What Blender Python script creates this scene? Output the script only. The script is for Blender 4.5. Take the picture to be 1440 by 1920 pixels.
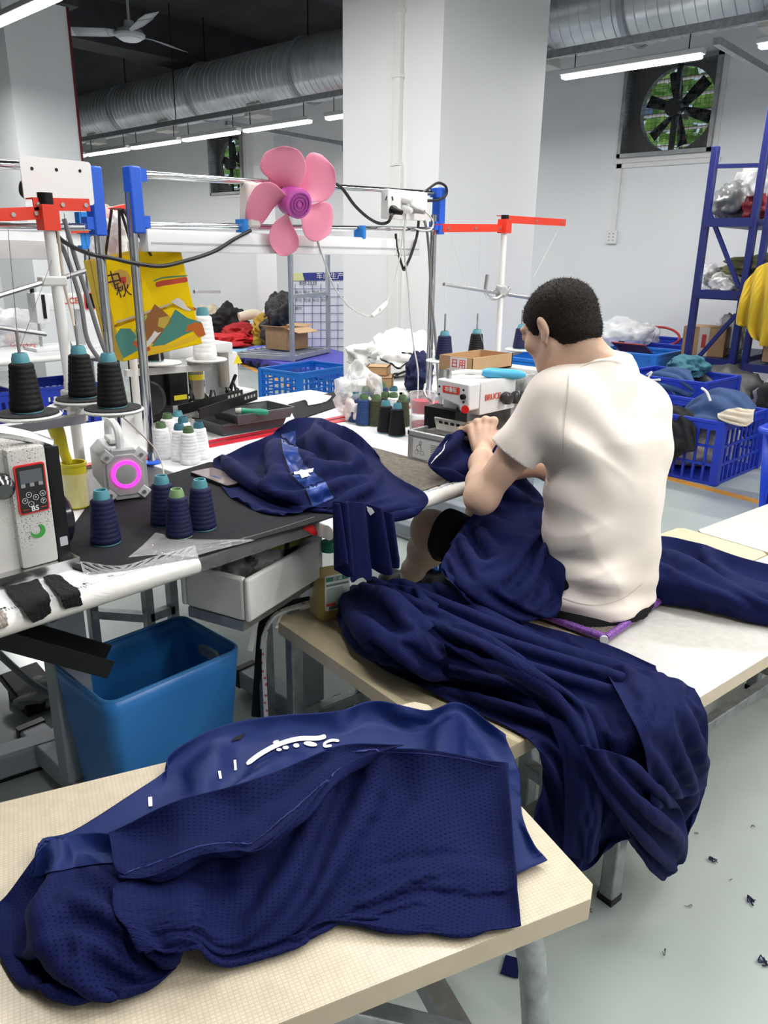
import bpy, bmesh, math, random
import numpy as np
from mathutils import Vector, Matrix, noise
from mathutils.bvhtree import BVHTree
random.seed(7); np.random.seed(7)
for o in list(bpy.data.objects): bpy.data.objects.remove(o)
SC = bpy.context.scene
COL = SC.collection
R = math.radians
# ------------------------------------------------------------------ camera
F, CAMH = 1442.0, 1.35
_p, _ro, _az = R(18.4), R(0.86), R(42.7)
_f = np.array([math.cos(_az)*math.cos(_p), math.sin(_az)*math.cos(_p), -math.sin(_p)])
_r0 = np.array([math.sin(_az), -math.cos(_az), 0.0]); _u0 = np.cross(_r0, _f)
_r = math.cos(_ro)*_r0+math.sin(_ro)*_u0; _u = math.cos(_ro)*_u0-math.sin(_ro)*_r0
CPOS = np.array([0, 0, CAMH])
cd = bpy.data.cameras.new('camera'); cam = bpy.data.objects.new('camera', cd); COL.objects.link(cam)
cam.matrix_world = Matrix(((_r[0], _u[0], -_f[0], 0), (_r[1], _u[1], -_f[1], 0), (_r[2], _u[2], -_f[2], CAMH), (0, 0, 0, 1)))
cd.sensor_fit = 'HORIZONTAL'; cd.sensor_width = 36; cd.lens = 36*F/1440; cd.clip_start = .02; cd.clip_end = 200
SC.camera = cam
# survey of the place: a point seen in the photograph on a known plane
def ray(px, py): return _f*F+_r*(px-720)-_u*(py-960)
def PZ(px, py, z): d = ray(px, py); return CPOS+d*((z-CAMH)/d[2])
def PX(px, py, x): d = ray(px, py); return CPOS+d*(x/d[0])
def PY(px, py, y): d = ray(px, py); return CPOS+d*(y/d[1])
def PN(px, py, n, c):  # plane n.(x,y)=c
    d = ray(px, py); return CPOS+d*(c/(d[0]*n[0]+d[1]*n[1]))
# ------------------------------------------------------------------ world, exposure
W = bpy.data.worlds.new('world'); SC.world = W; W.use_nodes = True
_nt = W.node_tree; _bg = _nt.nodes['Background']
_sky = _nt.nodes.new('ShaderNodeTexSky'); _sky.sky_type = 'HOSEK_WILKIE'; _sky.sun_direction = (.35, -.35, .87); _sky.turbidity = 5
_nt.links.new(_sky.outputs[0], _bg.inputs['Color']); _bg.inputs['Strength'].default_value = 4.2
vs = SC.view_settings; vs.view_transform = 'Standard'; vs.look = 'None'; vs.gamma = 1; vs.exposure = 0.54; vs.use_curve_mapping = False
LAMP_W = 25.0      # watts of each ceiling batten
# ------------------------------------------------------------------ materials
MATS = {}
def M(name, col=(.8, .8, .8), rough=.5, metal=0.0, nz=None, bump=None, coat=0, trans=0, emit=0, alpha=1, sheen=0, aniso=0, ior=1.45, spec=None, coords='Object', thin=False):
    """nz=(scale,amount[,detail]) colour variation, bump=(scale,strength) relief"""
    if name in MATS: return MATS[name]
    m = bpy.data.materials.new(name); m.use_nodes = True; nt = m.node_tree; b = nt.nodes['Principled BSDF']
    c = (col[0], col[1], col[2], 1)
    b.inputs['Base Color'].default_value = c; b.inputs['Roughness'].default_value = rough; b.inputs['Metallic'].default_value = metal
    b.inputs['IOR'].default_value = ior
    if spec is not None: b.inputs['Specular IOR Level'].default_value = spec
    if coat: b.inputs['Coat Weight'].default_value = coat; b.inputs['Coat Roughness'].default_value = .08
    if trans: b.inputs['Transmission Weight'].default_value = trans
    if sheen: b.inputs['Sheen Weight'].default_value = sheen; b.inputs['Sheen Roughness'].default_value = .4
    if emit: b.inputs['Emission Color'].default_value = c; b.inputs['Emission Strength'].default_value = emit
    if alpha < 1: b.inputs['Alpha'].default_value = alpha
    if nz or bump:
        tc = nt.nodes.new('ShaderNodeTexCoord')
    if nz:
        n = nt.nodes.new('ShaderNodeTexNoise'); n.inputs['Scale'].default_value = nz[0]; n.inputs['Detail'].default_value = nz[2] if len(nz) > 2 else 4
        nt.links.new(tc.outputs[coords], n.inputs['Vector'])
        rp = nt.nodes.new('ShaderNodeValToRGB'); a = nz[1]
        rp.color_ramp.elements[0].position = .3; rp.color_ramp.elements[1].position = .7
        rp.color_ramp.elements[0].color = (col[0]*(1-a), col[1]*(1-a), col[2]*(1-a), 1)
        rp.color_ramp.elements[1].color = (min(1, col[0]*(1+a*.6)), min(1, col[1]*(1+a*.6)), min(1, col[2]*(1+a*.6)), 1)
        nt.links.new(n.outputs['Fac'], rp.inputs['Fac']); nt.links.new(rp.outputs['Color'], b.inputs['Base Color'])
    if bump:
        n = nt.nodes.new('ShaderNodeTexNoise'); n.inputs['Scale'].default_value = bump[0]; n.inputs['Detail'].default_value = 3
        nt.links.new(tc.outputs[coords], n.inputs['Vector'])
        bp = nt.nodes.new('ShaderNodeBump'); bp.inputs['Strength'].default_value = bump[1]; bp.inputs['Distance'].default_value = .01
        nt.links.new(n.outputs['Fac'], bp.inputs['Height']); nt.links.new(bp.outputs['Normal'], b.inputs['Normal'])
    MATS[name] = m; return m
def film(name, tint=(.95, .96, .97), amount=.25, rough=.12):
    """thin clear plastic: mostly see-through with sharp glints"""
    if name in MATS: return MATS[name]
    m = bpy.data.materials.new(name); m.use_nodes = True; nt = m.node_tree; nt.nodes.clear()
    out = nt.nodes.new('ShaderNodeOutputMaterial'); mx = nt.nodes.new('ShaderNodeMixShader'); tr = nt.nodes.new('ShaderNodeBsdfTransparent')
    pr = nt.nodes.new('ShaderNodeBsdfPrincipled'); pr.inputs['Base Color'].default_value = (*tint, 1); pr.inputs['Roughness'].default_value = rough
    fr = nt.nodes.new('ShaderNodeLayerWeight'); fr.inputs['Blend'].default_value = .35
    mp = nt.nodes.new('ShaderNodeMapRange'); mp.inputs['To Min'].default_value = amount; mp.inputs['To Max'].default_value = min(1, amount+.45)
    tc = nt.nodes.new('ShaderNodeTexCoord'); n = nt.nodes.new('ShaderNodeTexNoise'); n.inputs['Scale'].default_value = 26; n.inputs['Detail'].default_value = 3
    bp = nt.nodes.new('ShaderNodeBump'); bp.inputs['Strength'].default_value = .6; bp.inputs['Distance'].default_value = .01
    L = nt.links.new
    L(tc.outputs['Object'], n.inputs['Vector']); L(n.outputs['Fac'], bp.inputs['Height']); L(bp.outputs['Normal'], pr.inputs['Normal'])
    L(fr.outputs['Facing'], mp.inputs['Value']); L(mp.outputs['Result'], mx.inputs['Fac']); L(tr.outputs[0], mx.inputs[1]); L(pr.outputs[0], mx.inputs[2]); L(mx.outputs[0], out.inputs['Surface'])
    MATS[name] = m; return m
def knit(name, col, px=.006, py=.007, dark=.25, hole=.2, rough=.75, sheen=.08, bstr=.25):
    """perforated sports mesh: staggered small holes laid out in the cloth's own metres (UV)"""
    if name in MATS: return MATS[name]
    m = bpy.data.materials.new(name); m.use_nodes = True; nt = m.node_tree; b = nt.nodes['Principled BSDF']; L = nt.links.new
    def mt(op, a, bb=None):
        n = nt.nodes.new('ShaderNodeMath'); n.operation = op
        for i, v in enumerate((a, bb)):
            if v is None: continue
            if isinstance(v, (int, float)): n.inputs[i].default_value = v
            else: L(v, n.inputs[i])
        return n.outputs[0]
    uv = nt.nodes.new('ShaderNodeUVMap'); sx = nt.nodes.new('ShaderNodeSeparateXYZ'); L(uv.outputs[0], sx.inputs[0])
    u = mt('DIVIDE', sx.outputs[0], px); v = mt('DIVIDE', sx.outputs[1], py)
    row = mt('FLOOR', v); odd = mt('MULTIPLY', mt('MODULO', row, 2.0), .5)
    fu = mt('SUBTRACT', mt('FRACT', mt('ADD', u, odd)), .5); fv = mt('SUBTRACT', mt('FRACT', v), .5)
    d = mt('SQRT', mt('ADD', mt('POWER', mt('MULTIPLY', fu, 1.5), 2.0), mt('POWER', fv, 2.0)))
    mr = nt.nodes.new('ShaderNodeMapRange'); mr.inputs['From Min'].default_value = hole*.75; mr.inputs['From Max'].default_value = hole*1.35
    L(d, mr.inputs['Value'])
    mix = nt.nodes.new('ShaderNodeMix'); mix.data_type = 'RGBA'
    mix.inputs[6].default_value = (col[0]*dark, col[1]*dark, col[2]*dark, 1); mix.inputs[7].default_value = (*col, 1)
    L(mr.outputs[0], mix.inputs[0]); L(mix.outputs[2], b.inputs['Base Color'])
    bp = nt.nodes.new('ShaderNodeBump'); bp.inputs['Strength'].default_value = bstr; bp.inputs['Distance'].default_value = .002
    L(mr.outputs[0], bp.inputs['Height']); L(bp.outputs[0], b.inputs['Normal'])
    b.inputs['Roughness'].default_value = rough; b.inputs['Sheen Weight'].default_value = sheen; b.inputs['Sheen Roughness'].default_value = .4
    b.inputs['Sheen Tint'].default_value = (.2, .25, .55, 1); b.inputs['Specular IOR Level'].default_value = .12; b.inputs['Specular Tint'].default_value = (.55, .65, 1, 1)
    MATS[name] = m; return m
# ------------------------------------------------------------------ objects
def tag(o, label=None, cat=None, group=None, kind=None):
    if label: o['label'] = label
    if cat: o['category'] = cat
    if group: o['group'] = group
    if kind: o['kind'] = kind
    return o
def thing(name, label, cat, loc=(0, 0, 0), rz=0, group=None):
    o = bpy.data.objects.new(name, None); COL.objects.link(o); o.empty_display_size = .05
    o.location = loc; o.rotation_euler = (0, 0, rz)
    return tag(o, label, cat, group)
def put(name, me, mat=None, parent=None, world=False):
    o = bpy.data.objects.new(name, me); COL.objects.link(o)
    if mat is not None:
        for x in (mat if isinstance(mat, (list, tuple)) else [mat]): me.materials.append(x)
    if parent is not None:
        o.parent = parent
        if world and parent.type == 'EMPTY':
            o.matrix_parent_inverse = (Matrix.Translation(parent.location) @ parent.rotation_euler.to_matrix().to_4x4()).inverted()
    return o
def dup(root, loc=None, rz=None, label=None, group=None):
    def cp(o, par):
        c = o.copy(); COL.objects.link(c)
        if par is not None: c.parent = par; c.matrix_parent_inverse = o.matrix_parent_inverse
        for ch in o.children: cp(ch, c)
        return c
    r = cp(root, None)
    if loc is not None: r.location = loc
    if rz is not None: r.rotation_euler = (0, 0, rz)
    if label: r['label'] = label
    if group: r['group'] = group
    return r
def frame_from(d):
    d = Vector(d).normalized(); a = Vector((0, 0, 1)) if abs(d.z) < .95 else Vector((1, 0, 0))
    x = a.cross(d).normalized(); return x, d.cross(x), d
def smooth_path(pts, n=6):
    pts = [np.array(p, float) for p in pts]
    if len(pts) < 3: return pts
    q = [2*pts[0]-pts[1]]+pts+[2*pts[-1]-pts[-2]]; out = []
    for i in range(1, len(q)-2):
        a, b, c, d = q[i-1], q[i], q[i+1], q[i+2]
        for k in range(n):
            t = k/n
            out.append(.5*((2*b)+(-a+c)*t+(2*a-5*b+4*c-d)*t*t+(-a+3*b-3*c+d)*t**3))
    out.append(pts[-1]); return out
class G:
    """collects shapes into one mesh"""
    def __init__(s): s.bm = bmesh.new()
    def box(s, c, size, rz=0, rot=None, taper=None, bev=0):
        x, y, z = size[0]/2, size[1]/2, size[2]/2; t = taper or 1
        vs_ = [(-x*1, -y, -z), (x, -y, -z), (x, y, -z), (-x, y, -z), (-x*t, -y*t, z), (x*t, -y*t, z), (x*t, y*t, z), (-x*t, y*t, z)]
        mt = Matrix.Translation(c) @ (rot.to_4x4() if rot is not None else Matrix.Rotation(rz, 4, 'Z'))
        if bev:
            tmp = bmesh.new(); v = [tmp.verts.new(p) for p in vs_]
            for f in ((0, 3, 2, 1), (4, 5, 6, 7), (0, 1, 5, 4), (1, 2, 6, 5), (2, 3, 7, 6), (3, 0, 4, 7)): tmp.faces.new([v[i] for i in f])
            bmesh.ops.bevel(tmp, geom=tmp.edges[:], offset=bev, segments=2, affect='EDGES', profile=.6)
            s.merge(tmp, mt); tmp.free(); return s
        v = [s.bm.verts.new(mt @ Vector(p)) for p in vs_]
        for f in ((0, 3, 2, 1), (4, 5, 6, 7), (0, 1, 5, 4), (1, 2, 6, 5), (2, 3, 7, 6), (3, 0, 4, 7)): s.bm.faces.new([v[i] for i in f])
        return s
    def b2(s, lo, hi, bev=0): return s.box([(a+b)/2 for a, b in zip(lo, hi)], [abs(b-a) for a, b in zip(lo, hi)], bev=bev)
    def merge(s, other, mt=Matrix()):
        mp = {}
        for v in other.verts: mp[v] = s.bm.verts.new(mt @ v.co)
        for f in other.faces:
            try: s.bm.faces.new([mp[v] for v in f.verts])
            except ValueError: pass
    def bar(s, a, b, w, h=None, up=(0, 0, 1)):
        h = h or w; a, b = Vector(a), Vector(b); d = (b-a); L = d.length; d.normalize(); u = Vector(up)
        if abs(d.dot(u)) > .97: u = Vector((1, 0, 0))
        x = d.cross(u).normalized(); z = x.cross(d)
        return s.box((a+b)/2, (w, L, h), rot=Matrix((x, d, z)).transposed())
    def tube(s, pts, r, seg=8, smooth=0, cap=True, closed=False):
        if smooth: pts = smooth_path(pts, smooth)
        pts = [Vector(p) for p in pts]; n = len(pts); rings = []
        rr = r if isinstance(r, (list, tuple, np.ndarray)) else [r]*n
        if len(rr) != n: rr = np.interp(np.linspace(0, 1, n), np.linspace(0, 1, len(rr)), rr)
        x = None
        for i, p in enumerate(pts):
            d = (pts[(i+1) % n]-pts[i-1]) if closed else (pts[min(i+1, n-1)]-pts[max(i-1, 0)])
            if d.length < 1e-9: d = Vector((0, 0, 1))
            d.normalize()
            if x is None: x, y, _ = frame_from(d)
            else:
                x = (x-d*x.dot(d))
                if x.length < 1e-6: x, y, _ = frame_from(d)
                x.normalize(); y = d.cross(x)
            rings.append([s.bm.verts.new(p+(x*math.cos(2*math.pi*k/seg)+y*math.sin(2*math.pi*k/seg))*rr[i]) for k in range(seg)])
        for i in range(n if closed else n-1):
            A, B_ = rings[i], rings[(i+1) % n]
            for k in range(seg): s.bm.faces.new((A[k], A[(k+1) % seg], B_[(k+1) % seg], B_[k]))
        if cap and not closed:
            s.bm.faces.new(rings[0][::-1]); s.bm.faces.new(rings[-1])
        return s
    def cyl(s, a, b, r, r2=None, seg=16): return s.tube([a, b], [r, r if r2 is None else r2], seg)
    def lathe(s, prof, c=(0, 0, 0), seg=24, axis=None, closed=False, ang=None):
        """profile of (radius, height) turned about z (or axis) at c"""
        x, y, z = (Vector((1, 0, 0)), Vector((0, 1, 0)), Vector((0, 0, 1))) if axis is None else frame_from(axis)
        c = Vector(c); rings = []
        for r, h in prof:
            if r < 1e-6: rings.append([s.bm.verts.new(c+z*h)])
            else: rings.append([s.bm.verts.new(c+z*h+(x*math.cos(2*math.pi*k/seg)+y*math.sin(2*math.pi*k/seg))*r) for k in range(seg)])
        prs = list(zip(rings, rings[1:]))+([(rings[-1], rings[0])] if closed else [])
        for A, B_ in prs:
            for k in range(seg):
                k2 = (k+1) % seg
                if len(A) == 1 and len(B_) == 1: continue
                if len(A) == 1: s.bm.faces.new((A[0], B_[k2], B_[k]))
                elif len(B_) == 1: s.bm.faces.new((A[k], A[k2], B_[0]))
                else: s.bm.faces.new((A[k], A[k2], B_[k2], B_[k]))
        return s
    def prism(s, poly, h, mt=Matrix()):
        """polygon (x,y) extruded by h in z, placed by mt"""
        a = [s.bm.verts.new(mt @ Vector((p[0], p[1], 0))) for p in poly]; b = [s.bm.verts.new(mt @ Vector((p[0], p[1], h))) for p in poly]
        n = len(poly); s.bm.faces.new(a[::-1]); s.bm.faces.new(b)
        for i in range(n): s.bm.faces.new((a[i], a[(i+1) % n], b[(i+1) % n], b[i]))
        return s
    def quad(s, *p):
        s.bm.faces.new([s.bm.verts.new(Vector(q)) for q in p]); return s
    def ball(s, c, r, seg=12, nz=0, fr=2):
        rr = r if isinstance(r, (tuple, list)) else (r, r, r); tmp = bmesh.new()
        bmesh.ops.create_icosphere(tmp, subdivisions=3 if seg > 12 else 2, radius=1)
        for v in tmp.verts:
            k = 1+nz*noise.noise(v.co*fr+Vector(c)*7) if nz else 1
            v.co = Vector((v.co.x*rr[0]*k, v.co.y*rr[1]*k, v.co.z*rr[2]*k))
        s.merge(tmp, Matrix.Translation(c)); tmp.free(); return s
    def mesh(s, name='mesh', smooth=False, sharp=40):
        bmesh.ops.recalc_face_normals(s.bm, faces=s.bm.faces[:])
        if smooth:
            for f in s.bm.faces: f.smooth = True
            for e in s.bm.edges:
                if len(e.link_faces) == 2 and e.calc_face_angle(0) > R(sharp): e.smooth = False
        me = bpy.data.meshes.new(name); s.bm.to_mesh(me); s.bm.free(); return me
    def build(s, name, mat, parent=None, smooth=True, world=False, bevel=0, sharp=40):
        o = put(name, s.mesh(name, smooth, sharp), mat, parent, world)
        if bevel:
            m = o.modifiers.new('bevel', 'BEVEL'); m.width = bevel; m.segments = 2; m.limit_method = 'ANGLE'; m.angle_limit = R(40)
        return o
def struct(o): o['kind'] = 'structure'; return o
def rrect(w, h, r, seg=4):
    out = []
    for cx, cy, a0 in ((w/2-r, h/2-r, 0), (-w/2+r, h/2-r, 90), (-w/2+r, -h/2+r, 180), (w/2-r, -h/2+r, 270)):
        for k in range(seg+1): a = R(a0+90*k/seg); out.append((cx+r*math.cos(a), cy+r*math.sin(a)))
    return out
def textmesh(txt, size, mat, name, parent, mt, depth=.0006, align='CENTER', bold=0, world=False):
    cu = bpy.data.curves.new(name, 'FONT'); cu.body = txt; cu.size = size; cu.align_x = align; cu.align_y = 'CENTER'; cu.extrude = depth; cu.offset = bold
    o = bpy.data.objects.new(name, cu); COL.objects.link(o); bpy.context.view_layer.update()
    me = bpy.data.meshes.new_from_object(o.evaluated_get(bpy.context.evaluated_depsgraph_get()))
    bpy.data.objects.remove(o); bpy.data.curves.remove(cu); me.transform(mt); me.materials.clear()
    return put(name, me, mat, parent, world)
def basis_mt(o, x, y):
    """matrix with local x,y axes (world vectors) at o"""
    x = Vector(x).normalized(); y = Vector(y); y = (y-x*y.dot(x)).normalized(); z = x.cross(y)
    m = Matrix((x, y, z)).transposed().to_4x4(); m.translation = Vector(o); return m
# common materials
WHITE = M('white paint', (.83, .84, .85), .55, nz=(3, .05))
STEEL = M('galvanised steel', (.42, .44, .46), .42, .85, nz=(30, .25), bump=(60, .15))
CHROME = M('chrome tube', (.72, .73, .75), .12, 1)
BLACKP = M('black plastic', (.007, .007, .008), .4, spec=.3)
WHITEP = M('white plastic', (.78, .78, .77), .4)
GREYM = M('grey painted metal', (.33, .36, .40), .5, nz=(8, .15))
BLUEP = M('blue plastic', (.016, .045, .46), .42)
BRBLUE = M('bracket blue', (.02, .11, .62), .4)
RED = M('red painted steel', (.72, .045, .02), .4)
CARD = M('cardboard', (.46, .29, .155), .85, nz=(20, .1))
CABLE = M('grey cable', (.18, .18, .19), .5)
BCABLE = M('black cable', (.012, .012, .013), .45)
WCABLE = M('white cable', (.62, .62, .6), .5)
# ================================================================== the room
WX, WY = 8.5, 17.0          # wall with the fans, far wall
def floor_mat():
    m = M('epoxy floor', (.40, .45, .425), .16, nz=(1.3, .14, 8), coat=.0); nt = m.node_tree; b = nt.nodes['Principled BSDF']
    tc = nt.nodes.new('ShaderNodeTexCoord'); n = nt.nodes.new('ShaderNodeTexNoise'); n.inputs['Scale'].default_value = 5; n.inputs['Detail'].default_value = 8
    mr = nt.nodes.new('ShaderNodeMapRange'); mr.inputs['To Min'].default_value = .10; mr.inputs['To Max'].default_value = .30
    nt.links.new(tc.outputs['Object'], n.inputs['Vector']); nt.links.new(n.outputs['Fac'], mr.inputs['Value']); nt.links.new(mr.outputs[0], b.inputs['Roughness'])
    return m
struct(G().b2((-7, -7, -.1), (WX+.2, WY+.2, 0)).build('floor', floor_mat()))
DARK = M('dark ceiling paint', (.05, .052, .058), .8, nz=(4, .25), bump=(25, .3))
struct(G().b2((-7, -7, 4.35), (WX+.2, WY+.2, 4.5)).build('ceiling', DARK))
# wall with two fan openings: white below, dark above
WIN = [(3.40, 4.42, 2.40, 3.30), (11.08, 12.0, 2.30, 3.24)]
def wall_fan():
    g = G(); ys = [-7]+[v for w in WIN for v in w[:2]]+[WY]
    g.b2((WX, -7, 0), (WX+.2, WIN[0][0], 3.55)); g.b2((WX, WIN[0][1], 0), (WX+.2, WIN[1][0], 3.55)); g.b2((WX, WIN[1][1], 0), (WX+.2, WY, 3.55))
    for w in WIN:
        g.b2((WX, w[0], 0), (WX+.2, w[1], w[2])); g.b2((WX, w[0], w[3]), (WX+.2, w[1], 3.55))
    return g
WALLM = M('white wall paint', (.80, .815, .835), .6, nz=(.8, .03), bump=(120, .03))
wr = struct(wall_fan().build('wall_right', WALLM, smooth=False))
struct(G().b2((WX, -7, 3.55), (WX+.2, WY, 4.35)).build('wall_upper', DARK))
struct(G().b2((-7, WY, 0), (WX, WY+.2, 4.35)).build('wall_back', WALLM))
struct(G().b2((-7.2, -7, 0), (-7, WY, 4.35)).build('wall_left', WALLM))
struct(G().b2((-7, -7.2, 0), (WX, -7, 4.35)).build('wall_front', WALLM))
# columns
c0 = struct(G().b2((4.0, 3.275, 0), (5.12, 4.12, 4.35)).build('wall_column', M('column paint', (.82, .83, .84), .55, nz=(1.5, .03)), smooth=False))
struct(G().b2((3.75, 8.6, 0), (4.42, 9.5, 3.72)).build('wall_column', WALLM, smooth=False))
struct(G().b2((2.6, 9.5, 0), (4.2, 9.9, 3.72)).build('wall_column', WALLM, smooth=False))
struct(G().b2((4.41, 8.59, 0), (4.435, 8.63, 3.72)).build('trim_1', M('dark red trim', (.12, .01, .015), .5)))
struct(G().b2((WX-.35, 9.9, 0), (WX, 10.4, 3.55)).build('wall_pilaster', WALLM, smooth=False))
struct(G().b2((WX-.3, 7.2, 0), (WX, 7.7, 3.55)).build('wall_pilaster.001', WALLM, smooth=False))
# ceiling beams
for i, (a, b) in enumerate((((-7, 6.4, 3.85), (WX, 6.8, 4.35)), ((-7, 10.2, 3.85), (WX, 10.7, 4.35)), ((2.0, 8.5, 3.72), (4.5, 10, 4.35)))):
    struct(G().b2(a, b).build('ceiling_beam', DARK))
# floor lines
OR = M('orange floor tape', (.72, .33, .04), .5, nz=(9, .15))
def strip(name, a, b, w):
    a, b = Vector((*a, .002)), Vector((*b, .002)); d = (b-a).normalized(); n = Vector((-d.y, d.x, 0))*w/2
    return struct(G().prism([(a+n)[:2], (a-n)[:2], (b-n)[:2], (b+n)[:2]], .002).build(name, OR))
strip('trim_2', (5.0, 2.9), (4.66, 1.1), .075); strip('trim_3', (6.6, 9.4), (5.0, 5.4), .07)
# ================================================================== lamps
LIT = M('lit diffuser', (1, .99, .96), .5, emit=9); LAMPB = M('lamp housing', (.55, .56, .57), .45)
RX = 6.35
def lamp(loc, along, label, L=1.2, power=LAMP_W, group='ceiling batten lamps'):
    t = thing('batten_lamp', label, 'lamp', loc, 0 if along == 'y' else R(90), group)
    G().box((0, 0, .03), (.09, L, .04)).build('housing', LAMPB, t, bevel=.006)
    G().box((0, 0, -.004), (.075, L-.03, .032)).build('diffuser', LIT, t, bevel=.012)
    for s_ in (-.4, .4): G().cyl((0, s_*L, .05), (0, s_*L, 4.36-loc[2] if abs(loc[0]-RX) > .1 else 2.957-loc[2]), .005, seg=6).build('hanger', BLACKP, t)
    ld = bpy.data.lights.new('lamp light', 'AREA'); ld.shape = 'RECTANGLE'; ld.size = .08; ld.size_y = L; ld.energy = power; ld.color = (1, .985, .96)
    lo = bpy.data.objects.new('light', ld); COL.objects.link(lo); lo.parent = t; lo.location = (0, 0, -.03)
    return t
RX = 6.35
HANG = GREYM
names = ['batten lamp on the rail left of the wall fan', 'batten lamp at the right edge of the photo']
lamp((RX, 3.30, 2.80), 'y', names[0]); lamp((RX, 1.72, 2.80), 'y', names[1])
yl = [6.2, 7.65, 8.95, 10.25, 11.55, 12.85, 14.1]
for i, y in enumerate(yl):
    lamp((RX, y, 2.76), 'y', ['batten lamp half hidden by the white column', 'nearest whole lamp in the row under the duct', 'second lamp in the row under the duct', 'third lamp in the row under the duct', 'fourth lamp in the row under the duct', 'far lamp of the row beside the left column', 'farthest lamp of the row under the duct'][i], power=LAMP_W*.62)
# rows over the aisles (one shows at the upper left corner, the rest are out of view, the near one added as fill)
for i, y in enumerate((-3.6, -1.8, 0.0, 1.8, 3.6, 5.4, 7.4)):
    lamp((2.35 if y < 7 else 2.9, y+(.3 if y > 7 else 0), 2.95), 'y', 'batten lamp of the row above the sewing tables') if y != 5.4 else lamp((2.83, 6.2, 2.95), 'y', 'batten lamp cut off by the upper left corner')
    lamp((.55, y-.6, 2.95), 'y', 'batten lamp of the row above the aisle behind the camera', power=LAMP_W*.5) if y < 5 else None  # unseen row, added to brighten the benches and whatever faces the camera
    if y < 5: lamp((4.6, y-.3, 2.95), 'y', 'batten lamp of the row between bench and wall') if y < 1.5 else None
# rail carrying the row, with arms to the wall
rl = thing('lamp_rail', 'long grey steel channel carrying the lamps below the duct', 'rail', (RX, 0, 2.9))
G().b2((-.02, -2, .055), (.02, 15, .115)).build('channel', STEEL, rl)
for y in (2.62, 8.6): G().bar((0, y, -.02), (WX-RX-.12, y, -.05), .05).build('arm', STEEL, rl); G().box((WX-RX-.1, y, -.07), (.05, .09, .16)).build('bracket', STEEL, rl)
for y in (1.7, 5.6, 9.7, 13): G().cyl((0, y, .05), (0, y, 1.45), .006, seg=6).build('hanger', BLACKP, rl)
# ================================================================== duct
def duct(y0, y1, name, label):
    t = thing(name, label, 'duct', (7.0, y0, 3.45)); r = .34; n = int((y1-y0)/.10); prof = []
    for k in range(n+1):
        y = (y1-y0)*k/n; prof += [(r, y), (r, y+.078), (r+.009, y+.083), (r+.009, y+.095)]
    dm = M('spiral duct steel', (.60, .63, .66), .32, .6, nz=(3, .2), bump=(9, .15))
    G().lathe(prof, seg=40, axis=(0, 1, 0)).build('pipe', dm, t, sharp=60)
    y = y0+.9
    while y < y1:
        g = G(); g.lathe([(r+.012, -.025), (r+.03, -.025), (r+.03, .025), (r+.012, .025)], c=(0, y-y0, 0), seg=36, axis=(0, 1, 0), closed=True)
        g.build('clamp_ring', GREYM, t)
        G().cyl((0, y-y0, r), (0, y-y0, .92), .008, seg=6).build('hanger_rod', BLACKP, t)
        y += 2.1
    y = y0+1.75
    while y < y1:
        G().box((-.12, y-y0, -r-.02), (.22, .30, .15), taper=.8).build('outlet', M('outlet beige', (.5, .5, .46), .5), t, bevel=.01); y += 2.1
    return t
duct(-1.5, 15.5, 'air_duct', 'spiral ribbed galvanised air duct hanging under the dark ceiling')
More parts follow.
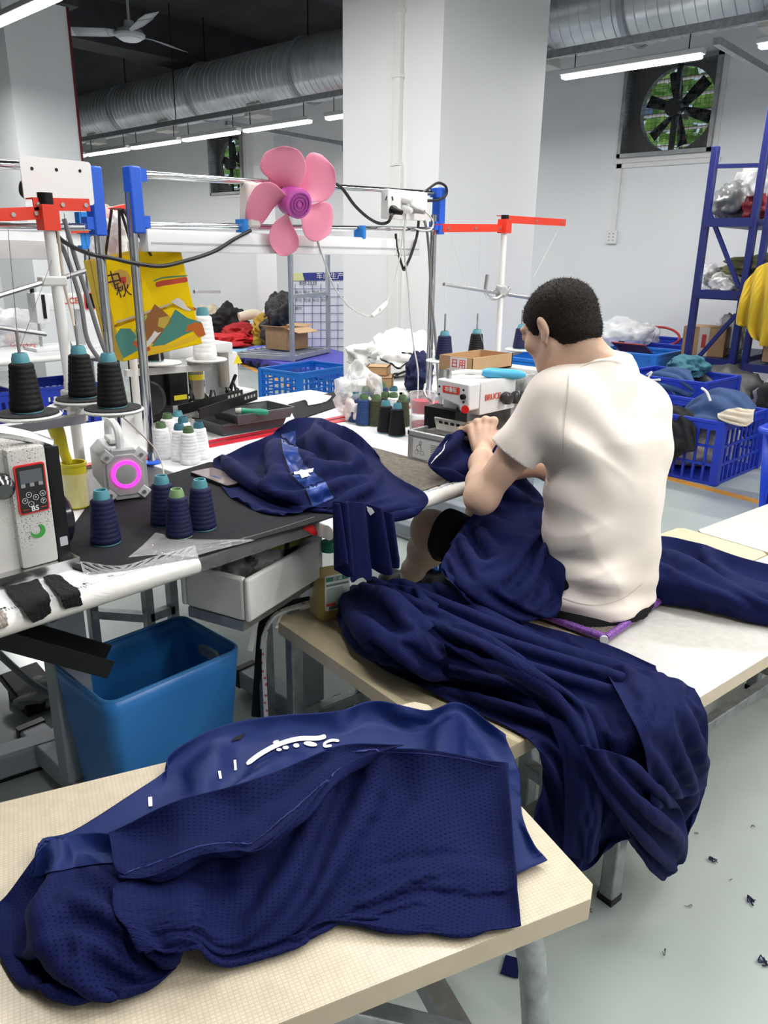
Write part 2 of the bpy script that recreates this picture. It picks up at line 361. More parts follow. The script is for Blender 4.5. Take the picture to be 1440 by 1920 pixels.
# ================================================================== fan windows
def exhaust(w, label, i):
    y0, y1, z0, z1 = w; cy, cz = (y0+y1)/2, (z0+z1)/2; t = thing('exhaust_fan', label, 'fan', (WX, cy, z0))
    t_ = dict(parent=t, world=True); fr = M('fan frame steel', (.35, .37, .38), .4, .6, nz=(10, .2)); bl = M('fan blade dark', (.03, .032, .035), .4, .5)
    g = G()
    for a, b in (((WX-.06, y0, z0), (WX+.2, y0+.04, z1)), ((WX-.06, y1-.04, z0), (WX+.2, y1, z1)), ((WX-.06, y0, z0), (WX+.2, y1, z0+.04)), ((WX-.06, y0, z1-.04), (WX+.2, y1, z1))): g.b2(a, b)
    g.build('frame', fr, **t_)
    # shroud plate with a round opening
    g = G(); r = .40; n = 32; ring, sq = [], []
    for k in range(n):
        a = 2*math.pi*k/n; cc, ss = math.cos(a), math.sin(a); m_ = max(abs(cc), abs(ss)); ring.append((WX+.1, cy-.04+r*cc, cz+r*ss)); sq.append((WX+.1, cy+(y1-y0)/2*cc/m_, cz+(z1-z0)/2*ss/m_))
    for k in range(n):
        k2 = (k+1) % n; g.quad(ring[k], ring[k2], sq[k2], sq[k]); a, b = ring[k], ring[k2]; g.quad(a, b, (b[0]+.08, b[1], b[2]), (a[0]+.08, a[1], a[2]))
    g.build('shroud', M('shroud', (.09, .09, .09), .5), **t_)
    G().b2((WX+.02, cy-.08, z0), (WX+.06, cy-.03, z1)).build('support_bar', bl, **t_)
    G().lathe([(0, -.05), (.075, -.05), (.085, -.02), (.085, .07), (.0, .07)], c=(WX+.04, cy-.05, cz), axis=(-1, 0, 0), seg=20).build('motor', bl, **t_)
    for k in range(6):
        g = G(); a = 2*math.pi*k/6+.3
        q = []
        for rr, w_, tw in ((.06, .03, .03), (.2, .05, .03), (.36, .06, .015)):
            for s_ in (-1, 1): q.append((WX+.13+s_*tw, cy-.05+rr*math.cos(a)-s_*w_*math.sin(a), cz+rr*math.sin(a)+s_*w_*math.cos(a)))
        g.quad(q[0], q[1], q[3], q[2]); g.quad(q[2], q[3], q[5], q[4]); o = g.build('blade', bl, **t_); s_ = o.modifiers.new('th', 'SOLIDIFY'); s_.thickness = .004
    lv = M('louver', (.55, .5, .42), .5)
    for k in range(5):
        z = z0+.12+(z1-z0-.1)*k/5; g = G(); g.quad((WX+.19, y0+.04, z), (WX+.19, y1-.04, z), (WX+.29, y1-.04, z-.01), (WX+.29, y0+.04, z-.01)); o = g.build('louver', lv, **t_); s_ = o.modifiers.new('th', 'SOLIDIFY'); s_.thickness = .004
    g = G(); k = 0
    while y0+.04+k*.045 < y1: g.cyl((WX-.03, y0+.04+k*.045, z0), (WX-.03, y0+.04+k*.045, z1), .0017, seg=4); k += 1
    k = 0
    while z0+k*.045 < z1: g.cyl((WX-.03, y0, z0+k*.045), (WX-.03, y1, z0+k*.045), .0017, seg=4); k += 1
    g.build('guard_mesh', M('guard wire', (.06, .06, .06), .5), **t_)
    # outer trim moulding
    g = G(); e = .05
    for a, b in (((WX-.015, y0-e, z0-e), (WX, y1+e, z0)), ((WX-.015, y0-e, z1), (WX, y1+e, z1+e)), ((WX-.015, y0-e, z0), (WX, y0, z1)), ((WX-.015, y1, z0), (WX, y1+e, z1))): g.b2(a, b)
    g.build('trim', WHITEP, **t_)
exhaust(WIN[0], 'big square exhaust fan behind wire mesh above the blue shelf', 0)
exhaust(WIN[1], 'smaller exhaust fan window far behind the pink fan', 1)
# greenery and a pale building outside
def tree(loc, s_, label):
    t = thing('tree', label, 'tree', loc, group='trees outside the fan openings'); g = G(); rs = random.Random(int(loc[1]*10))
    for k in range(420):
        v = Vector((rs.gauss(0, .5), rs.gauss(0, .5), rs.gauss(0, .45)))*s_; n = Vector((rs.gauss(0, 1), rs.gauss(0, 1), rs.gauss(0, 1))).normalized(); a, b, _ = frame_from(n); h = .09*s_
        g.quad(v-a*h-b*h*.5, v+a*h-b*h*.5, v+a*h+b*h*.5, v-a*h+b*h*.5)
    o = g.build('foliage', M('leaf green', (.20, .34, .05), .6, nz=(3, .7)), t, smooth=False); o.location = (0, 0, 3.4)
    G().tube([(0, 0, 0), (.05, 0, 1.8), (0, .1, 3.4)], [.14, .1, .05], 8).build('trunk', M('bark', (.12, .08, .05), .9), t)
tree((11.6, 5.0, 0), 1.5, 'leafy green tree outside the big exhaust fan'); tree((12.2, 15.4, 0), 1.5, 'leafy tree outside the smaller far exhaust fan')
bld = thing('building', 'pale building standing outside beyond the exhaust fan', 'building', (17, 8, 0))
G().b2((0, -8, 0), (3, 14, 9)).build('wall', M('pale render', (.75, .68, .58), .8), bld)
for z in (1.2, 4.2):
    for y in (-6, -3, 0, 3, 6, 9): G().b2((-.05, y, z), (.05, y+1.2, z+1.5)).build('window', M('far window', (.08, .1, .12), .1), bld)
# pipe and socket on wall and column
t = thing('wall_conduit', 'white conduit running down the wall from the exhaust fan to a socket', 'conduit', (WX, 4.42, 1.6)); 
G().b2((WX-.03, 4.36, 1.66), (WX, 4.42, 2.38)).build('pipe', WHITEP, t, world=True); G().b2((WX-.03, 3.3, 2.30), (WX, 4.42, 2.345)).build('pipe', WHITEP, t, world=True)
def socket(lo, hi, label, nx):
    t = thing('wall_socket', label, 'socket', [(a+b)/2 for a, b in zip(lo, hi)])
    G().b2(lo, hi).build('plate', WHITEP, t, world=True, bevel=.004)
    for dy in (-.025, .025):
        for dz in (-.035, .0, .035): G().b2((lo[0]-.002, (lo[1]+hi[1])/2+dy-.006, (lo[2]+hi[2])/2+dz-.004), (lo[0], (lo[1]+hi[1])/2+dy+.006, (lo[2]+hi[2])/2+dz+.004)).build('slot', BLACKP, t, world=True)
socket((WX-.04, 4.33, 1.52), (WX, 4.46, 1.66), 'white wall socket below the conduit on the plain wall', 0)
t = thing('column_conduit', 'white plastic cable conduit running down the bright column face', 'conduit', (4.0, 3.61, 0))
for z0, z1, w in ((.05, 1.9, .045), (1.9, 4.3, .028)): G().b2((3.965, 3.61-w, z0), (4.0, 3.61+w, z1)).build('trunking', WHITEP, t, world=True, bevel=.004)
for z in (1.9, 2.4, 2.75): G().b2((3.96, 3.57, z), (4.0, 3.65, z+.02)).build('clip', WHITEP, t, world=True)
# ceiling fan
def ceiling_fan(loc):
    t = thing('ceiling_fan', 'grey three bladed ceiling fan under the dark ceiling', 'fan', loc); gm = M('fan grey', (.42, .43, .45), .4, nz=(4, .1))
    G().lathe([(0, -.06), (.10, -.055), (.16, -.02), (.165, .0), (.13, .045), (.06, .07), (.05, .13), (0, .14)], seg=28).build('motor', gm, t)
    G().lathe([(.0, -.061), (.09, -.06), (.12, -.045)], seg=24).build('cover', M('fan cover', (.75, .76, .78), .4), t)
    G().cyl((0, 0, .1), (0, 0, .75), .015).build('down_rod', gm, t)
    for k in range(3):
        a = R(15+120*k); g = G(); q = []
        for r_, w in ((.15, .035), (.25, .075), (.6, .085), (.85, .07)):
            for s_ in (-1, 1): q.append((r_*math.cos(a)-s_*w*math.sin(a), r_*math.sin(a)+s_*w*math.cos(a), .02+s_*.022))
        for j in range(3): g.quad(q[2*j], q[2*j+1], q[2*j+3], q[2*j+2])
        o = g.build('blade', gm, t); m = o.modifiers.new('th', 'SOLIDIFY'); m.thickness = .006
ceiling_fan((5.11, 8.59, 3.6))
# air handling unit and cable tray near the ceiling
t = thing('air_conditioner', 'boxy white ceiling unit with a grille behind the ceiling fan', 'air conditioner', (5.2, 7.4, 4.05))
G().b2((-.5, -.6, -.05), (.5, .9, .3)).build('case', M('unit grey', (.5, .51, .52), .5), t)
for k in range(7): G().b2((-.35+k*.1, -.5, -.06), (-.3+k*.1, .0, -.05)).build('grille_slat', BLACKP, t)
# ================================================================== benches
LAM = M('cream laminate', (.78, .70, .53), .33)
def lam_mat(name, col, rough=.3):
    m = M(name, col, rough); nt = m.node_tree; b = nt.nodes['Principled BSDF']; tc = nt.nodes.new('ShaderNodeTexCoord'); L = nt.links.new
    ck = nt.nodes.new('ShaderNodeTexBrick'); ck.offset = 0; ck.inputs['Scale'].default_value = 1; ck.inputs['Brick Width'].default_value = .0062; ck.inputs['Row Height'].default_value = .0048; ck.inputs['Mortar Size'].default_value = .0011; ck.inputs['Mortar Smooth'].default_value = .6
    ck.inputs['Color1'].default_value = (*col, 1); ck.inputs['Color2'].default_value = (*[min(1, c*1.06) for c in col], 1); ck.inputs['Mortar'].default_value = (*[c*.87 for c in col], 1)
    n = nt.nodes.new('ShaderNodeTexNoise'); n.inputs['Scale'].default_value = 45; mx = nt.nodes.new('ShaderNodeMix'); mx.data_type = 'RGBA'; mx.blend_type = 'MULTIPLY'; mx.inputs[0].default_value = .25
    L(tc.outputs['Object'], ck.inputs['Vector']); L(tc.outputs['Object'], n.inputs['Vector']); L(ck.outputs['Color'], mx.inputs[6]); L(n.outputs['Fac'], mx.inputs[7]); L(mx.outputs[2], b.inputs['Base Color'])
    bp = nt.nodes.new('ShaderNodeBump'); bp.inputs['Strength'].default_value = .12; bp.inputs['Distance'].default_value = .002; L(ck.outputs['Fac'], bp.inputs['Height']); bp.invert = True; L(bp.outputs[0], b.inputs['Normal'])
    return m
CREAM = lam_mat('cream woven laminate', (.69, .605, .455)); CREAM2 = lam_mat('yellow cream laminate', (.71, .61, .40)); WLAM = lam_mat('white woven laminate', (.72, .70, .655), .25)
EDGE = M('cream edge band', (.63, .53, .385), .4, nz=(30, .06))
BZ = .45
def bench(name, label, ang, x0, x1, y0, y1, top, cut=.02, legs=True, z=BZ):
    t = thing(name, label, 'bench', (0, 0, 0), ang); th = .034
    poly = [(x0+cut, y0), (x1-cut, y0), (x1, y0+cut), (x1, y1-cut), (x1-cut, y1), (x0+cut, y1), (x0, y1-cut), (x0, y0+cut)]
    G().prism(poly, th-.001, Matrix.Translation((0, 0, z-th))).build('board', EDGE, t, smooth=False)
    G().prism([(p[0]*.999+(x0+x1)/2*.001, p[1]*.999+(y0+y1)/2*.001) for p in poly], .0012, Matrix.Translation((0, 0, z-.001))).build('laminate_top', top, t, smooth=False)
    return t
a85 = R(-8.5); a22 = R(-22.4)
def legs_of(t, pts, z=BZ, rail=None, w=.035):
    for x, y in pts:
        l = G().box((x, y, (z-.034)/2+.006), (w, w, z-.046)).build('leg', STEEL, t, bevel=.004); G().box((x, y, .008), (w+.003, w+.003, .016)).build('foot_cap', BLACKP, l)
    if rail:
        for a, b in rail: G().bar((*a, ), (*b, ), w*.9).build('rail', STEEL, t, bevel=.003)
N_ = bench('bench', 'near cream bench carrying the big pile of navy jerseys', a22, -.75, .619, .617, 1.139, CREAM, z=.54)
P_ = bench('bench', 'cream bench with the oil bottle standing on its corner', a85, .915, 1.222, .833, 1.588, CREAM2)
Q_ = bench('bench', 'cream bench behind the seated worker, under the right fabric pile', a85, 1.245, 2.445, 1.035, 1.355, CREAM2)
R_ = bench('bench', 'white topped bench beside the woven seat pad', a85, 1.226, 2.44, .705, 1.03, WLAM)
S_ = bench('bench', 'white topped bench cut off at the right edge behind the cream one', a85, 2.45, 3.4, .72, 1.30, WLAM)
legs_of(P_, ((.95, .87), (1.18, .87), (.95, 1.55), (1.18, 1.55)), rail=(((.95, .87, .15), (.95, 1.55, .15)), ((.95, 1.55, .15), (1.2, 1.55, .15)), ((.95, .87, .2), (1.2, .87, .2))))
legs_of(Q_, ((1.3, 1.31), (2.38, 1.31), (2.38, 1.08)), rail=(((1.3, 1.31, .12), (2.38, 1.31, .12)),))
legs_of(R_, ((1.25, .735), (2.375, .98), (1.25, .99)), rail=(((1.245, .90, .09), (2.39, .90, .09)), ((1.245, .735, .2), (1.245, .99, .2)), ((2.375, .735, .09), (2.375, .98, .09))))
legs_of(S_, ((2.5, .76), (3.35, .76), (2.5, 1.25), (3.35, 1.25)))
# folding frame under the near bench
NZ = .54
for y in (.67, 1.09):
    G().tube([(.38, y, NZ-.05), (.50, y, NZ-.055), (.545, y, NZ-.10), (.575, y, .25), (.60, y, .022)], .021, 10, smooth=4).build('leg', STEEL, N_)
    G().bar((.22, y, NZ-.06), (.57, y, .2), .035).build('brace', STEEL, N_, bevel=.003)
    G().bar((-.6, y, NZ-.05), (.40, y, NZ-.05), .03).build('rail', STEEL, N_)
    G().bar((-.62, y, NZ-.05), (-.66, y, 0.01), .035).build('leg', STEEL, N_)
G().bar((.45, .67, .29), (.45, 1.09, .29), .035).build('rail', STEEL, N_); G().bar((.5, .67, .27), (-.6, .67, .27), .035).build('rail', STEEL, N_)
# ================================================================== cloth: position based relaxation on a grid
class Hmap:
    """height map of what already lies on a surface, so that later layers rest on earlier ones"""
    def __init__(s, lo, hi, n, z): s.lo = np.array(lo); s.d = (np.array(hi)-s.lo)/n; s.n = n; s.h = np.full((n, n), float(z))
    def idx(s, p): q = ((p[..., :2]-s.lo)/s.d).astype(int); return np.clip(q[..., 0], 0, s.n-1), np.clip(q[..., 1], 0, s.n-1)
    def add(s, p):
        i, j = s.idx(p); np.maximum.at(s.h, (i, j), p[..., 2])
        for _ in range(2):
            h = s.h; m = h.copy()
            for a, b in ((1, 0), (-1, 0), (0, 1), (0, -1)): m = np.maximum(m, np.roll(np.roll(h, a, 0), b, 1)-.0015)
            s.h = m
    def get(s, p): i, j = s.idx(p); return s.h[i, j]
def box_push(p, ang, x0, x1, y0, y1, top, pad=.004):
    c, n = math.cos(ang), math.sin(ang); x = p[..., 0]*c+p[..., 1]*n; y = -p[..., 0]*n+p[..., 1]*c
    d = np.stack([x-(x0-pad), (x1+pad)-x, y-(y0-pad), (y1+pad)-y, (top+pad)-p[..., 2]], -1)
    ins = (d > 0).all(-1); k = d.argmin(-1)
    for i, (sx, sy, sz) in enumerate(((-1, 0, 0), (1, 0, 0), (0, -1, 0), (0, 1, 0), (0, 0, 1))):
        m = ins & (k == i); dx = d[..., i][m]
        p[m] += np.stack([dx*(sx*c-sy*n), dx*(sx*n+sy*c), dx*sz], -1)
    return p
def cr(a, t):
    """Catmull-Rom resample of control array a (n,...) at parameters t in 0..1"""
    a = np.asarray(a, float); n = len(a); x = np.clip(t, 0, 1)*(n-1); i = np.minimum(x.astype(int), n-2); f = x-i
    f = f.reshape((-1,)+(1,)*(a.ndim-1)); g = lambda k: a[np.clip(k, 0, n-1)]
    p0, p1, p2, p3 = g(i-1), g(i), g(i+1), g(i+2)
    p0 = np.where((i == 0).reshape(f.shape), 2*p1-p2, p0); p3 = np.where((i == n-2).reshape(f.shape), 2*p2-p1, p3)
    return .5*(2*p1+(p2-p0)*f+(2*p0-5*p1+4*p2-p3)*f**2+(3*p1-p0-3*p2+p3)*f**3)
def net(ctrl, nu, nv):
    """ctrl[rows][cols] of points -> (nu,nv,3): first axis runs along rows"""
    a = np.array([[np.array(q, float) for q in row] for row in ctrl]); a = cr(a, np.linspace(0, 1, nu)); a = cr(a.transpose(1, 0, 2), np.linspace(0, 1, nv)).transpose(1, 0, 2)
    return a
def coons(top, right, bottom, left, nu, nv):
    """top,bottom run left->right; left,right run top->bottom"""
    t, b = cr(np.array(top), np.linspace(0, 1, nu)), cr(np.array(bottom), np.linspace(0, 1, nu)); l, r = cr(np.array(left), np.linspace(0, 1, nv)), cr(np.array(right), np.linspace(0, 1, nv))
    u = np.linspace(0, 1, nu)[:, None, None]; v = np.linspace(0, 1, nv)[None, :, None]
    return (1-v)*t[:, None]+v*b[:, None]+(1-u)*l[None]+u*r[None]-((1-u)*(1-v)*t[0]+u*(1-v)*t[-1]+(1-u)*v*b[0]+u*v*b[-1])
def up(a, nu, nv): a = cr(a, np.linspace(0, 1, nu)); return cr(a.transpose(1, 0, 2), np.linspace(0, 1, nv)).transpose(1, 0, 2)
def relax(P, coarse=3, **kw):
    """folds form on a coarse grid first (broad, irregular), then settle on the fine one"""
    nu, nv = P.shape[:2]
    if coarse <= 1: return relax1(P, **kw)
    fine = dict(kw); fine.update(su=1.004, sv=1.004, steps=8, jit=.0015, freq=14, inner=.25, kb=.1)
    C, lu, lv = relax1(up(P, nu//coarse, nv//coarse), **kw)
    return relax1(up(C, nu, nv), **fine)
def relax1(P, su=1.1, sv=1.1, steps=90, its=4, g=1.0, hold=.25, inner=.0, collide=None, kb=.25, seed=1, jit=.006, freq=9, dt=.016):
    rs = np.random.RandomState(seed); P = P.copy(); T = P.copy(); nu, nv = P.shape[:2]
    lu = np.linalg.norm(np.diff(P, axis=0), axis=-1)*su; lv = np.linalg.norm(np.diff(P, axis=1), axis=-1)*sv
    uu, vv = np.meshgrid(np.linspace(0, 1, nu), np.linspace(0, 1, nv), indexing='ij'); w = np.zeros((nu, nv))
    for _ in range(6): a, b = rs.uniform(-2.2, 2.2, 2); w += np.sin(2*math.pi*(a*uu+b*vv)+rs.uniform(0, 6.3))
    w = np.clip(.5+.32*w, .05, 2)   # cloth is bunched in places and taut in others
    lu *= (1+(su-1)*w[:-1])/su; lv *= (1+(sv-1)*w[:, :-1])/sv
    lu = np.maximum(lu, np.median(lu)*.35); lv = np.maximum(lv, np.median(lv)*.35)
    d1 = np.sqrt(((lu[:, :-1]+lu[:, 1:])/2)**2+((lv[:-1]+lv[1:])/2)**2)
    b2u = lu[:-1]+lu[1:]; b2v = lv[:, :-1]+lv[:, 1:]
    # low frequency bumps seed the folds
    uu, vv = np.meshgrid(np.linspace(0, 1, nu), np.linspace(0, 1, nv), indexing='ij'); bump = np.zeros((nu, nv))
    for _ in range(14):
        a, b = rs.uniform(-freq, freq, 2); bump += np.sin(2*math.pi*(a*uu*.6+b*vv*.6)+rs.uniform(0, 6.3))*rs.uniform(.4, 1)
    nrm = np.cross(np.gradient(P, axis=0), np.gradient(P, axis=1)); nrm /= np.linalg.norm(nrm, axis=-1, keepdims=True)+1e-9
    if (nrm[..., 2].mean()) < -.1: nrm = -nrm
    P += nrm*(bump*jit/3)[..., None]
    hw = np.full((nu, nv), inner); hw[0] = hw[-1] = hold; hw[:, 0] = np.maximum(hw[:, 0], hold); hw[:, -1] = np.maximum(hw[:, -1], hold); hw = hw[..., None]
    Q = P.copy()
    def con(a, b, rest, k):
        d = b-a; L = np.linalg.norm(d, axis=-1, keepdims=True)+1e-9; c = d*((L-rest[..., None])/L*(.5*k)); a += c; b -= c
    for st in range(steps):
        vel = (P-Q)*.92; Q = P.copy(); P = P+vel; P[..., 2] -= g*9.8*dt*dt
        for _ in range(its):
            for o in (0, 1):
                n = (nu-o)//2; con(P[o:o+2*n:2], P[o+1:o+2*n:2], lu[o:o+2*n-1:2], 1)
                m = (nv-o)//2; con(P[:, o:o+2*m:2], P[:, o+1:o+2*m:2], lv[:, o:o+2*m-1:2], 1)
                n = (nu-o)//2; con(P[o:o+2*n:2, :-1], P[o+1:o+2*n:2, 1:], d1[o:o+2*n-1:2], .35); con(P[o:o+2*n:2, 1:], P[o+1:o+2*n:2, :-1], d1[o:o+2*n-1:2], .35)
            for o in (0, 1, 2, 3):
                ia = np.arange(o, nu-2, 4); A, B_ = P[ia], P[ia+2]; con(A, B_, b2u[ia], kb); P[ia], P[ia+2] = A, B_
                ia = np.arange(o, nv-2, 4); A, B_ = P[:, ia], P[:, ia+2]; con(A, B_, b2v[:, ia], kb); P[:, ia], P[:, ia+2] = A, B_
            P += (T-P)*hw
            if collide is not None: P0 = P.copy(); P = collide(P); mv = np.abs(P-P0).max(-1) > 0; Q[mv] += (P[mv]-Q[mv])*.35
    return P, lu, lv
def grid_mesh(name, P, lu=None, lv=None, mat=None, parent=None, thick=.0022, sub=1, world=False):
    nu, nv = P.shape[:2]; me = bpy.data.meshes.new(name)
    idx = np.arange(nu*nv).reshape(nu, nv); f = np.stack([idx[:-1, :-1], idx[1:, :-1], idx[1:, 1:], idx[:-1, 1:]], -1).reshape(-1, 4)
    me.from_pydata(P.reshape(-1, 3).tolist(), [], f.tolist())
    if lu is None: lu = np.linalg.norm(np.diff(P, axis=0), axis=-1); lv = np.linalg.norm(np.diff(P, axis=1), axis=-1)
    U = np.concatenate([np.zeros((1, nv)), np.cumsum(np.repeat(lu.mean(1, keepdims=True), nv, 1), 0)]); V = np.concatenate([np.zeros((nu, 1)), np.cumsum(np.repeat(lv.mean(0, keepdims=True), nu, 0), 1)], 1)
    uvl = me.uv_layers.new(name='UVMap'); UV = np.stack([U, V], -1).reshape(-1, 2)
    li = np.zeros(len(me.loops), dtype=np.int32); me.loops.foreach_get('vertex_index', li); uvl.data.foreach_set('uv', UV[li].astype(np.float32).ravel())
    me.polygons.foreach_set('use_smooth', np.ones(len(me.polygons), dtype=bool)); me.update()
    o = put(name, me, mat, parent, world)
    if thick: s = o.modifiers.new('thick', 'SOLIDIFY'); s.thickness = thick; s.offset = 0
    if sub: s = o.modifiers.new('sub', 'SUBSURF'); s.levels = s.render_levels = sub
    return o
def bvh_of(P):
    nu, nv = P.shape[:2]; idx = np.arange(nu*nv).reshape(nu, nv)
    f = np.stack([idx[:-1, :-1], idx[1:, :-1], idx[1:, 1:], idx[:-1, 1:]], -1).reshape(-1, 4)
    return BVHTree.FromPolygons([Vector(p) for p in P.reshape(-1, 3)], f.tolist())
def decal(name, polys, bvhs, mat, parent=None, step=5.0, lift=.0035):
    """flat print: outlines in the photograph's pixels, laid on the cloth they are printed on"""
    g = bmesh.new()
    for poly in polys:
        tmp = bmesh.new(); vs_ = [tmp.verts.new((p[0], p[1], 0)) for p in poly]; tmp.faces.new(vs_)
        bmesh.ops.triangulate(tmp, faces=tmp.faces[:])
        for _ in range(4):
            es = [e for e in tmp.edges if e.calc_length() > step]
            if not es: break
            bmesh.ops.subdivide_edges(tmp, edges=es, cuts=1); bmesh.ops.triangulate(tmp, faces=tmp.faces[:])
        mp = {}
        for v in tmp.verts:
            d = Vector(ray(v.co.x, v.co.y)).normalized(); best = None
            for bv in bvhs:
                h = bv.ray_cast(Vector(CPOS), d)
                if h[0] is not None and (best is None or h[3] < best[1]): best = (h[0], h[3], h[1])
            if best:
                n = best[2] if best[2].dot(d) < 0 else -best[2]; mp[v] = g.verts.new(best[0]+n*lift)
        for f in tmp.faces:
            if all(v in mp for v in f.verts):
                q = [mp[v] for v in f.verts]
                if max((a.co-b.co).length for a in q for b in q) < .05: g.faces.new(q)
        tmp.free()
    bmesh.ops.recalc_face_normals(g, faces=g.faces[:])
    for f in g.faces: f.smooth = True
    me = bpy.data.meshes.new(name); g.to_mesh(me); g.free(); return put(name, me, mat, parent)
NAVY = (.0072, .0103, .058)
MESHN = knit('navy sports mesh', NAVY); MESHF = knit('navy fine mesh', NAVY, .0060, .0066, .3, .2)
SATIN = M('navy satin', (.0055, .0125, .078), .46, bump=(260, .05), spec=.45); SATIN2 = M('bright navy satin', (.010, .034, .19), .3, nz=(40, .35), sheen=.2, spec=.7)
for _m in (SATIN, SATIN2): _m.node_tree.nodes['Principled BSDF'].inputs['Specular Tint'].default_value = (.3, .42, 1, 1)
PRINT = M('white print', (.86, .87, .88), .5); BLKTRIM = M('black cotton', (.008, .008, .009), .9)
SEAM = M('navy seam thread', (.018, .026, .17), .7)
# ================================================================== navy garments
def pile(name, label, mat, ctrl, nu, nv, rx, group=None, lift=None, parent=None, **kw):
    P = net(ctrl, nu, nv) if not callable(ctrl) else ctrl(nu, nv)
    if lift: 
        u = np.sin(np.linspace(0, math.pi, nu))[:, None]; v = np.sin(np.linspace(0, math.pi, nv))[None]; P[..., 2] += lift*np.sqrt(np.maximum(u*v, 0))
    P, lu, lv = relax(P, **rx)
    o = grid_mesh(name, P, lu, lv, mat, parent, **kw)
    if label: tag(o, label, 'garment', group)
    return o, P
def Zs(z, *pts): return [PZ(p[0], p[1], z if len(p) < 3 else p[2]) for p in pts]
GN = 'navy jerseys piled on the near bench'
hm = Hmap((.0, .2), (1.2, 1.4), 150, .545)
def on_near(p):
    h = hm.get(p)+.003; c, n = math.cos(a22), math.sin(a22); x = p[..., 0]*c+p[..., 1]*n; y = -p[..., 0]*n+p[..., 1]*c
    on = (x < .625) & (y > .61) & (y < 1.145) & (p[..., 2] > .40)
    p[..., 2] = np.where(on, np.maximum(p[..., 2], h), p[..., 2]); return p
z0 = .548
# lowest jersey: satin yoke with white lettering
o1, PA = pile('jersey', 'lowest jersey of the near pile with a satin yoke and cut off white lettering', SATIN, [
    Zs(.57, (318, 1440, .56), (330, 1400, .575), (440, 1350, .58), (540, 1335, .58), (640, 1330, .58), (700, 1308, .585), (800, 1330, .58), (862, 1312, .58), (945, 1375, .55)),
    Zs(.60, (270, 1475, .56), (360, 1450), (450, 1415), (560, 1385), (650, 1385), (720, 1380), (800, 1390), (880, 1390), (970, 1440, .53)),
    Zs(.60, (140, 1555, .56), (300, 1520), (430, 1480), (560, 1450), (650, 1440), (750, 1440), (850, 1450), (920, 1450), (975, 1520, .55)),
    Zs(.58, (75, 1575, .56), (250, 1580), (400, 1560), (540, 1540), (650, 1530), (750, 1530), (850, 1540), (940, 1545), (1000, 1580, .56)),
    Zs(.56, (62, 1640, .556), (220, 1670), (380, 1660), (540, 1640), (660, 1630), (760, 1630), (860, 1630), (950, 1635), (1025, 1612, .552))], 120, 64,
    dict(su=1.05, sv=1.05, collide=on_near, hold=.35, inner=.012, seed=3, jit=.014, freq=5, kb=.35), GN)
hm.add(PA)
# jersey bunched at the left end
o2, PB = pile('jersey', 'jersey bunched at the left end of the near pile', MESHN, [
    Zs(.56, (0, 1690, .56), (40, 1640, .58), (85, 1585, .60), (150, 1560, .60), (215, 1562, .60), (260, 1590, .59)),
    Zs(.60, (-10, 1750, .56), (50, 1690, .62), (100, 1640, .63), (170, 1620, .63), (240, 1630, .62), (320, 1650, .60)),
    Zs(.60, (5, 1800, .55), (70, 1745, .62), (130, 1700, .63), (200, 1690, .63), (270, 1700, .62), (350, 1720, .60)),
    Zs(.56, (40, 1845, .55), (90, 1810, .59), (150, 1780, .61), (220, 1770, .60), (280, 1780, .59), (340, 1790, .57)),
    Zs(.548, (120, 1868, .547), (160, 1862, .56), (200, 1850, .565), (250, 1848, .56), (300, 1835, .555), (335, 1805, .55))], 60, 56,
    dict(su=1.14, sv=1.16, collide=on_near, hold=.4, inner=.02, seed=5, jit=.022, freq=6, kb=.22), GN)
hm.add(PB)
# top jersey: broad mesh body
o3, PC = pile('jersey', 'topmost jersey of the near pile, broad perforated mesh body lying flat', MESHN, [
    Zs(.60, (215, 1660, .60), (330, 1610, .615), (450, 1560, .625), (560, 1490, .635), (650, 1420, .64), (720, 1396, .64), (840, 1404, .63), (952, 1428, .60)),
    Zs(.61, (215, 1720, .60), (330, 1670, .625), (450, 1620, .635), (560, 1560, .64), (650, 1500, .64), (740, 1480, .635), (850, 1490, .62), (960, 1520, .59)),
    Zs(.60, (240, 1770, .58), (340, 1725, .61), (450, 1680, .625), (560, 1630, .625), (650, 1580, .62), (750, 1570, .61), (860, 1580, .60), (966, 1610, .575)),
    Zs(.58, (270, 1815, .565), (350, 1770, .59), (450, 1735, .60), (550, 1700, .60), (640, 1670, .595), (750, 1665, .59), (860, 1670, .58), (972, 1680, .565)),
    Zs(.548, (340, 1800, .55), (420, 1812, .552), (500, 1770, .555), (560, 1745, .56), (630, 1722, .56), (740, 1738, .555), (860, 1748, .552), (975, 1735, .551))], 150, 92,
    dict(su=1.085, sv=1.10, collide=on_near, hold=.36, inner=.012, seed=17, jit=.035, freq=3.5, kb=.35), GN)
hm.add(PC)
# its sleeve folded over the lettering
o4, PD = pile('jersey', 'folded mesh jersey sleeve laid across the white lettering on the near bench', MESHN, [
    Zs(.64, (205, 1560, .615), (300, 1510, .635), (400, 1480, .645), (500, 1450, .65), (590, 1412, .65), (660, 1392, .65), (760, 1396, .65)),
    Zs(.65, (208, 1590, .62), (300, 1550, .645), (400, 1525, .65), (490, 1500, .655), (570, 1462, .655), (630, 1430, .655), (700, 1410, .65)),
    Zs(.64, (215, 1625, .615), (300, 1600, .64), (390, 1572, .65), (470, 1560, .65), (530, 1520, .655), (590, 1470, .655), (655, 1428, .645)),
    Zs(.62, (226, 1656, .60), (300, 1632, .62), (370, 1602, .635), (430, 1592, .64), (485, 1590, .64), (550, 1535, .645), (628, 1445, .64))], 90, 44,
    dict(su=1.04, sv=1.05, collide=on_near, hold=.5, inner=.02, seed=4, jit=.010, freq=5, kb=.4), GN)
bvN = [bvh_of(PA), bvh_of(PB), bvh_of(PC), bvh_of(PD)]
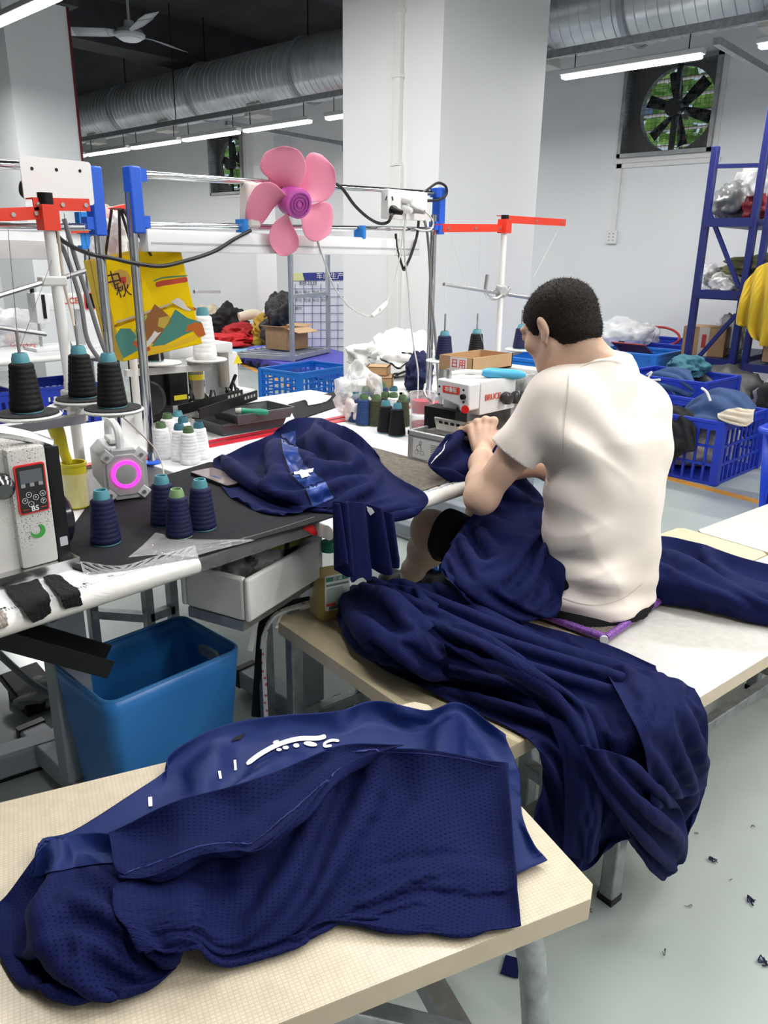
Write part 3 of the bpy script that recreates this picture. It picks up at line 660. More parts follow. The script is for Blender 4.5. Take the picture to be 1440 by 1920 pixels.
# white lettering, cut off by the sleeve above it
def blob(cx, cy, w, h, a=0, n=12): return [(cx+w*math.cos(t)*math.cos(a)-h*math.sin(t)*math.sin(a), cy+w*math.cos(t)*math.sin(a)+h*math.sin(t)*math.cos(a)) for t in np.linspace(0, 2*math.pi, n, endpoint=False)]
def stroke(pts, w):
    pts = smooth_path([(p[0], p[1], 0) for p in pts], 5); L, Rr = [], []
    for i, p in enumerate(pts):
        d = pts[min(i+1, len(pts)-1)]-pts[max(i-1, 0)]; d = d/(np.linalg.norm(d)+1e-9); n = np.array([-d[1], d[0], 0])*w/2; k = .55 if i in (0, len(pts)-1) else 1
        L.append(tuple((p+n*k)[:2])); Rr.append(tuple((p-n*k)[:2]))
    return L+Rr[::-1]
letters = [stroke([(463, 1436), (490, 1416), (525, 1398), (560, 1388), (595, 1387), (611, 1383)], 9), blob(518, 1394, 6, 3, -.3), blob(524, 1409, 5, 3), blob(536, 1405, 5.5, 3.5), blob(555, 1401, 6, 4), blob(582, 1398, 13, 4.5, .15), stroke([(636, 1392), (622, 1391), (610, 1396), (609, 1402), (622, 1401)], 5),
           stroke([(439, 1428), (441, 1447)], 11), stroke([(410, 1448), (412, 1462)], 9), stroke([(281, 1497), (282, 1515)], 13)]
for _l in letters: decal('white_letter', [_l], bvN[:1], PRINT, o1)
decal('size_tag', [[(432, 1392), (438, 1385), (462, 1374), (450, 1388)]], bvN[:1], BLKTRIM, o1)
decal('satin_panel', [[(72, 1575), (208, 1560), (212, 1620), (150, 1628), (62, 1645)]], bvN[:2], SATIN, o2, lift=.003)
# hem stitch lines
def seam(pts, bv, parent, w=1.3, mat=None): decal('seam', [stroke(pts, w)], bv, mat or SEAM, parent, step=6, lift=.0032)
seam([(228, 1642), (300, 1618), (380, 1588), (440, 1582), (482, 1578), (550, 1520), (640, 1440)], bvN, o4); seam([(660, 1412), (720, 1408), (840, 1418), (945, 1440)], bvN, o3)
# ---------------------------------------------------------------- fabric pile on the benches with the hanging front
ey = np.array([-math.sin(a85), math.cos(a85)])
def H(px, py, c): return PN(px, py, ey, c)
def on_bench(p):
    p = box_push(p, a85, .915, 1.222, .833, 1.588, BZ, .005); p = box_push(p, a85, 1.222, 2.44, .705, 1.36, BZ, .005); p[..., 2] = np.maximum(p[..., 2], .004); return p
GP = 'navy fabric heaps around the worker'
o5, PE = pile('fabric_heap', 'long heap of navy mesh cut pieces spilling over the bench front to the floor', MESHF, [
    Zs(.5, (634, 1160, .47), (660, 1100, .51), (720, 1085, .55), (790, 1092, .56), (850, 1100, .56), (905, 1118, .53)),
    Zs(.5, (650, 1205, .47), (690, 1150, .55), (770, 1135, .58), (850, 1140, .58), (920, 1150, .57), (985, 1172, .50)),
    Zs(.5, (715, 1250, .47), (770, 1210, .55), (850, 1190, .57), (930, 1190, .57), (1010, 1200, .55), (1095, 1218, .48)),
    Zs(.5, (830, 1305, .465), (890, 1270, .51), (960, 1250, .54), (1040, 1245, .545), (1120, 1245, .53), (1200, 1250, .475)),
    Zs(.5, (960, 1365, .46), (1010, 1340, .485), (1070, 1320, .50), (1140, 1300, .51), (1220, 1290, .505), (1295, 1290, .475)),
    [H(1004, 1400, .80), H(1050, 1400, .79), H(1110, 1390, .74), H(1180, 1370, .69), H(1255, 1350, .68), H(1318, 1340, .685)],
    [H(1018, 1450, .79), H(1060, 1480, .76), H(1120, 1470, .72), H(1190, 1450, .68), H(1265, 1430, .67), H(1324, 1410, .68)],
    [H(1005, 1520, .78), H(1055, 1560, .75), H(1110, 1550, .71), H(1180, 1530, .675), H(1260, 1510, .665), H(1324, 1480, .675)],
    [H(992, 1585, .77), H(1050, 1605, .75), H(1098, 1632, .71), H(1165, 1568, .68), H(1245, 1640, .66), H(1300, 1530, .67)]], 130, 100,
    dict(su=1.02, sv=1.26, collide=on_bench, hold=.3, inner=.03, seed=23, jit=.06, freq=3.2, kb=.3, g=.6), GP)
o6, PF = pile('fabric_heap', 'flat navy mesh layer sticking out from under the long heap', MESHF, [
    Zs(.5, (960, 1158, .462), (1040, 1180, .462), (1130, 1205, .462), (1228, 1248, .462)),
    Zs(.5, (960, 1200, .462), (1050, 1225, .462), (1140, 1250, .462), (1238, 1265, .462)),
    Zs(.5, (980, 1240, .46), (1060, 1265, .46), (1150, 1285, .46), (1250, 1290, .46))], 30, 60, dict(su=1.02, sv=1.03, collide=on_bench, hold=.4, inner=.05, seed=2, jit=.004, steps=40), GP)
o7, PG = pile('fabric_heap', 'bunched navy hood of fabric beside the oil bottle', MESHF, [
    Zs(.5, (640, 1110, .52), (690, 1092, .56), (760, 1100, .58), (820, 1130, .57)),
    Zs(.5, (632, 1150, .50), (700, 1140, .60), (770, 1150, .61), (830, 1180, .58)),
    Zs(.5, (650, 1190, .48), (700, 1190, .58), (770, 1205, .59), (835, 1225, .56)),
    Zs(.5, (690, 1225, .465), (730, 1240, .52), (790, 1260, .52), (850, 1275, .49))], 54, 54,
    dict(su=1.25, sv=1.25, collide=on_bench, hold=.25, inner=.02, seed=8, jit=.035, freq=7, kb=.2, g=.5), GP)
o13, _ = pile('fabric_heap', 'folded navy panel hanging down at the right end of the bench front', MESHF, [
    Zs(.5, (1130, 1245, .50), (1190, 1252, .525), (1250, 1265, .52), (1302, 1290, .48)),
    Zs(.5, (1160, 1300, .535), (1215, 1290, .535), (1265, 1292, .525), (1312, 1312, .475)),
    [H(1195, 1370, .66), H(1240, 1350, .655), H(1285, 1340, .655), H(1325, 1345, .665)],
    [H(1215, 1440, .635), H(1255, 1430, .63), H(1290, 1420, .635), H(1327, 1410, .655)],
    [H(1222, 1530, .625), H(1262, 1500, .62), H(1295, 1492, .63), H(1326, 1475, .65)]], 60, 44, dict(su=1.0, sv=1.2, collide=on_bench, hold=.35, inner=.08, seed=51, jit=.02, freq=3, kb=.25, g=.5), GP)
o14, _ = pile('fabric_heap', 'ragged navy tongue of cut fabric hanging lowest in front of the bench', MESHF, [
    [H(1085, 1395, .70), H(1130, 1405, .665), H(1175, 1420, .65), H(1215, 1440, .645)],
    [H(1120, 1470, .665), H(1165, 1480, .64), H(1205, 1490, .625), H(1250, 1490, .625)],
    [H(1165, 1540, .65), H(1205, 1555, .625), H(1245, 1550, .615), H(1285, 1535, .62)],
    [H(1205, 1600, .645), H(1235, 1620, .625), H(1262, 1610, .615), H(1290, 1590, .615)],
    [H(1232, 1640, .64), H(1245, 1650, .63), H(1265, 1632, .62), H(1282, 1615, .62)]], 56, 44, dict(su=1.0, sv=1.28, hold=.35, inner=.08, seed=53, jit=.02, freq=3, kb=.25, g=.4), GP)
o15, _ = pile('fabric_heap', 'twisted navy fold lying along the middle of the long heap', MESHF, [
    Zs(.5, (800, 1180, .60), (835, 1170, .625), (880, 1172, .62), (910, 1185, .60)),
    Zs(.5, (850, 1215, .595), (890, 1205, .62), (935, 1210, .615), (965, 1228, .59)),
    Zs(.5, (930, 1262, .57), (970, 1255, .60), (1010, 1262, .595), (1035, 1280, .57)),
    Zs(.5, (1010, 1320, .53), (1045, 1312, .555), (1080, 1320, .55), (1098, 1340, .525)),
    [H(1050, 1400, .745), H(1080, 1395, .72), H(1105, 1398, .70), H(1122, 1408, .69)],
    [H(1060, 1500, .72), H(1090, 1500, .69), H(1112, 1500, .675), H(1130, 1500, .67)],
    [H(1055, 1600, .71), H(1085, 1610, .69), H(1105, 1618, .675), H(1120, 1600, .67)]], 80, 36, dict(su=1.0, sv=1.35, hold=.3, inner=.08, seed=57, jit=.02, freq=3, kb=.2, g=.3), GP)
o8, PH = pile('fabric_heap', 'navy mesh fabric roll lying on the bench right of the worker', MESHF, [
    Zs(.5, (1185, 1030, .47), (1235, 1004, .52), (1310, 1018, .53), (1390, 1045, .53), (1460, 1062, .52), (1540, 1085, .50)),
    Zs(.5, (1180, 1060, .52), (1235, 1035, .57), (1310, 1050, .57), (1390, 1075, .56), (1460, 1090, .56), (1540, 1110, .54)),
    Zs(.5, (1175, 1090, .50), (1235, 1075, .55), (1310, 1085, .56), (1390, 1105, .55), (1460, 1120, .54), (1540, 1140, .52)),
    Zs(.46, (1180, 1110, .46), (1235, 1118, .462), (1310, 1130, .462), (1390, 1148, .462), (1460, 1166, .462), (1540, 1190, .462))], 56, 100,
    dict(su=1.12, sv=1.06, collide=on_bench, hold=.35, inner=.02, seed=9, jit=.02, freq=6, kb=.3), GP)
# ---------------------------------------------------------------- jersey spread on the sewing table
TZ = .765
def on_table(p): p = box_push(p, 0, -1, 2.6, 1.20, 2.06, TZ, .005); return p
o9, PI = pile('jersey', 'navy jersey with a shiny stripe spread over the sewing table edge', MESHF, [
    Zs(.8, (528, 800, .85), (560, 782, .85), (610, 785, .84), (655, 805, .83), (690, 832, .80), (706, 850, .785)),
    Zs(.8, (478, 826, .82), (530, 828, .86), (600, 832, .86), (660, 842, .85), (700, 862, .82), (730, 880, .785)),
    Zs(.8, (432, 850, .79), (500, 860, .84), (580, 868, .86), (660, 872, .85), (710, 890, .82), (765, 905, .785)),
    Zs(.78, (396, 866, .775), (470, 890, .81), (560, 905, .83), (650, 905, .83), (715, 912, .81), (800, 925, .785)),
    Zs(.78, (432, 925, .775), (490, 925, .80), (570, 930, .81), (650, 930, .81), (715, 935, .795), (799, 945, .77)),
    Zs(.775, (512, 962, .775), (550, 962, .78), (600, 950, .785), (650, 950, .785), (695, 965, .76), (740, 962, .755))], 84, 92,
    dict(su=1.17, sv=1.19, collide=on_table, hold=.28, inner=.012, seed=14, jit=.05, freq=3.5, kb=.25, g=.7), 'jerseys on the sewing table')
bvT = [bvh_of(PI)]
decal('satin_stripe', [[(526, 815), (552, 808), (560, 850), (580, 880), (610, 905), (626, 935), (585, 952), (572, 915), (545, 890), (531, 850)]], bvT, SATIN2, o9, lift=.003)
decal('white_print', [[(550, 888), (562, 886), (566, 882), (572, 884), (588, 880), (586, 886), (578, 889), (581, 894), (570, 893), (566, 898), (562, 892), (552, 892)]], bvT, PRINT, o9, step=3, lift=.0045)
for pts in ([(525, 815), (530, 850), (544, 891), (571, 916), (584, 953)], [(553, 808), (561, 850), (581, 880), (611, 904), (628, 935)]): seam(pts, bvT, o9, 1.6, BLKTRIM)
def hang(nu, nv):
    T = [PY(x, y, 1.165) for x, y in ((616, 940), (650, 938), (690, 945), (734, 965))]; B_ = [PY(x, y, 1.15) for x, y in ((622, 1050), (655, 1085), (700, 1068), (736, 1048))]
    t, b = cr(np.array(T), np.linspace(0, 1, nu)), cr(np.array(B_), np.linspace(0, 1, nu)); v = np.linspace(0, 1, nv)[None, :, None]; P = (1-v)*t[:, None]+v*b[:, None]
    q_ = np.linspace(0, 1, nu); w = np.sin(q_*2*math.pi*4.6+1.3*np.sin(q_*7)+.4)*(.55+.45*np.sin(q_*9+1)); P[..., 1] -= ((.018+.012*np.linspace(0, 1, nv))[None]*(w[:, None]+.6)); P[:, -1, 2] += .006*np.sign(np.sin(np.linspace(0, 1, nu)*2*math.pi*5.3)); return P
o10, PJ = pile('jersey', 'pleated bundle of navy mesh hanging down in front of the sewing table', MESHF, hang, 90, 34, dict(su=1.0, sv=1.0, steps=10, hold=.5, inner=.2, g=0, jit=.004), 'jerseys on the sewing table')
decal('white_print', [[(686, 948), (698, 952), (703, 960), (696, 966), (690, 958)]], [bvh_of(PJ)], PRINT, o10, step=3)
# ================================================================== the seated worker: smooth blended volumes turned into one surface
class Vol:
    def __init__(s, lo, hi, h):
        s.lo = np.array(lo, np.float32); s.h = h; s.n = np.ceil((np.array(hi)-s.lo)/h).astype(int)+1; s.D = np.full(s.n, 1.0, np.float32)
    def blk(s, lo, hi):
        a = np.clip(((np.array(lo)-s.lo)/s.h).astype(int)-1, 0, s.n-1); b = np.clip(((np.array(hi)-s.lo)/s.h).astype(int)+3, 1, s.n)
        sl = tuple(slice(i, max(j, i+1)) for i, j in zip(a, b))
        ax = [s.lo[i]+s.h*np.arange(sl[i].start, sl[i].stop, dtype=np.float32) for i in range(3)]
        return sl, np.stack(np.meshgrid(*ax, indexing='ij'), -1)
    def put(s, fn, lo, hi, k=.02, mode='add'):
        m = k+.03; sl, p = s.blk(np.array(lo)-m, np.array(hi)+m); d = fn(p).astype(np.float32); D = s.D[sl]
        if mode == 'add': hh = np.maximum(k-np.abs(D-d), 0)/k; s.D[sl] = np.minimum(D, d)-hh*hh*k*.25
        else: hh = np.maximum(k-np.abs(D+d), 0)/k; s.D[sl] = np.maximum(D, -d)+hh*hh*k*.25
        return s
    def cone(s, a, b, r1, r2, k=.02, mode='add'):
        a, b = np.array(a, np.float32), np.array(b, np.float32); ab = b-a; L = float(ab @ ab)+1e-9
        def fn(p): q = p-a; t = np.clip((q @ ab)/L, 0, 1); return np.linalg.norm(q-t[..., None]*ab, axis=-1)-(r1+(r2-r1)*t)
        m = max(r1, r2); return s.put(fn, np.minimum(a, b)-m, np.maximum(a, b)+m, k, mode)
    def chain(s, pts, rs, k=.02):
        for i in range(len(pts)-1): s.cone(pts[i], pts[i+1], rs[i], rs[i+1], k)
        return s
    def ell(s, c, r, rot=None, k=.02, mode='add'):
        c = np.array(c, np.float32); r = np.array(r, np.float32); Rm = np.eye(3, dtype=np.float32) if rot is None else np.array(rot, np.float32)
        def fn(p): q = (p-c) @ Rm; k0 = np.linalg.norm(q/r, axis=-1); k1 = np.linalg.norm(q/(r*r), axis=-1)+1e-6; return k0*(k0-1)/k1
        m = float(max(r)); return s.put(fn, c-m, c+m, k, mode)
    def stack(s, rows, ex, eyv, k=.03):
        """rows of (z, cx, cy, a, b): stacked ellipses"""
        rows = np.array(rows, np.float32); z = rows[:, 0]
        def fn(p):
            zz = np.clip(p[..., 2], z[0], z[-1]); c = [np.interp(zz, z, rows[:, i]) for i in (1, 2, 3, 4)]
            qx, qy = p[..., 0]-c[0], p[..., 1]-c[1]; u = qx*ex[0]+qy*ex[1]; v = qx*eyv[0]+qy*eyv[1]; rr = np.sqrt((u/c[2])**2+(v/c[3])**2)
            d = (rr-1)*np.minimum(c[2], c[3]); dz = np.maximum(z[0]-p[..., 2], p[..., 2]-z[-1]); return np.maximum(d, dz)
        m = rows[:, 3].max()+.02; lo = [rows[:, 1].min()-m, rows[:, 2].min()-m, z[0]]; hi = [rows[:, 1].max()+m, rows[:, 2].max()+m, z[-1]]
        return s.put(fn, lo, hi, k)
    def surface(s):
        D = s.D; S = D < 0; n = np.array(D.shape)-1
        cnt = np.zeros(n, np.int8)
        for o in np.ndindex(2, 2, 2): cnt += S[o[0]:o[0]+n[0], o[1]:o[1]+n[1], o[2]:o[2]+n[2]]
        I = np.argwhere((cnt > 0) & (cnt < 8)); ids = np.full(n, -1, np.int64); ids[tuple(I.T)] = np.arange(len(I))
        acc = np.zeros((len(I), 3)); num = np.zeros(len(I))
        for ax in range(3):
            for o in np.ndindex(2, 2):
                e = np.insert(np.array(o), ax, 0); f = e.copy(); f[ax] = 1; a = D[tuple((I+e).T)]; b = D[tuple((I+f).T)]
                m = (a < 0) != (b < 0); t = a[m]/(a[m]-b[m]); q = (I+e)[m].astype(float); q[:, ax] += t; acc[m] += q; num[m] += 1
        V = s.lo+s.h*(acc/num[:, None]); Fs = []
        for ax in range(3):
            a = [slice(1, -1)]*3; a[ax] = slice(0, -1); b = [slice(1, -1)]*3; b[ax] = slice(1, None); A, B_ = S[tuple(a)], S[tuple(b)]
            E = np.argwhere(A != B_); off = np.array([1, 1, 1]); off[ax] = 0; E = E+off; o1, o2 = [i for i in range(3) if i != ax]; d1 = np.eye(3, dtype=int)[o1]; d2 = np.eye(3, dtype=int)[o2]
            q = np.stack([ids[tuple(E.T)], ids[tuple((E-d1).T)], ids[tuple((E-d1-d2).T)], ids[tuple((E-d2).T)]], -1); fl = S[tuple(E.T)]
            if ax == 1: fl = ~fl
            q[~fl] = q[~fl][:, ::-1]; Fs.append(q)
        Fq = np.concatenate(Fs); return V, Fq[(Fq >= 0).all(1)]
def sdf_obj(name, V, Fq, mat, parent, smooth=3, keep=None, snap=None):
    if keep is not None:
        fc = V[Fq].mean(1); Fq = Fq[keep(fc)]; u, inv = np.unique(Fq, return_inverse=True); V = V[u]; Fq = inv.reshape(Fq.shape)
    # a little Laplacian smoothing
    e = np.concatenate([Fq[:, [0, 1]], Fq[:, [1, 2]], Fq[:, [2, 3]], Fq[:, [3, 0]]]); e = np.concatenate([e, e[:, ::-1]])
    for _ in range(smooth):
        acc = np.zeros_like(V); c = np.zeros(len(V)); np.add.at(c, e[:, 0], 1); np.add.at(acc, e[:, 0], V[e[:, 1]]); V = V*.5+.5*acc/np.maximum(c, 1)[:, None]
    if snap is not None:   # trim the open edges clean
        q = np.sort(np.concatenate([Fq[:, [0, 1]], Fq[:, [1, 2]], Fq[:, [2, 3]], Fq[:, [3, 0]]]), 1); key = q[:, 0].astype(np.int64)*len(V)+q[:, 1]; uk, cn = np.unique(key, return_counts=True); bd = uk[cn == 1]; bd = np.unique(np.concatenate([bd//len(V), bd % len(V)])); V[bd] = snap(V[bd])
    me = bpy.data.meshes.new(name); me.from_pydata(V.tolist(), [], Fq.tolist()); me.polygons.foreach_set('use_smooth', np.ones(len(me.polygons), dtype=bool)); me.update()
    return put(name, me, mat, parent, True)
FAZ = R(69); FW = np.array([math.cos(FAZ), math.sin(FAZ), 0]); RT = np.array([math.sin(FAZ), -math.cos(FAZ), 0])
J = dict(t0=(1.788, .875, .539), ls=(1.685, .975, 1.018), rs=(1.925, .882, .982), le=(1.580, 1.112, .762), lw=(1.772, 1.253, .822),
         re=(2.0, 1.05, .742), rw=(1.915, 1.165, .772), hc=(1.742, 1.022, 1.190), c7=(1.812, .945, 1.10), lh=(1.712, .93, .545), rh=(1.862, .88, .545), lk=(1.690, 1.365, .572), rk=(1.93, 1.34, .575), la=(1.885, 1.612, .285), ra=(2.06, 1.55, .25))
J = {k: np.array(v) for k, v in J.items()}
TORSO = [(.47, 1.786, .868), (.54, 1.788, .872), (.69, 1.799, .874), (.83, 1.809, .888), (.93, 1.808, .903), (1.0, 1.812, .915), (1.06, 1.815, .925), (1.12, 1.812, .945)]
# head frame
haz, hp = R(85), R(27); hf = np.array([math.cos(haz)*math.cos(hp), math.sin(haz)*math.cos(hp), -math.sin(hp)]); hr = np.array([math.sin(haz), -math.cos(haz), 0.0]); hu = np.cross(hr, hf); HR = np.stack([hr, hf, hu], 1)
def hd(x, y, z): return J['hc']+HR @ np.array([x, y, z])
SKIN = M('skin', (.67, .44, .32), .5, nz=(9, .10), bump=(220, .05)); SKIN.node_tree.nodes['Principled BSDF'].inputs['Subsurface Weight'].default_value = .12; SKIN.node_tree.nodes['Principled BSDF'].inputs['Subsurface Radius'].default_value = (.012, .005, .003)
def body():
    v = Vol((1.50, .72, .16), (2.16, 1.72, 1.32), .0037)
    v.stack([(z, x, y, a, b) for (z, x, y), (a, b) in zip(TORSO, ((.14, .10), (.15, .105), (.13, .095), (.145, .10), (.155, .10), (.13, .085), (.07, .06), (.05, .05)))], RT, FW, .03)
    for sd in ('l', 'r'):
        s_, e_, w_ = J[sd+'s'], J[sd+'e'], J[sd+'w']
        v.cone(J['c7']-np.array([0, 0, .03]), s_, .045, .05, .04)
        v.chain([s_, s_*.55+e_*.45, e_], [.052, .047, .038], .03)
        ax = e_-s_; fa = w_-e_
        v.ell(e_-.012*(fa/np.linalg.norm(fa))+.004*ax/np.linalg.norm(ax), (.036, .036, .036), k=.03)
        v.chain([e_, e_*.72+w_*.28, e_*.3+w_*.7, w_], [.038, .0385, .033, .026], .03)
    # left hand: back of the hand up, fingers curling down over the cloth
    w_ = J['lw']; m0 = np.array([1.815, 1.293, .893]); lat = np.array([-.60, .72, -.30]); lat /= np.linalg.norm(lat); pd = (m0-w_)/np.linalg.norm(m0-w_); nrm = np.cross(lat, pd)
    nrm_ = nrm if nrm @ (J['lw']-CPOS) > 0 else -nrm
    for i, (o, L) in enumerate(((-.036, .068), (-.012, .076), (.013, .070), (.036, .055))):
        b_ = w_+pd*.016+lat*o*.55; mc = m0+lat*o+pd*(.004 if i in (1, 2) else -.006)
        v.cone(b_, mc, .0135, .0112, .010); v.ell(mc-nrm_*.003, (.0128,)*3, k=.006); v.cone(b_-nrm_*.008, mc-nrm_*.009, .0035, .0045, .008)
        d1 = np.array([.22, .85, -.32])+lat*o*5; d1 /= np.linalg.norm(d1); d2 = d1*.55+np.array([0, .1, -.9]); d2 /= np.linalg.norm(d2); d3 = np.array([-.1, -.05, -1.0])+lat*o*2; d3 /= np.linalg.norm(d3)
        if i == 3: d1 = np.array([-.25, .75, -.25]); d1 /= np.linalg.norm(d1); d2 = np.array([-.15, .45, -.85]); d2 /= np.linalg.norm(d2)
        if i == 2: d1 = np.array([.20, .75, -.30]); d1 /= np.linalg.norm(d1)
        p1 = mc+d1*L*.5; p2 = p1+d2*L*.32; p3 = p2+d3*L*.24
        v.chain([mc, p1, p2, p3], [.0118, .0098, .0088, .0075], .006); v.ell(p1, (.0102,)*3, k=.006)
    v.cone(w_+pd*.012+nrm_*.004, m0-pd*.03+nrm_*.006, .021, .018, .014)
    th = w_+pd*.022-lat*.022; t1 = th-lat*.022+pd*.028+np.array([.02, 0, -.012]); t2 = t1+np.array([.022, .022, -.012]); t3 = t2+np.array([.018, .018, -.016]); v.chain([th, t1, t2, t3], [.016, .0135, .0115, .009], .01)
    # right hand: half closed on the fabric in front of the belly
    w_ = J['rw']; pd = np.array([-.45, .80, -.15]); pd /= np.linalg.norm(pd); lat = np.array([.25, .1, .95]); lat -= pd*(lat @ pd); lat /= np.linalg.norm(lat); m0 = w_+pd*.085
    for i, (o, L) in enumerate(((.032, .066), (.011, .074), (-.011, .068), (-.032, .054))):
        mc = m0+lat*o; v.cone(w_+pd*.015+lat*o*.5, mc, .017, .0125, .02); inn = np.cross(pd, lat); inn = inn if inn[0] < 0 else -inn
        p1 = mc+(pd*.7+inn*.6)*L*.45; p2 = p1+(inn*.95-pd*.1)*L*.33; p3 = p2+(inn*.4-pd*.8)*L*.25; v.chain([mc, p1, p2, p3], [.0118, .0098, .0088, .0078], .006)
    th = w_+pd*.02+lat*.024; v.chain([th, th+pd*.03+lat*.022, th+pd*.058+lat*.02, th+pd*.078+lat*.008], [.016, .0135, .0115, .009], .01)
    # legs
    for sd, dx in (('l', 0), ('r', 0)):
        h_, k_, a_ = J[sd+'h'], J[sd+'k'], J[sd+'a']
        v.chain([h_, h_*.5+k_*.5, k_], [.082, .07, .054], .04); v.ell(k_+np.array([0, .006, .004]), (.054, .055, .056), k=.03)
        cf = k_*.68+a_*.32-FW*.018; v.chain([k_-FW*.008, cf, k_*.2+a_*.8, a_], [.048, .055, .036, .03], .03)
        v.chain([a_, a_+FW*.05+np.array([0, 0, -.045])], [.032, .03], .02)
    # neck and head
    v.chain([J['c7']+np.array([0, .01, -.02]), hd(0, -.035, -.045)], [.060, .054], .035); v.cone(J['c7']+np.array([-.01, .05, -.04]), hd(0, .012, -.07), .045, .042, .03)
    v.ell(hd(0, -.012, .022), (.0745, .093, .082), HR, .02); v.ell(hd(0, .028, -.035), (.058, .062, .070), HR, .03); v.ell(hd(0, .040, -.075), (.042, .042, .032), HR, .03); v.ell(hd(0, .068, -.088), (.020, .018, .016), HR, .02)
    for s_ in (-1, 1):
        v.cone(hd(s_*.058, .0, -.05), hd(s_*.03, .058, -.088), .016, .014, .02)          # jaw line
        v.ell(hd(s_*.040, .062, -.022), (.022, .02, .018), HR, .02)                        # cheek bone
        v.ell(hd(s_*.030, .090, .006), (.017, .014, .011), HR, .012, 'cut')              # eye socket
        v.ell(hd(s_*.030, .080, .005), (.014, .012, .011), HR, .006)                       # eyelid
        v.cone(hd(s_*.012, .087, .022), hd(s_*.046, .074, .024), .008, .007, .012)         # brow
        v.ell(hd(s_*.010, .091, -.027), (.009, .010, .008), HR, .008)                      # nostril wing
        ea = hd(s_*.077, -.008, -.008); er = HR @ np.array(Matrix.Rotation(R(20)*s_, 3, 'Z')) @ np.array(Matrix.Rotation(R(-12), 3, 'X'))
        v.ell(ea+HR @ np.array([s_*.005, -.004, .004]), (.009, .017, .029), er, .006); v.ell(ea+HR @ np.array([s_*.003, .004, -.022]), (.007, .010, .013), er, .006)
        v.ell(ea+HR @ np.array([s_*.0125, .003, .004]), (.007, .009, .017), er, .006, 'cut')
    v.cone(hd(0, .084, .012), hd(0, .099, -.024), .007, .009, .012)
    v.ell(hd(0, .080, -.050), (.021, .009, .006), HR, .008); v.ell(hd(0, .077, -.060), (.017, .009, .007), HR, .008)
    return v.surface()
per = thing('person', 'person in a cream T-shirt and black shorts bent over the sewing machine', 'person', (1.79, .88, .47))
bV, bF = body(); bo = sdf_obj('body', bV, bF, SKIN, per, 1)
# ---------------------------------------------------------------- T-shirt
def shirt():
    v = Vol((1.46, .66, .40), (2.22, 1.22, 1.20), .0046)
    v.stack([(z, x, y, a, b) for (z, x, y), (a, b) in zip([(.42, 1.784, .865)]+TORSO[1:], ((.172, .134), (.172, .132), (.163, .129), (.172, .132), (.176, .128), (.150, .108), (.10, .085), (.080, .075)))], RT, FW, .03)
    for sd in ('l', 'r'):
        s_, e_ = J[sd+'s'], J[sd+'e']; v.cone(J['c7']+np.array([0, -.005, -.045]), s_+np.array([0, 0, -.002]), .062, .066, .05); v.cone(s_, s_*.38+e_*.62, .070, .066, .05)
        v.cone(s_+np.array([0, -.04, -.09])-(RT*(.02 if sd == 'r' else -.02)), s_+np.array([0, -.01, -.02]), .075, .07, .05)
    sl, p = v.blk(v.lo, v.lo+v.h*v.n); q = p-np.array([1.8, .88, .5]); u = q @ RT.astype(np.float32); w = q @ FW.astype(np.float32); z = q[..., 2]
    f = np.zeros(u.shape, np.float32)
    f += .0036*np.sin(34*u+5*z+1.3*np.sin(9*z))*np.clip(1.2-z*1.6, .1, 1)                 # long soft vertical folds
    f += .0105*np.sin(46*z-30*u+2*np.sin(14*u))*np.exp(-((u+.10)**2+(z-.10)**2)/.010)       # bunching at the left hip
    f += .008*np.sin(70*z+18*u)*np.exp(-((u+.12)**2+(z-.06)**2)/.006)
    f += .0095*np.sin(58*(u*.75+z*.66)+2)*np.exp(-((u+.14)**2+(z-.42)**2)/.008)             # folds from the armpit
    f += .0085*np.sin(52*(z*.8-u*.6))*np.exp(-((u-.02)**2+(z-.55)**2)/.006)                 # folds under the collar
    f += .005*np.sin(60*z+10*u)*np.exp(-(z-.03)**2/.002)
    f += .0030*np.sin(23*u+31*z+11*w)*np.sin(17*z-13*u)
    rd = lambda x: (1-np.abs(np.sin(x)))**2.2-.3
    f -= .0075*rd(20*(z+.55*u)+.6*np.sin(11*u))*np.exp(-((u+.11)**2/.006+(z-.36)**2/.010))      # creases fanning from the left armpit
    f -= .0095*rd(27*z-9*u+.8*np.sin(17*u))*np.exp(-((u+.12)**2/.004+(z-.13)**2/.008))           # bunched side
    f -= .0060*rd(19*(z-.9*u)+.5*np.sin(13*z))*np.exp(-((u-.05)**2/.006+(z-.50)**2/.006))         # sag under the right collar
    f -= .0045*rd(15*u+6*z+.7*np.sin(8*z))*np.exp(-((z-.12)**2/.02))                              # long drape folds at the waist
    f -= .0050*rd(30*z+4*u)*np.exp(-((u-.02)**2/.02+(z-.035)**2/.0014))
    v.D += f; return v.surface()
SHIRT = M('cream jersey shirt', (.82, .745, .675), .62, nz=(14, .035), sheen=.2, bump=(420, .05))
sV, sF = shirt()
def keep_shirt(c):
    q = c-np.array([1.8, .88, 0]); u = q @ RT; w = q @ FW; hem = .482+.010*np.clip(u/.16, -1, 1)+.035*np.clip(w/.12, 0, 1)
    k = c[:, 2] > hem
    nd = np.array([.03, .55, .83]); nd /= np.linalg.norm(nd); k &= ~(((c-(J['c7']+np.array([0, .012, .018]))) @ nd > 0) & (np.abs(u) < .14))
    for sd in ('l', 'r'):
        s_, e_ = J[sd+'s'], J[sd+'e']; a = e_-s_; t = ((c-s_) @ a)/(a @ a); d = np.linalg.norm(c-s_-t[:, None]*a, axis=1); k &= ~((t > .56) & (d < (.11 if sd == 'l' else .082)))
    return k
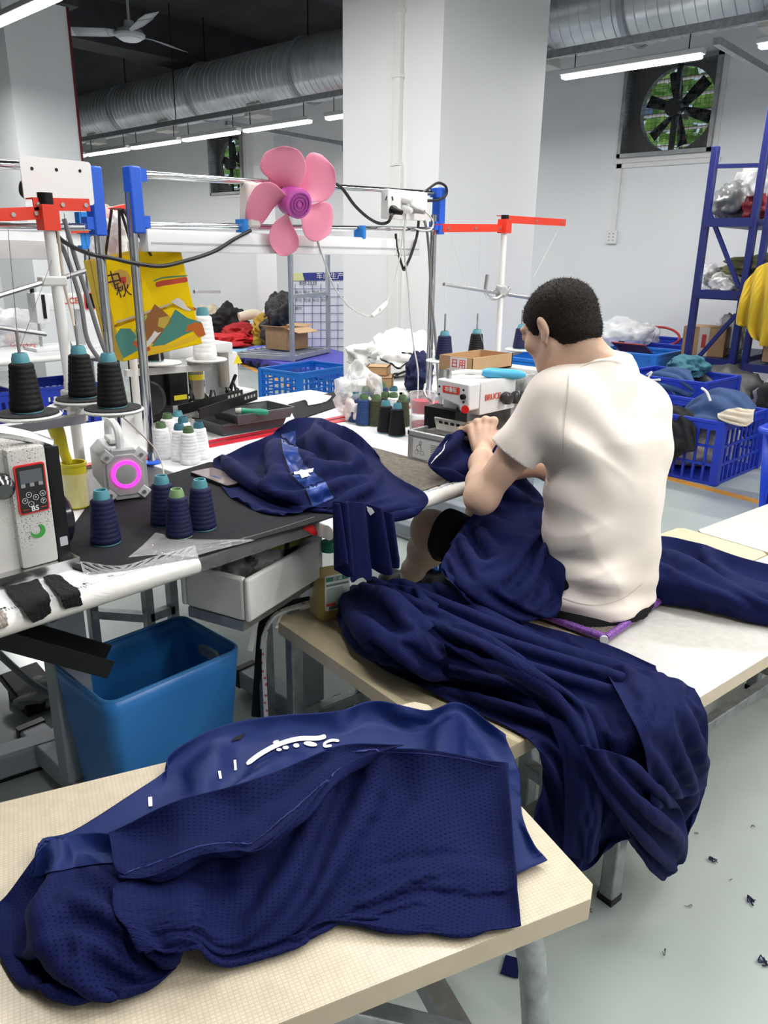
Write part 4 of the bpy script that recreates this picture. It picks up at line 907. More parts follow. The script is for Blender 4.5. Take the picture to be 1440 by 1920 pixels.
def arm_cut(c, sds, tt):
    for k0, k1 in sds:
        s_, e_ = J[k0], J[k1]; a = e_-s_; t = ((c-s_) @ a)/(a @ a); d = np.linalg.norm(c-s_-t[:, None]*a, axis=1); m = (np.abs(t-tt) < .08) & (d < .115); c[m] += ((tt-t)[:, None]*a)[m]
    return c
def snap_shirt(c):
    q = c-np.array([1.8, .88, 0]); u = q @ RT; w = q @ FW; hem = .482+.010*np.clip(u/.16, -1, 1)+.035*np.clip(w/.12, 0, 1); m = np.abs(c[:, 2]-hem) < .015; c[m, 2] = hem[m]
    nd = np.array([.03, .55, .83]); nd /= np.linalg.norm(nd); h = (c-(J['c7']+np.array([0, .012, .018]))) @ nd; m = (np.abs(h) < .015) & (c[:, 2] > 1.0); c[m] -= (h[:, None]*nd)[m]
    return arm_cut(c, (('ls', 'le'), ('rs', 're')), .56)
so = sdf_obj('t_shirt', sV, sF, SHIRT, per, 2, keep_shirt, snap_shirt); m = so.modifiers.new('th', 'SOLIDIFY'); m.thickness = .003; m.offset = -1
bvS = [BVHTree.FromPolygons([Vector(p) for p in sV], sF.tolist())]; STC = M('shirt seam', (.60, .53, .47), .7)
for nm, pts, w_ in (('sleeve_seam', [(1066, 700), (1064, 740), (1058, 790), (1056, 850)], 1.6), ('hem_seam', [(1052, 1120), (1090, 1132), (1130, 1134), (1170, 1120), (1206, 1092)], 1.2), ('collar_seam', [(1085, 690), (1110, 680), (1140, 676), (1165, 682)], 1.5)):
    o = decal(nm, [stroke(pts, w_)], bvS, STC, so, step=6, lift=.0018)
# shorts
def shorts():
    v = Vol((1.52, .70, .45), (2.08, 1.42, .72), .0055)
    v.stack([(.452, 1.786, .875, .186, .148), (.485, 1.788, .875, .178, .140), (.51, 1.788, .88, .158, .118), (.60, 1.79, .88, .150, .112), (.68, 1.80, .885, .14, .11)], RT, FW, .03)
    for sd in ('l', 'r'):
        h_, k_ = J[sd+'h'], J[sd+'k']; v.chain([h_, h_*.5+k_*.5, k_], [.085, .086, .076], .04)
    sl, p = v.blk(v.lo, v.lo+v.h*v.n); v.D += (.003*np.sin(55*p[..., 1]+30*p[..., 0])+.002*np.sin(80*p[..., 2]-40*p[..., 1])).astype(np.float32); v.D = np.maximum(v.D, .466-p[..., 2]); return v.surface()
cV, cF = shorts()
def keep_shorts(c):
    k = np.ones(len(c), bool)
    for sd in ('l', 'r'):
        h_, k_ = J[sd+'h'], J[sd+'k']; a = k_-h_; t = ((c-h_) @ a)/(a @ a); d = np.linalg.norm(c-h_-t[:, None]*a, axis=1); k &= ~((t > .90) & (d < .12))
    return k
co = sdf_obj('shorts', cV, cF, M('black shorts', (.006, .006, .007), .85, spec=.25), per, 3, keep_shorts, lambda c: arm_cut(c, (('lh', 'lk'), ('rh', 'rk')), .90)); m = co.modifiers.new('th', 'SOLIDIFY'); m.thickness = .003; m.offset = -1
# hair: close cropped cap with short strands
def hair():
    lo = J['hc']-.14; v = Vol(lo, lo+.28, .0036)
    v.ell(hd(0, -.013, .024), (.0805, .0985, .0865), HR, .02); v.ell(hd(0, -.05, -.035), (.062, .052, .05), HR, .03)
    sl, p = v.blk(v.lo, v.lo+v.h*v.n); q = (p-J['hc'].astype(np.float32)) @ HR.astype(np.float32); y, z, x = q[..., 1], q[..., 2], np.abs(q[..., 0])
    line = np.interp(y, [-.11, -.06, -.03, -.012, .004, .020, .026, .05, .075, .10], [-.068, -.066, -.058, -.032, .012, -.030, -.030, .030, .055, .062])
    line = np.where(x < .045, np.interp(y, [-.11, -.05, .0, .07, .09, .11], [-.066, -.064, -.05, .04, .058, .066]), line)
    v.D = np.maximum(v.D, (line-z)*.7); v.D += (.0016*np.sin(300*p[..., 0])*np.sin(280*p[..., 1]+1)*np.sin(310*p[..., 2])).astype(np.float32)
    return v.surface()
hV, hF = hair(); HAIR = M('dark brown hair', (.012, .0075, .006), .7, nz=(160, .5), bump=(300, .4), spec=.25)
ho = sdf_obj('hair', hV, hF, HAIR, per, 2)
rs = np.random.RandomState(3); fc = hV[hF].mean(1); q = (fc-J['hc']) @ HR; pick = rs.choice(len(fc), 5200); g = G()
for i in pick:
    n = Vector(fc[i]-J['hc']).normalized(); c = Vector(fc[i])-n*.001; d = (n+Vector(rs.normal(0, .35, 3))+Vector(HR @ np.array([0, -.2, -.25]))).normalized(); L = rs.uniform(.004, .009); s_ = d.cross(Vector(rs.normal(0, 1, 3))).normalized()*.0006
    v = [g.bm.verts.new(c-s_), g.bm.verts.new(c+s_), g.bm.verts.new(c+d*L)]; g.bm.faces.new(v)
st = g.build('hair_strands', HAIR, ho, smooth=False); st.matrix_parent_inverse = Matrix(); st['kind'] = 'stuff'
# socks and shoes on the treadle
for sd in ('l', 'r'):
    a_ = J[sd+'a']; v = Vol(a_-.2, a_+np.array([.24, .32, .12]), .005); d = FW*1.0; dn = np.array([0, 0, -1.0])
    v.chain([a_+dn*.035-d*.045, a_+dn*.05+d*.04, a_+dn*.07+d*.13, a_+dn*.078+d*.185], [.036, .041, .042, .03], .04); v.cone(a_+dn*.0, a_+dn*.04, .036, .042, .03); V_, F_ = v.surface()
    sdf_obj('shoe', V_, F_, M('black trainer', (.012, .012, .014), .6), per, 3)
    G().lathe([(.034, -.01), (.036, .0), (.034, .05), (.032, .06)], c=a_+np.array([0, 0, .0]), axis=(J[sd+'k']-a_), seg=20).build('sock', M('pale sock', (.62, .6, .58), .9), per, world=True)
# ================================================================== sewing tables
TOPM = M('white table laminate', (.80, .81, .82), .3, nz=(20, .04)); LIP = M('white table lip', (.78, .77, .73), .35, nz=(25, .08)); REDL = M('red edge band', (.62, .02, .04), .35)
LEGG = M('grey table leg paint', (.36, .39, .44), .45, nz=(12, .1))
def table(name, label, x0, x1, y0, y1, z=TZ, red=True, legs=((.1, .5), (.9, .5))):
    t = thing(name, label, 'table', ((x0+x1)/2, (y0+y1)/2, 0))
    G().b2((x0, y0+.012, z-.036), (x1, y1, z)).build('table_top', TOPM, t, world=True, smooth=False, bevel=.003)
    g = G(); g.tube([(x0, y0+.016, z-.018), (x1, y0+.016, z-.018)], .018, 12); g.build('front_lip', LIP, t, world=True)
    if red: G().b2((x0, y1-.035, z), (x1, y1, z+.003)).build('red_edge', REDL, t, world=True)
    for fx, fy in legs:
        x = x0+(x1-x0)*fx; yc = y0+(y1-y0)*fy
        G().b2((x-.045, yc-.03, .08), (x+.045, yc+.03, z-.07)).build('leg_post', LEGG, t, world=True, bevel=.006)
        f_ = G().b2((x-.035, yc-.30, .02), (x+.035, yc+.30, .08)).build('foot_beam', LEGG, t, world=True, bevel=.006)
        for s_ in (-1, 1): G().b2((x-.037, yc+s_*.30-.012, .018), (x+.037, yc+s_*.30+.012, .084)).build('end_cap', BLACKP, f_)
        G().b2((x-.04, yc-.26, z-.07), (x+.04, yc+.26, z-.036)).build('top_beam', LEGG, t, world=True)
    return t
T1 = table('sewing_table', 'white sewing table at the left edge under the black-and-white machine', -.75, .81, 1.25, 2.055, legs=((.55, .42), (.93, .55)))
T2 = table('sewing_table', 'white sewing table where the worker sews', 1.13, 2.75, 1.20, 2.055, legs=((.12, .38), (.9, .5)))
T3 = table('sewing_table', 'white table behind the trays with the black motor machine on it', .1, 2.35, 2.10, 2.64, red=False, legs=((.2, .5), (.8, .5)))
G().b2((.1, 2.075, TZ), (2.35, 2.10, TZ+.003)).build('red_edge', REDL, T3, world=True)
# ruler print along the front edges
def ruler(t, x0, x1, yr=1.288):
    g = G(); n = int((x1-x0)/.005)
    for k in range(n): x = x0+k*.005; L = .012 if k % 10 == 0 else (.009 if k % 5 == 0 else .006); g.b2((x, yr-L, TZ), (x+.0009, yr, TZ+.0004))
    for k in range(n//10): 
        for q in (0, 1): g.b2((x0+k*.05+.004+q*.006, yr+.004, TZ), (x0+k*.05+.0085+q*.006, yr+.010, TZ+.0004))
    o = g.build('ruler_print', BLACKP, t, world=True, smooth=False); o['kind'] = 'stuff'
ruler(T1, .28, .80); ruler(T2, 1.35, 1.75, 1.232)
# bridging board between the tables with black felt and clear film
FELT = M('black felt', (.011, .012, .016), .95, nz=(60, .35), bump=(260, .15)); FILM = film('clear film', amount=.03, rough=.06); FILM2 = film('cloudy film', amount=.10, rough=.12)
bb = thing('bridge_board', 'board covered in black felt bridging the two sewing tables', 'board', (.97, 1.65, TZ-.03))
G().b2((.812, 1.262, TZ-.034), (1.128, 2.05, TZ-.002)).build('board', M('board edge black', (.02, .02, .022), .35, coat=.6), bb, world=True, bevel=.004)
poly = [PZ(*p, TZ) for p in ((118, 1062), (140, 985), (165, 950), (262, 935), (300, 897), (392, 869), (485, 868), (600, 935), (640, 965), (585, 984), (370, 1046), (240, 1070), (170, 1078))]
o = G().prism([q[:2] for q in poly], .004, Matrix.Translation((0, 0, TZ+.0005))).build('felt_mat', FELT, smooth=False); tag(o, 'worn black felt mat under the navy thread cones', 'mat')
def sheet(name, label, pts, z, mat, nu=26, nv=26, jit=.006, cat='film', parent=None, seed=1):
    P = net(pts, nu, nv); P, lu, lv = relax(P, coarse=1, su=1.05, sv=1.05, steps=14, hold=.5, inner=.1, g=.3, jit=jit, seed=seed, freq=9, collide=(lambda p: box_push(p, 0, -1, 2.75, 1.25, 2.06, TZ+.005, .001)) if z else None)
    o = grid_mesh(name, P, lu, lv, mat, parent, thick=0, sub=1)
    if label: tag(o, label, cat)
    return o
sheet('plastic_film', 'crinkled clear plastic film taped over the front edge of the left table', [[PZ(x, y, TZ+.006) for x, y in ((150, 1052), (225, 1060), (300, 1040), (366, 1022))], [PZ(x, y, TZ+.007) for x, y in ((155, 1070), (225, 1072), (300, 1055), (370, 1038))], [PY(x, y, 1.243) for x, y in ((165, 1105), (230, 1090), (300, 1072), (374, 1052))], [PY(x, y, 1.24) for x, y in ((185, 1125), (235, 1108), (300, 1090), (374, 1072))]], 0, FILM2, 40, 50, .012)
sheet('plastic_film', 'clear film strip stretched over the felt beside the navy cones', [[PZ(x, y, TZ+.012) for x, y in ((240, 1045), (300, 1040), (372, 1045))], [PZ(x, y, TZ+.008) for x, y in ((270, 1020), (330, 1025), (380, 1038))], [PZ(x, y, TZ+.008) for x, y in ((292, 998), (350, 1010), (480, 1012))]], 1, FILM, 24, 30, .008, seed=4)
sheet('plastic_film', 'torn shiny film along the black board edge above the foam box', [[PZ(x, y, TZ+.006) for x, y in ((372, 1030), (450, 1010), (520, 990), (590, 968))], [PY(x, y, 1.255) for x, y in ((372, 1050), (450, 1025), (520, 1003), (588, 985))], [PY(x, y, 1.252) for x, y in ((378, 1072), (450, 1048), (520, 1024), (585, 1002))]], 0, FILM, 26, 40, .006, seed=6)
# grey cutting mat under the work
o = G().prism([PZ(*p, TZ)[:2] for p in ((690, 838), (800, 868), (872, 893), (792, 922), (700, 905), (640, 860))], .003, Matrix.Translation((0, 0, TZ+.0006))).build('felt_mat', M('grey brown felt', (.16, .14, .115), .95, nz=(70, .3), bump=(120, .4)), smooth=False); tag(o, 'grey brown felt mat in front of the metal chip box', 'mat')
# ---------------------------------------------------------------- thread cones
TEAL = M('teal core', (.10, .30, .36), .4); GREENC = M('green core', (.09, .16, .07), .4); LGREEN = M('light green core', (.22, .36, .17), .4); DTEAL = M('dark teal core', (.04, .15, .2), .4)
def threadm(name, c): return M(name, c, .6, nz=(35, .15), bump=(140, .10), spec=.3)
THR = dict(navy=threadm('navy thread', (.008, .011, .05)), black=threadm('black thread', (.004, .004, .005)), white=threadm('white thread', (.84, .85, .86)), blue=threadm('blue thread', (.02, .05, .16)), green=threadm('olive thread', (.045, .052, .025)))
_cone = {}
def cone(loc, col, core, label, group, s=1.0, sz=.87):
    key = (col, core.name)
    if key not in _cone:
        n = 9; prof = [(.0, .004), (.030, .004)]
        for k in range(n):
            h = .006+.100*k/n; r = .0308-.0092*k/n; prof += [(r, h), (r+.00025, h+.004), (r-.0002, h+.010)]
        prof += [(.0195, .108), (.0155, .110), (0, .110)]
        me1 = G().lathe(prof, seg=28).mesh('thread', True, 60); me1.materials.append(THR[col])
        me2 = G().lathe([(.0, .104), (.0168, .106), (.0162, .118), (.0130, .130), (.0105, .130), (.0105, .112), (.0, .112)], seg=24).mesh('core', True); me2.materials.append(core)
        me3 = G().lathe([(0, 0), (.029, 0), (.0295, .002), (.0285, .004), (0, .004)], seg=24).mesh('base_rim', True); me3.materials.append(core if col != 'white' else THR['white'])
        _cone[key] = (me1, me2, me3)
    t = thing('thread_cone', label, 'thread cone', loc, group=group); t.scale = (s, s, s*sz)
    for nm, me in zip(('thread', 'core', 'base_rim'), _cone[key]): o = bpy.data.objects.new(nm, me); COL.objects.link(o); o.parent = t
    return t
T_ = TZ+.005
GNV = 'navy thread cones on the felt mat'
cone(PZ(199, 1017, T_), 'navy', TEAL, 'navy thread cone standing alone beside the left machine', GNV, 1.02)
cone(PZ(309, 982, T_), 'navy', TEAL, 'rear left of the three navy cones by the phone', GNV)
cone(PZ(337, 1005, T_), 'navy', LGREEN, 'slim navy cone with a light green core', GNV, .94)
cone(PZ(380, 990, T_), 'navy', TEAL, 'navy cone nearest the phone', GNV)
GW = 'white thread cones on the table'; W_ = TZ+.001
for p, c, l in (((306, 858), GREENC, 'leftmost white thread cone with a green core'), ((318, 838), GREENC, 'white cone with green core at the back left of the cluster'), ((337, 833), TEAL, 'rearmost white cone with a teal core'), ((347, 846), DTEAL, 'white cone with teal core in the middle of the cluster'), ((340, 862), DTEAL, 'white cone half hidden behind the frontmost one'), ((357, 868), GREENC, 'frontmost white cone with a dark green core'), ((376, 858), DTEAL, 'rightmost white cone of the cluster')):
    cone(PZ(*p, W_), 'white', c, l, GW, .96)
GR = 'thread cones clustered by the clear cup'
for p, col, c, l in (((668, 790), 'blue', DTEAL, 'leftmost blue cone of the right cluster'), ((682, 796), 'blue', GREENC, 'front blue cone with a green core'), ((686, 778), 'blue', GREENC, 'blue cone behind the front blue one'), ((705, 797), 'green', GREENC, 'olive green cone beside the blue cones'), ((708, 780), 'green', GREENC, 'olive cone behind the front olive one'), ((716, 770), 'blue', GREENC, 'rear blue cone at the back of the right cluster'), ((723, 810), 'black', TEAL, 'left of the two black cones in the right cluster'), ((744, 816), 'black', TEAL, 'right of the two black cones in the right cluster'), ((754, 798), 'green', GREENC, 'olive cone right of the black cones'), ((737, 778), 'white', DTEAL, 'white cone with teal core behind the black cones'), ((737, 792), 'white', GREENC, 'white cone with green core behind the black cones'), ((722, 790), 'green', GREENC, 'olive cone hidden behind the left black cone')):
    cone(PZ(*p, W_), col, c, l, GR, .98)
# ---------------------------------------------------------------- left sewing machine
ENA = M('speckled machine enamel', (.60, .59, .56), .4, nz=(3, .10)); 
def speck(m):
    nt = m.node_tree; b = nt.nodes['Principled BSDF']; tc = nt.nodes.new('ShaderNodeTexCoord'); n = nt.nodes.new('ShaderNodeTexNoise'); n.inputs['Scale'].default_value = 420; n2 = nt.nodes.new('ShaderNodeTexNoise'); n2.inputs['Scale'].default_value = 7
    ad = nt.nodes.new('ShaderNodeMath'); ad.operation = 'MULTIPLY'; rp = nt.nodes.new('ShaderNodeValToRGB'); rp.color_ramp.elements[0].position = .30; rp.color_ramp.elements[1].position = .36; rp.color_ramp.elements[0].color = (1, 1, 1, 1); rp.color_ramp.elements[1].color = (.03, .03, .03, 1)
    mx = nt.nodes.new('ShaderNodeMix'); mx.data_type = 'RGBA'; mx.blend_type = 'MULTIPLY'; mx.inputs[0].default_value = 1; L = nt.links.new
    src = b.inputs['Base Color'].links[0].from_socket; L(tc.outputs['Object'], n.inputs['Vector']); L(tc.outputs['Object'], n2.inputs['Vector']); L(n.outputs['Fac'], ad.inputs[0]); L(n2.outputs['Fac'], ad.inputs[1]); L(ad.outputs[0], rp.inputs['Fac']); L(src, mx.inputs[6]); L(rp.outputs['Color'], mx.inputs[7]); L(mx.outputs[2], b.inputs['Base Color'])
speck(ENA)
SCREEN = M('dark glass', (.008, .008, .010), .08); LCD = M('lcd grey', (.10, .11, .13), .15); PR = M('white legend', (.7, .7, .72), .5); STL = M('bright steel', (.62, .62, .62), .25, 1, nz=(20, .1))
ml = thing('sewing_machine', 'white speckled sewing machine with a red framed B5 control panel at the left edge', 'sewing machine', (.35, 1.5, TZ))
YF = 1.385; K = dict(parent=ml, world=True)
G().b2((.515, YF, TZ+.022), (.585, YF+.15, 1.015), bev=.008).build('end_housing', ENA, **K)
G().b2((-.10, YF+.018, .93), (.52, YF+.14, 1.025), bev=.008).build('arm', ENA, **K)
G().b2((-.10, YF+.012, TZ+.02), (.52, YF+.15, .935), bev=.006).build('bed_housing', ENA, **K)
G().b2((-.10, YF-.01, TZ), (.62, YF+.16, TZ+.022)).build('base_plate', STL, **K)
G().b2((.44, YF+.005, TZ+.03), (.472, YF+.013, TZ+.07)).build('oil_window', BLACKP, **K)
G().b2((.586, YF+.004, TZ+.02), (.612, YF+.15, 1.008), bev=.004).build('motor_cover', BLACKP, **K)
G().lathe([(0, 0), (.05, 0), (.056, .006), (.056, .022), (.045, .03), (0, .03)], c=(.612, YF+.085, .845), axis=(1, 0, 0), seg=28).build('handwheel', M('gloss black', (.012, .013, .02), .15), **K)
g = G(); g.tube([(.18, YF+.03, 1.06), (.35, YF+.03, 1.062), (.48, YF+.03, 1.052), (.56, YF+.03, 1.03), (.605, YF+.02, 1.008)], .011, 8, smooth=4); g.build('guard_strip', STL, **K)
g = G(); g.lathe([(0, 0), (.022, 0), (.024, .006), (.018, .014), (.022, .020), (.016, .028), (.018, .034), (.012, .042), (0, .042)], c=(.500, YF+.012, .952), axis=(-.15, -1, 0), seg=20); g.build('tension_knob', M('dark chrome', (.16, .16, .17), .22, 1), **K)
pm = Matrix(); c0_ = (PY(66, 910, YF)+PY(66, 910, YF))/2
pl, pr_, pt, pb_ = .5225, .5775, .985, .893; xm = (pl+pr_)/2; zm = (pt+pb_)/2
def fm(x, z, lift): return basis_mt((x, YF-lift, z), (1, 0, 0), (0, 0, 1))
pan = G().prism(rrect(pr_-pl, pt-pb_, .005), .004, fm(xm, zm, .0)).build('panel_frame', M('panel red', (.72, .02, .02), .35), **K)
G().prism(rrect(pr_-pl-.006, pt-pb_-.006, .003), .0015, fm(xm, zm, .004)).build('panel_glass', SCREEN, pan)
G().prism(rrect(.040, .024, .001), .0008, fm(xm, pt-.022, .0055)).build('display', LCD, pan)
textmesh('B5', .0135, PR, 'panel_text', pan, fm(xm, pb_+.0085, .0058), bold=.0003)
for x, z, s_ in ((-.008, -.006, '+'), (-.016, -.016, '<'), (.004, -.013, '>'), (-.006, -.024, '-'), (.017, -.022, 'P'), (.017, -.008, 'o')):
    g = G(); g.lathe([(.0046, 0), (.0053, 0), (.0053, .0005), (.0046, .0005)], c=(xm+x, YF-.0056, zm+z-.004), axis=(0, -1, 0), seg=18, closed=True); g.build('button_ring', PR, pan); textmesh(s_, .007, PR, 'button_mark', pan, fm(xm+x, zm+z-.004, .0058))
for x in (-.016, 0, .016): G().prism(rrect(.008, .007, .001), .0005, fm(xm+x, zm+.008, .0056)).build('key_icon', M('legend grey', (.3, .3, .31), .5), pan)
for s_ in (-1, 1): G().b2((xm+s_*.016-.006, YF-.0062, pb_+.0085), (xm+s_*.016+.006, YF-.0057, pb_+.0092)).build('red_line', RED, pan)
g = G(); a0 = np.linspace(R(-170), R(60), 20); ou = [(.0135*math.cos(a), .0135*math.sin(a)) for a in a0]; inn = [(-.003+.009*math.cos(a), .003+.009*math.sin(a)) for a in a0[::-1]]
g.prism(ou+inn, .0006, fm(.5515, .856, .0012)); g.build('green_sticker', M('sticker green', (.04, .33, .05), .5), **K)
G().prism(rrect(.015, .018, .002), .0006, basis_mt((.599, YF+.0035, .822), (1, 0, 0), (0, 0, 1))).build('grey_sticker', M('sticker grey', (.45, .47, .5), .5), **K)
# black cloth strips tied over the front edge of the left table
CLB = M('black jersey strip', (.010, .010, .011), .95, bump=(200, .3))
def wrap(name, label, pxs, w):
    rows = []
    for (tx, ty), (fx, fy), (bx, by) in pxs:
        rows.append([PZ(tx, ty, TZ+.006), PZ((tx+fx)/2, (ty+fy)/2, TZ+.007), PY(fx, fy-4, 1.243), PY((fx+bx)/2, (fy+by)/2, 1.240), PY(bx, by, 1.246)])
    P = net(rows, 14, 30); P += np.random.RandomState(len(label)).normal(0, .0007, P.shape); o = grid_mesh(name, P, mat=CLB, thick=.003); tag(o, label, 'cloth strip', 'cloth strips on the table edge'); return o
wrap('cloth_strip', 'wide black cloth strip with white stitching wrapped over the table edge', [((5, 1100), (45, 1150), (62, 1168)), ((35, 1095), (72, 1128), (80, 1160)), ((72, 1085), (92, 1120), (96, 1148))], .06)
wrap('cloth_strip', 'narrow black cloth strip wrapped over the table edge by the ruler', [((80, 1082), (112, 1122), (122, 1142)), ((95, 1078), (130, 1115), (138, 1138)), ((112, 1078), (148, 1110), (156, 1134))], .05)
wrap('cloth_strip', 'pale frayed cloth strip at the very left of the table edge', [((-20, 1150), (-8, 1165), (-4, 1180)), ((-10, 1145), (2, 1160), (6, 1178)), ((-2, 1140), (12, 1155), (16, 1172))], .05)
bpy.data.objects['cloth_strip.002'].data.materials[0] = M('frayed pale cloth', (.45, .40, .36), .95, nz=(40, .5))
# ---------------------------------------------------------------- overlock machine at the worker
mr_ = thing('sewing_machine', 'white overlock machine with a red brand plate, in use by the worker', 'sewing machine', (1.95, 1.45, TZ)); K = dict(parent=mr_, world=True)
EN2 = M('machine enamel white', (.72, .73, .74), .32, nz=(6, .06)); SOOT = M('lint blackened enamel', (.30, .30, .30), .6, nz=(16, .85, 6), bump=(40, .3)); ST2 = M('machined steel', (.48, .47, .45), .35, .9, nz=(30, .2))
XL, Y0, Y1 = 1.79, 1.325, 1.445
prof = [(Y1, 1.008), (Y0, 1.003), (Y0, .925), (Y0+.03, .92), (Y0+.035, .935), (Y1, .955)]
mt = Matrix(((0, 0, 1, XL), (1, 0, 0, 0), (0, 1, 0, 0), (0, 0, 0, 1)))
G().prism(prof, .055, mt).build('face_plate', EN2, bevel=.005, **K)
G().b2((XL+.055, Y0-.002, .905), (2.03, Y1+.02, 1.005), bev=.008).build('head', EN2, **K)
G().b2((2.02, Y0+.005, .80), (2.155, Y1+.06, 1.0), bev=.01).build('body', SOOT, **K)
G().b2((2.15, Y0-.005, .79), (2.215, Y1+.07, 1.012), bev=.01).build('motor_end', EN2, **K)
G().b2((XL+.02, Y0+.01, TZ+.005), (2.16, Y1+.07, .835), bev=.005).build('base', SOOT, **K)
G().b2((XL+.03, Y0+.07, .83), (XL+.09, Y1+.07, .912)).build('needle_void_shade', BLACKP, **K)  # black block stands in for the shade in the open space under the head
G().b2((XL-.02, Y0-.035, .846), (XL+.16, Y0+.14, .853)).build('throat_plate', ST2, **K)
G().box((XL+.002, Y0+.055, .872), (.006, .13, .042), rot=Matrix.Rotation(R(-20), 3, 'Y')).build('guard_plate', ST2, **K)
for k in range(5): G().b2((XL-.006, Y0+.003+k*.022, .876), (XL+.002, Y0+.015+k*.022, .884)).build('guard_slot', BLACKP, **K)
G().lathe([(0, 0), (.012, 0), (.012, .006), (0, .006)], c=(XL+.004, Y0+.012, .93), axis=(-1, -.3, 0), seg=16).build('red_button', M('button red', (.8, .02, .02), .3), **K)
for y, z in ((Y1-.01, .985), (Y1-.01, .962), (Y0+.02, .985), (Y0+.018, .95), (Y0+.04, .928)): G().cyl((XL-.001, y, z), (XL+.003, y, z), .0035, seg=10).build('screw', BLACKP, **K)
G().lathe([(0, 0), (.008, 0), (.008, .01), (0, .012)], c=(XL, Y0+.018, .966), axis=(-1, 0, 0), seg=14).build('thumb_screw', BLACKP, **K)
bp_ = G().prism(rrect(.062, .020, .003), .0015, basis_mt((XL-.0005, (Y0+Y1)/2+.005, .980), (0, -1, 0), (0, 0, 1))).build('brand_plate', M('brand red', (.80, .05, .02), .4), **K)
textmesh('布鲁斯', .0155, PR, 'brand_text', bp_, basis_mt((XL-.0023, (Y0+Y1)/2+.005, .980), (0, -1, 0), (0, 0, 1)), bold=.0003)
textmesh('BRUCE', .026, M('brand text red', (.62, .08, .05), .45), 'brand_text', mr_, basis_mt((1.905, Y0-.004, .955), (1, 0, 0), (0, 0, 1)), world=True)
for k in range(4):
    x = 1.965+k*.05; g = G(); g.lathe([(0, 0), (.017, 0), (.019, .008), (.014, .012), (.017, .022), (.020, .024), (.018, .040), (.012, .044), (0, .044)], c=(x, Y0+.01, .945-.004*k), axis=(-.25, -1, .05), seg=18); g.build('tension_dial', M('dial black', (.03, .03, .032), .25), **K)
p2_ = G().prism(rrect(.055, .10, .005), .004, basis_mt((2.183, Y0-.005, .93), (1, 0, 0), (0, 0, 1))).build('panel_frame', RED, **K); G().prism(rrect(.047, .092, .003), .0015, basis_mt((2.183, Y0-.009, .93), (1, 0, 0), (0, 0, 1))).build('panel_glass', SCREEN, p2_); G().prism(rrect(.034, .028, .001), .001, basis_mt((2.183, Y0-.0105, .952), (1, 0, 0), (0, 0, 1))).build('display', M('display lit', (.10, .09, .22), .3, emit=.6), p2_)
G().cyl((XL+.03, Y1-.02, 1.0), (XL+.03, Y1-.02, 1.035), .008, seg=12).build('presser_rod', ST2, **K)
G().tube([(XL-.005, Y1+.015, .935), (XL-.02, Y1+.03, .96), (XL+.0, Y1+.045, .985)], .004, 8, smooth=4).build('thread_guide', ST2, **K)
G().b2((2.0, Y0-.012, .785), (2.075, Y0-.008, .83)).build('warning_label', M('label yellow', (.80, .66, .02), .5), **K)
# metal chip box
cb = thing('chip_box', 'grey metal chip box with an instruction label in front of the overlock machine', 'box', (1.74, 1.42, TZ)); K = dict(parent=cb, world=True)
CBM = M('chip box metal', (.56, .57, .57), .35, .35, nz=(9, .1)); bx0, by0, by1 = 1.735, 1.335, 1.505
g = G(); 
for a, b in (((bx0, by0, TZ+.002), (bx0+.004, by1, .842)), ((bx0+.09, by0, TZ+.002), (bx0+.094, by1, .842)), ((bx0, by1-.004, TZ+.002), (bx0+.094, by1, .842)), ((bx0, by0, TZ+.002), (bx0+.094, by0+.004, .842)), ((bx0, by0, TZ+.002), (bx0+.094, by1, TZ+.006))): g.b2(a, b)
g.build('body', CBM, **K)
g = G(); 
for a, b in (((bx0-.003, by0-.003, .836), (bx0+.008, by1+.003, .852)), ((bx0+.086, by0-.003, .836), (bx0+.097, by1+.003, .852)), ((bx0-.003, by1-.008, .836), (bx0+.097, by1+.003, .852)), ((bx0-.003, by0-.003, .836), (bx0+.097, by0+.008, .852))): g.b2(a, b)
g.build('rim', CBM, bevel=.003, **K); G().b2((bx0+.004, by0+.004, .81), (bx0+.09, by1-.004, .822)).build('inner_tray', CBM, **K)
lb = G().prism([(-.065, -.032), (.065, -.032), (.065, .028), (-.065, .028)], .0005, basis_mt((bx0-.0004, (by0+by1)/2, .802), (0, -1, 0), (0, 0, 1))).build('label', M('label white', (.74, .75, .74), .5), **K)
LM = lambda x, z: basis_mt((bx0-.0012, (by0+by1)/2-x, .802+z), (0, -1, 0), (0, 0, 1))
g = G(); 
for a, b in (((-.04, .0), .010), ((-.035, .016), .006), ((-.05, -.014), .007), ((-.028, -.014), .007)): g.lathe([(b-.0007, 0), (b, 0), (b, .0003), (b-.0007, .0003)], c=(bx0-.0011, (by0+by1)/2-a[0], .802+a[1]), axis=(-1, 0, 0), seg=20, closed=True)
g.bar((bx0-.0011, (by0+by1)/2+.036, .80), (bx0-.0011, (by0+by1)/2+.034, .822), .0008); o = g.build('label_drawing', BLACKP, lb); o['kind'] = 'stuff'
g = G()
for k in range(8): g.b2((bx0-.0014, (by0+by1)/2-.005-random.uniform(.03, .055), .818-k*.0055), (bx0-.0009, (by0+by1)/2-.005, .8193-k*.0055))
o = g.build('label_text', M('ink', (.05, .05, .05), .6), lb, smooth=False); o['kind'] = 'stuff'
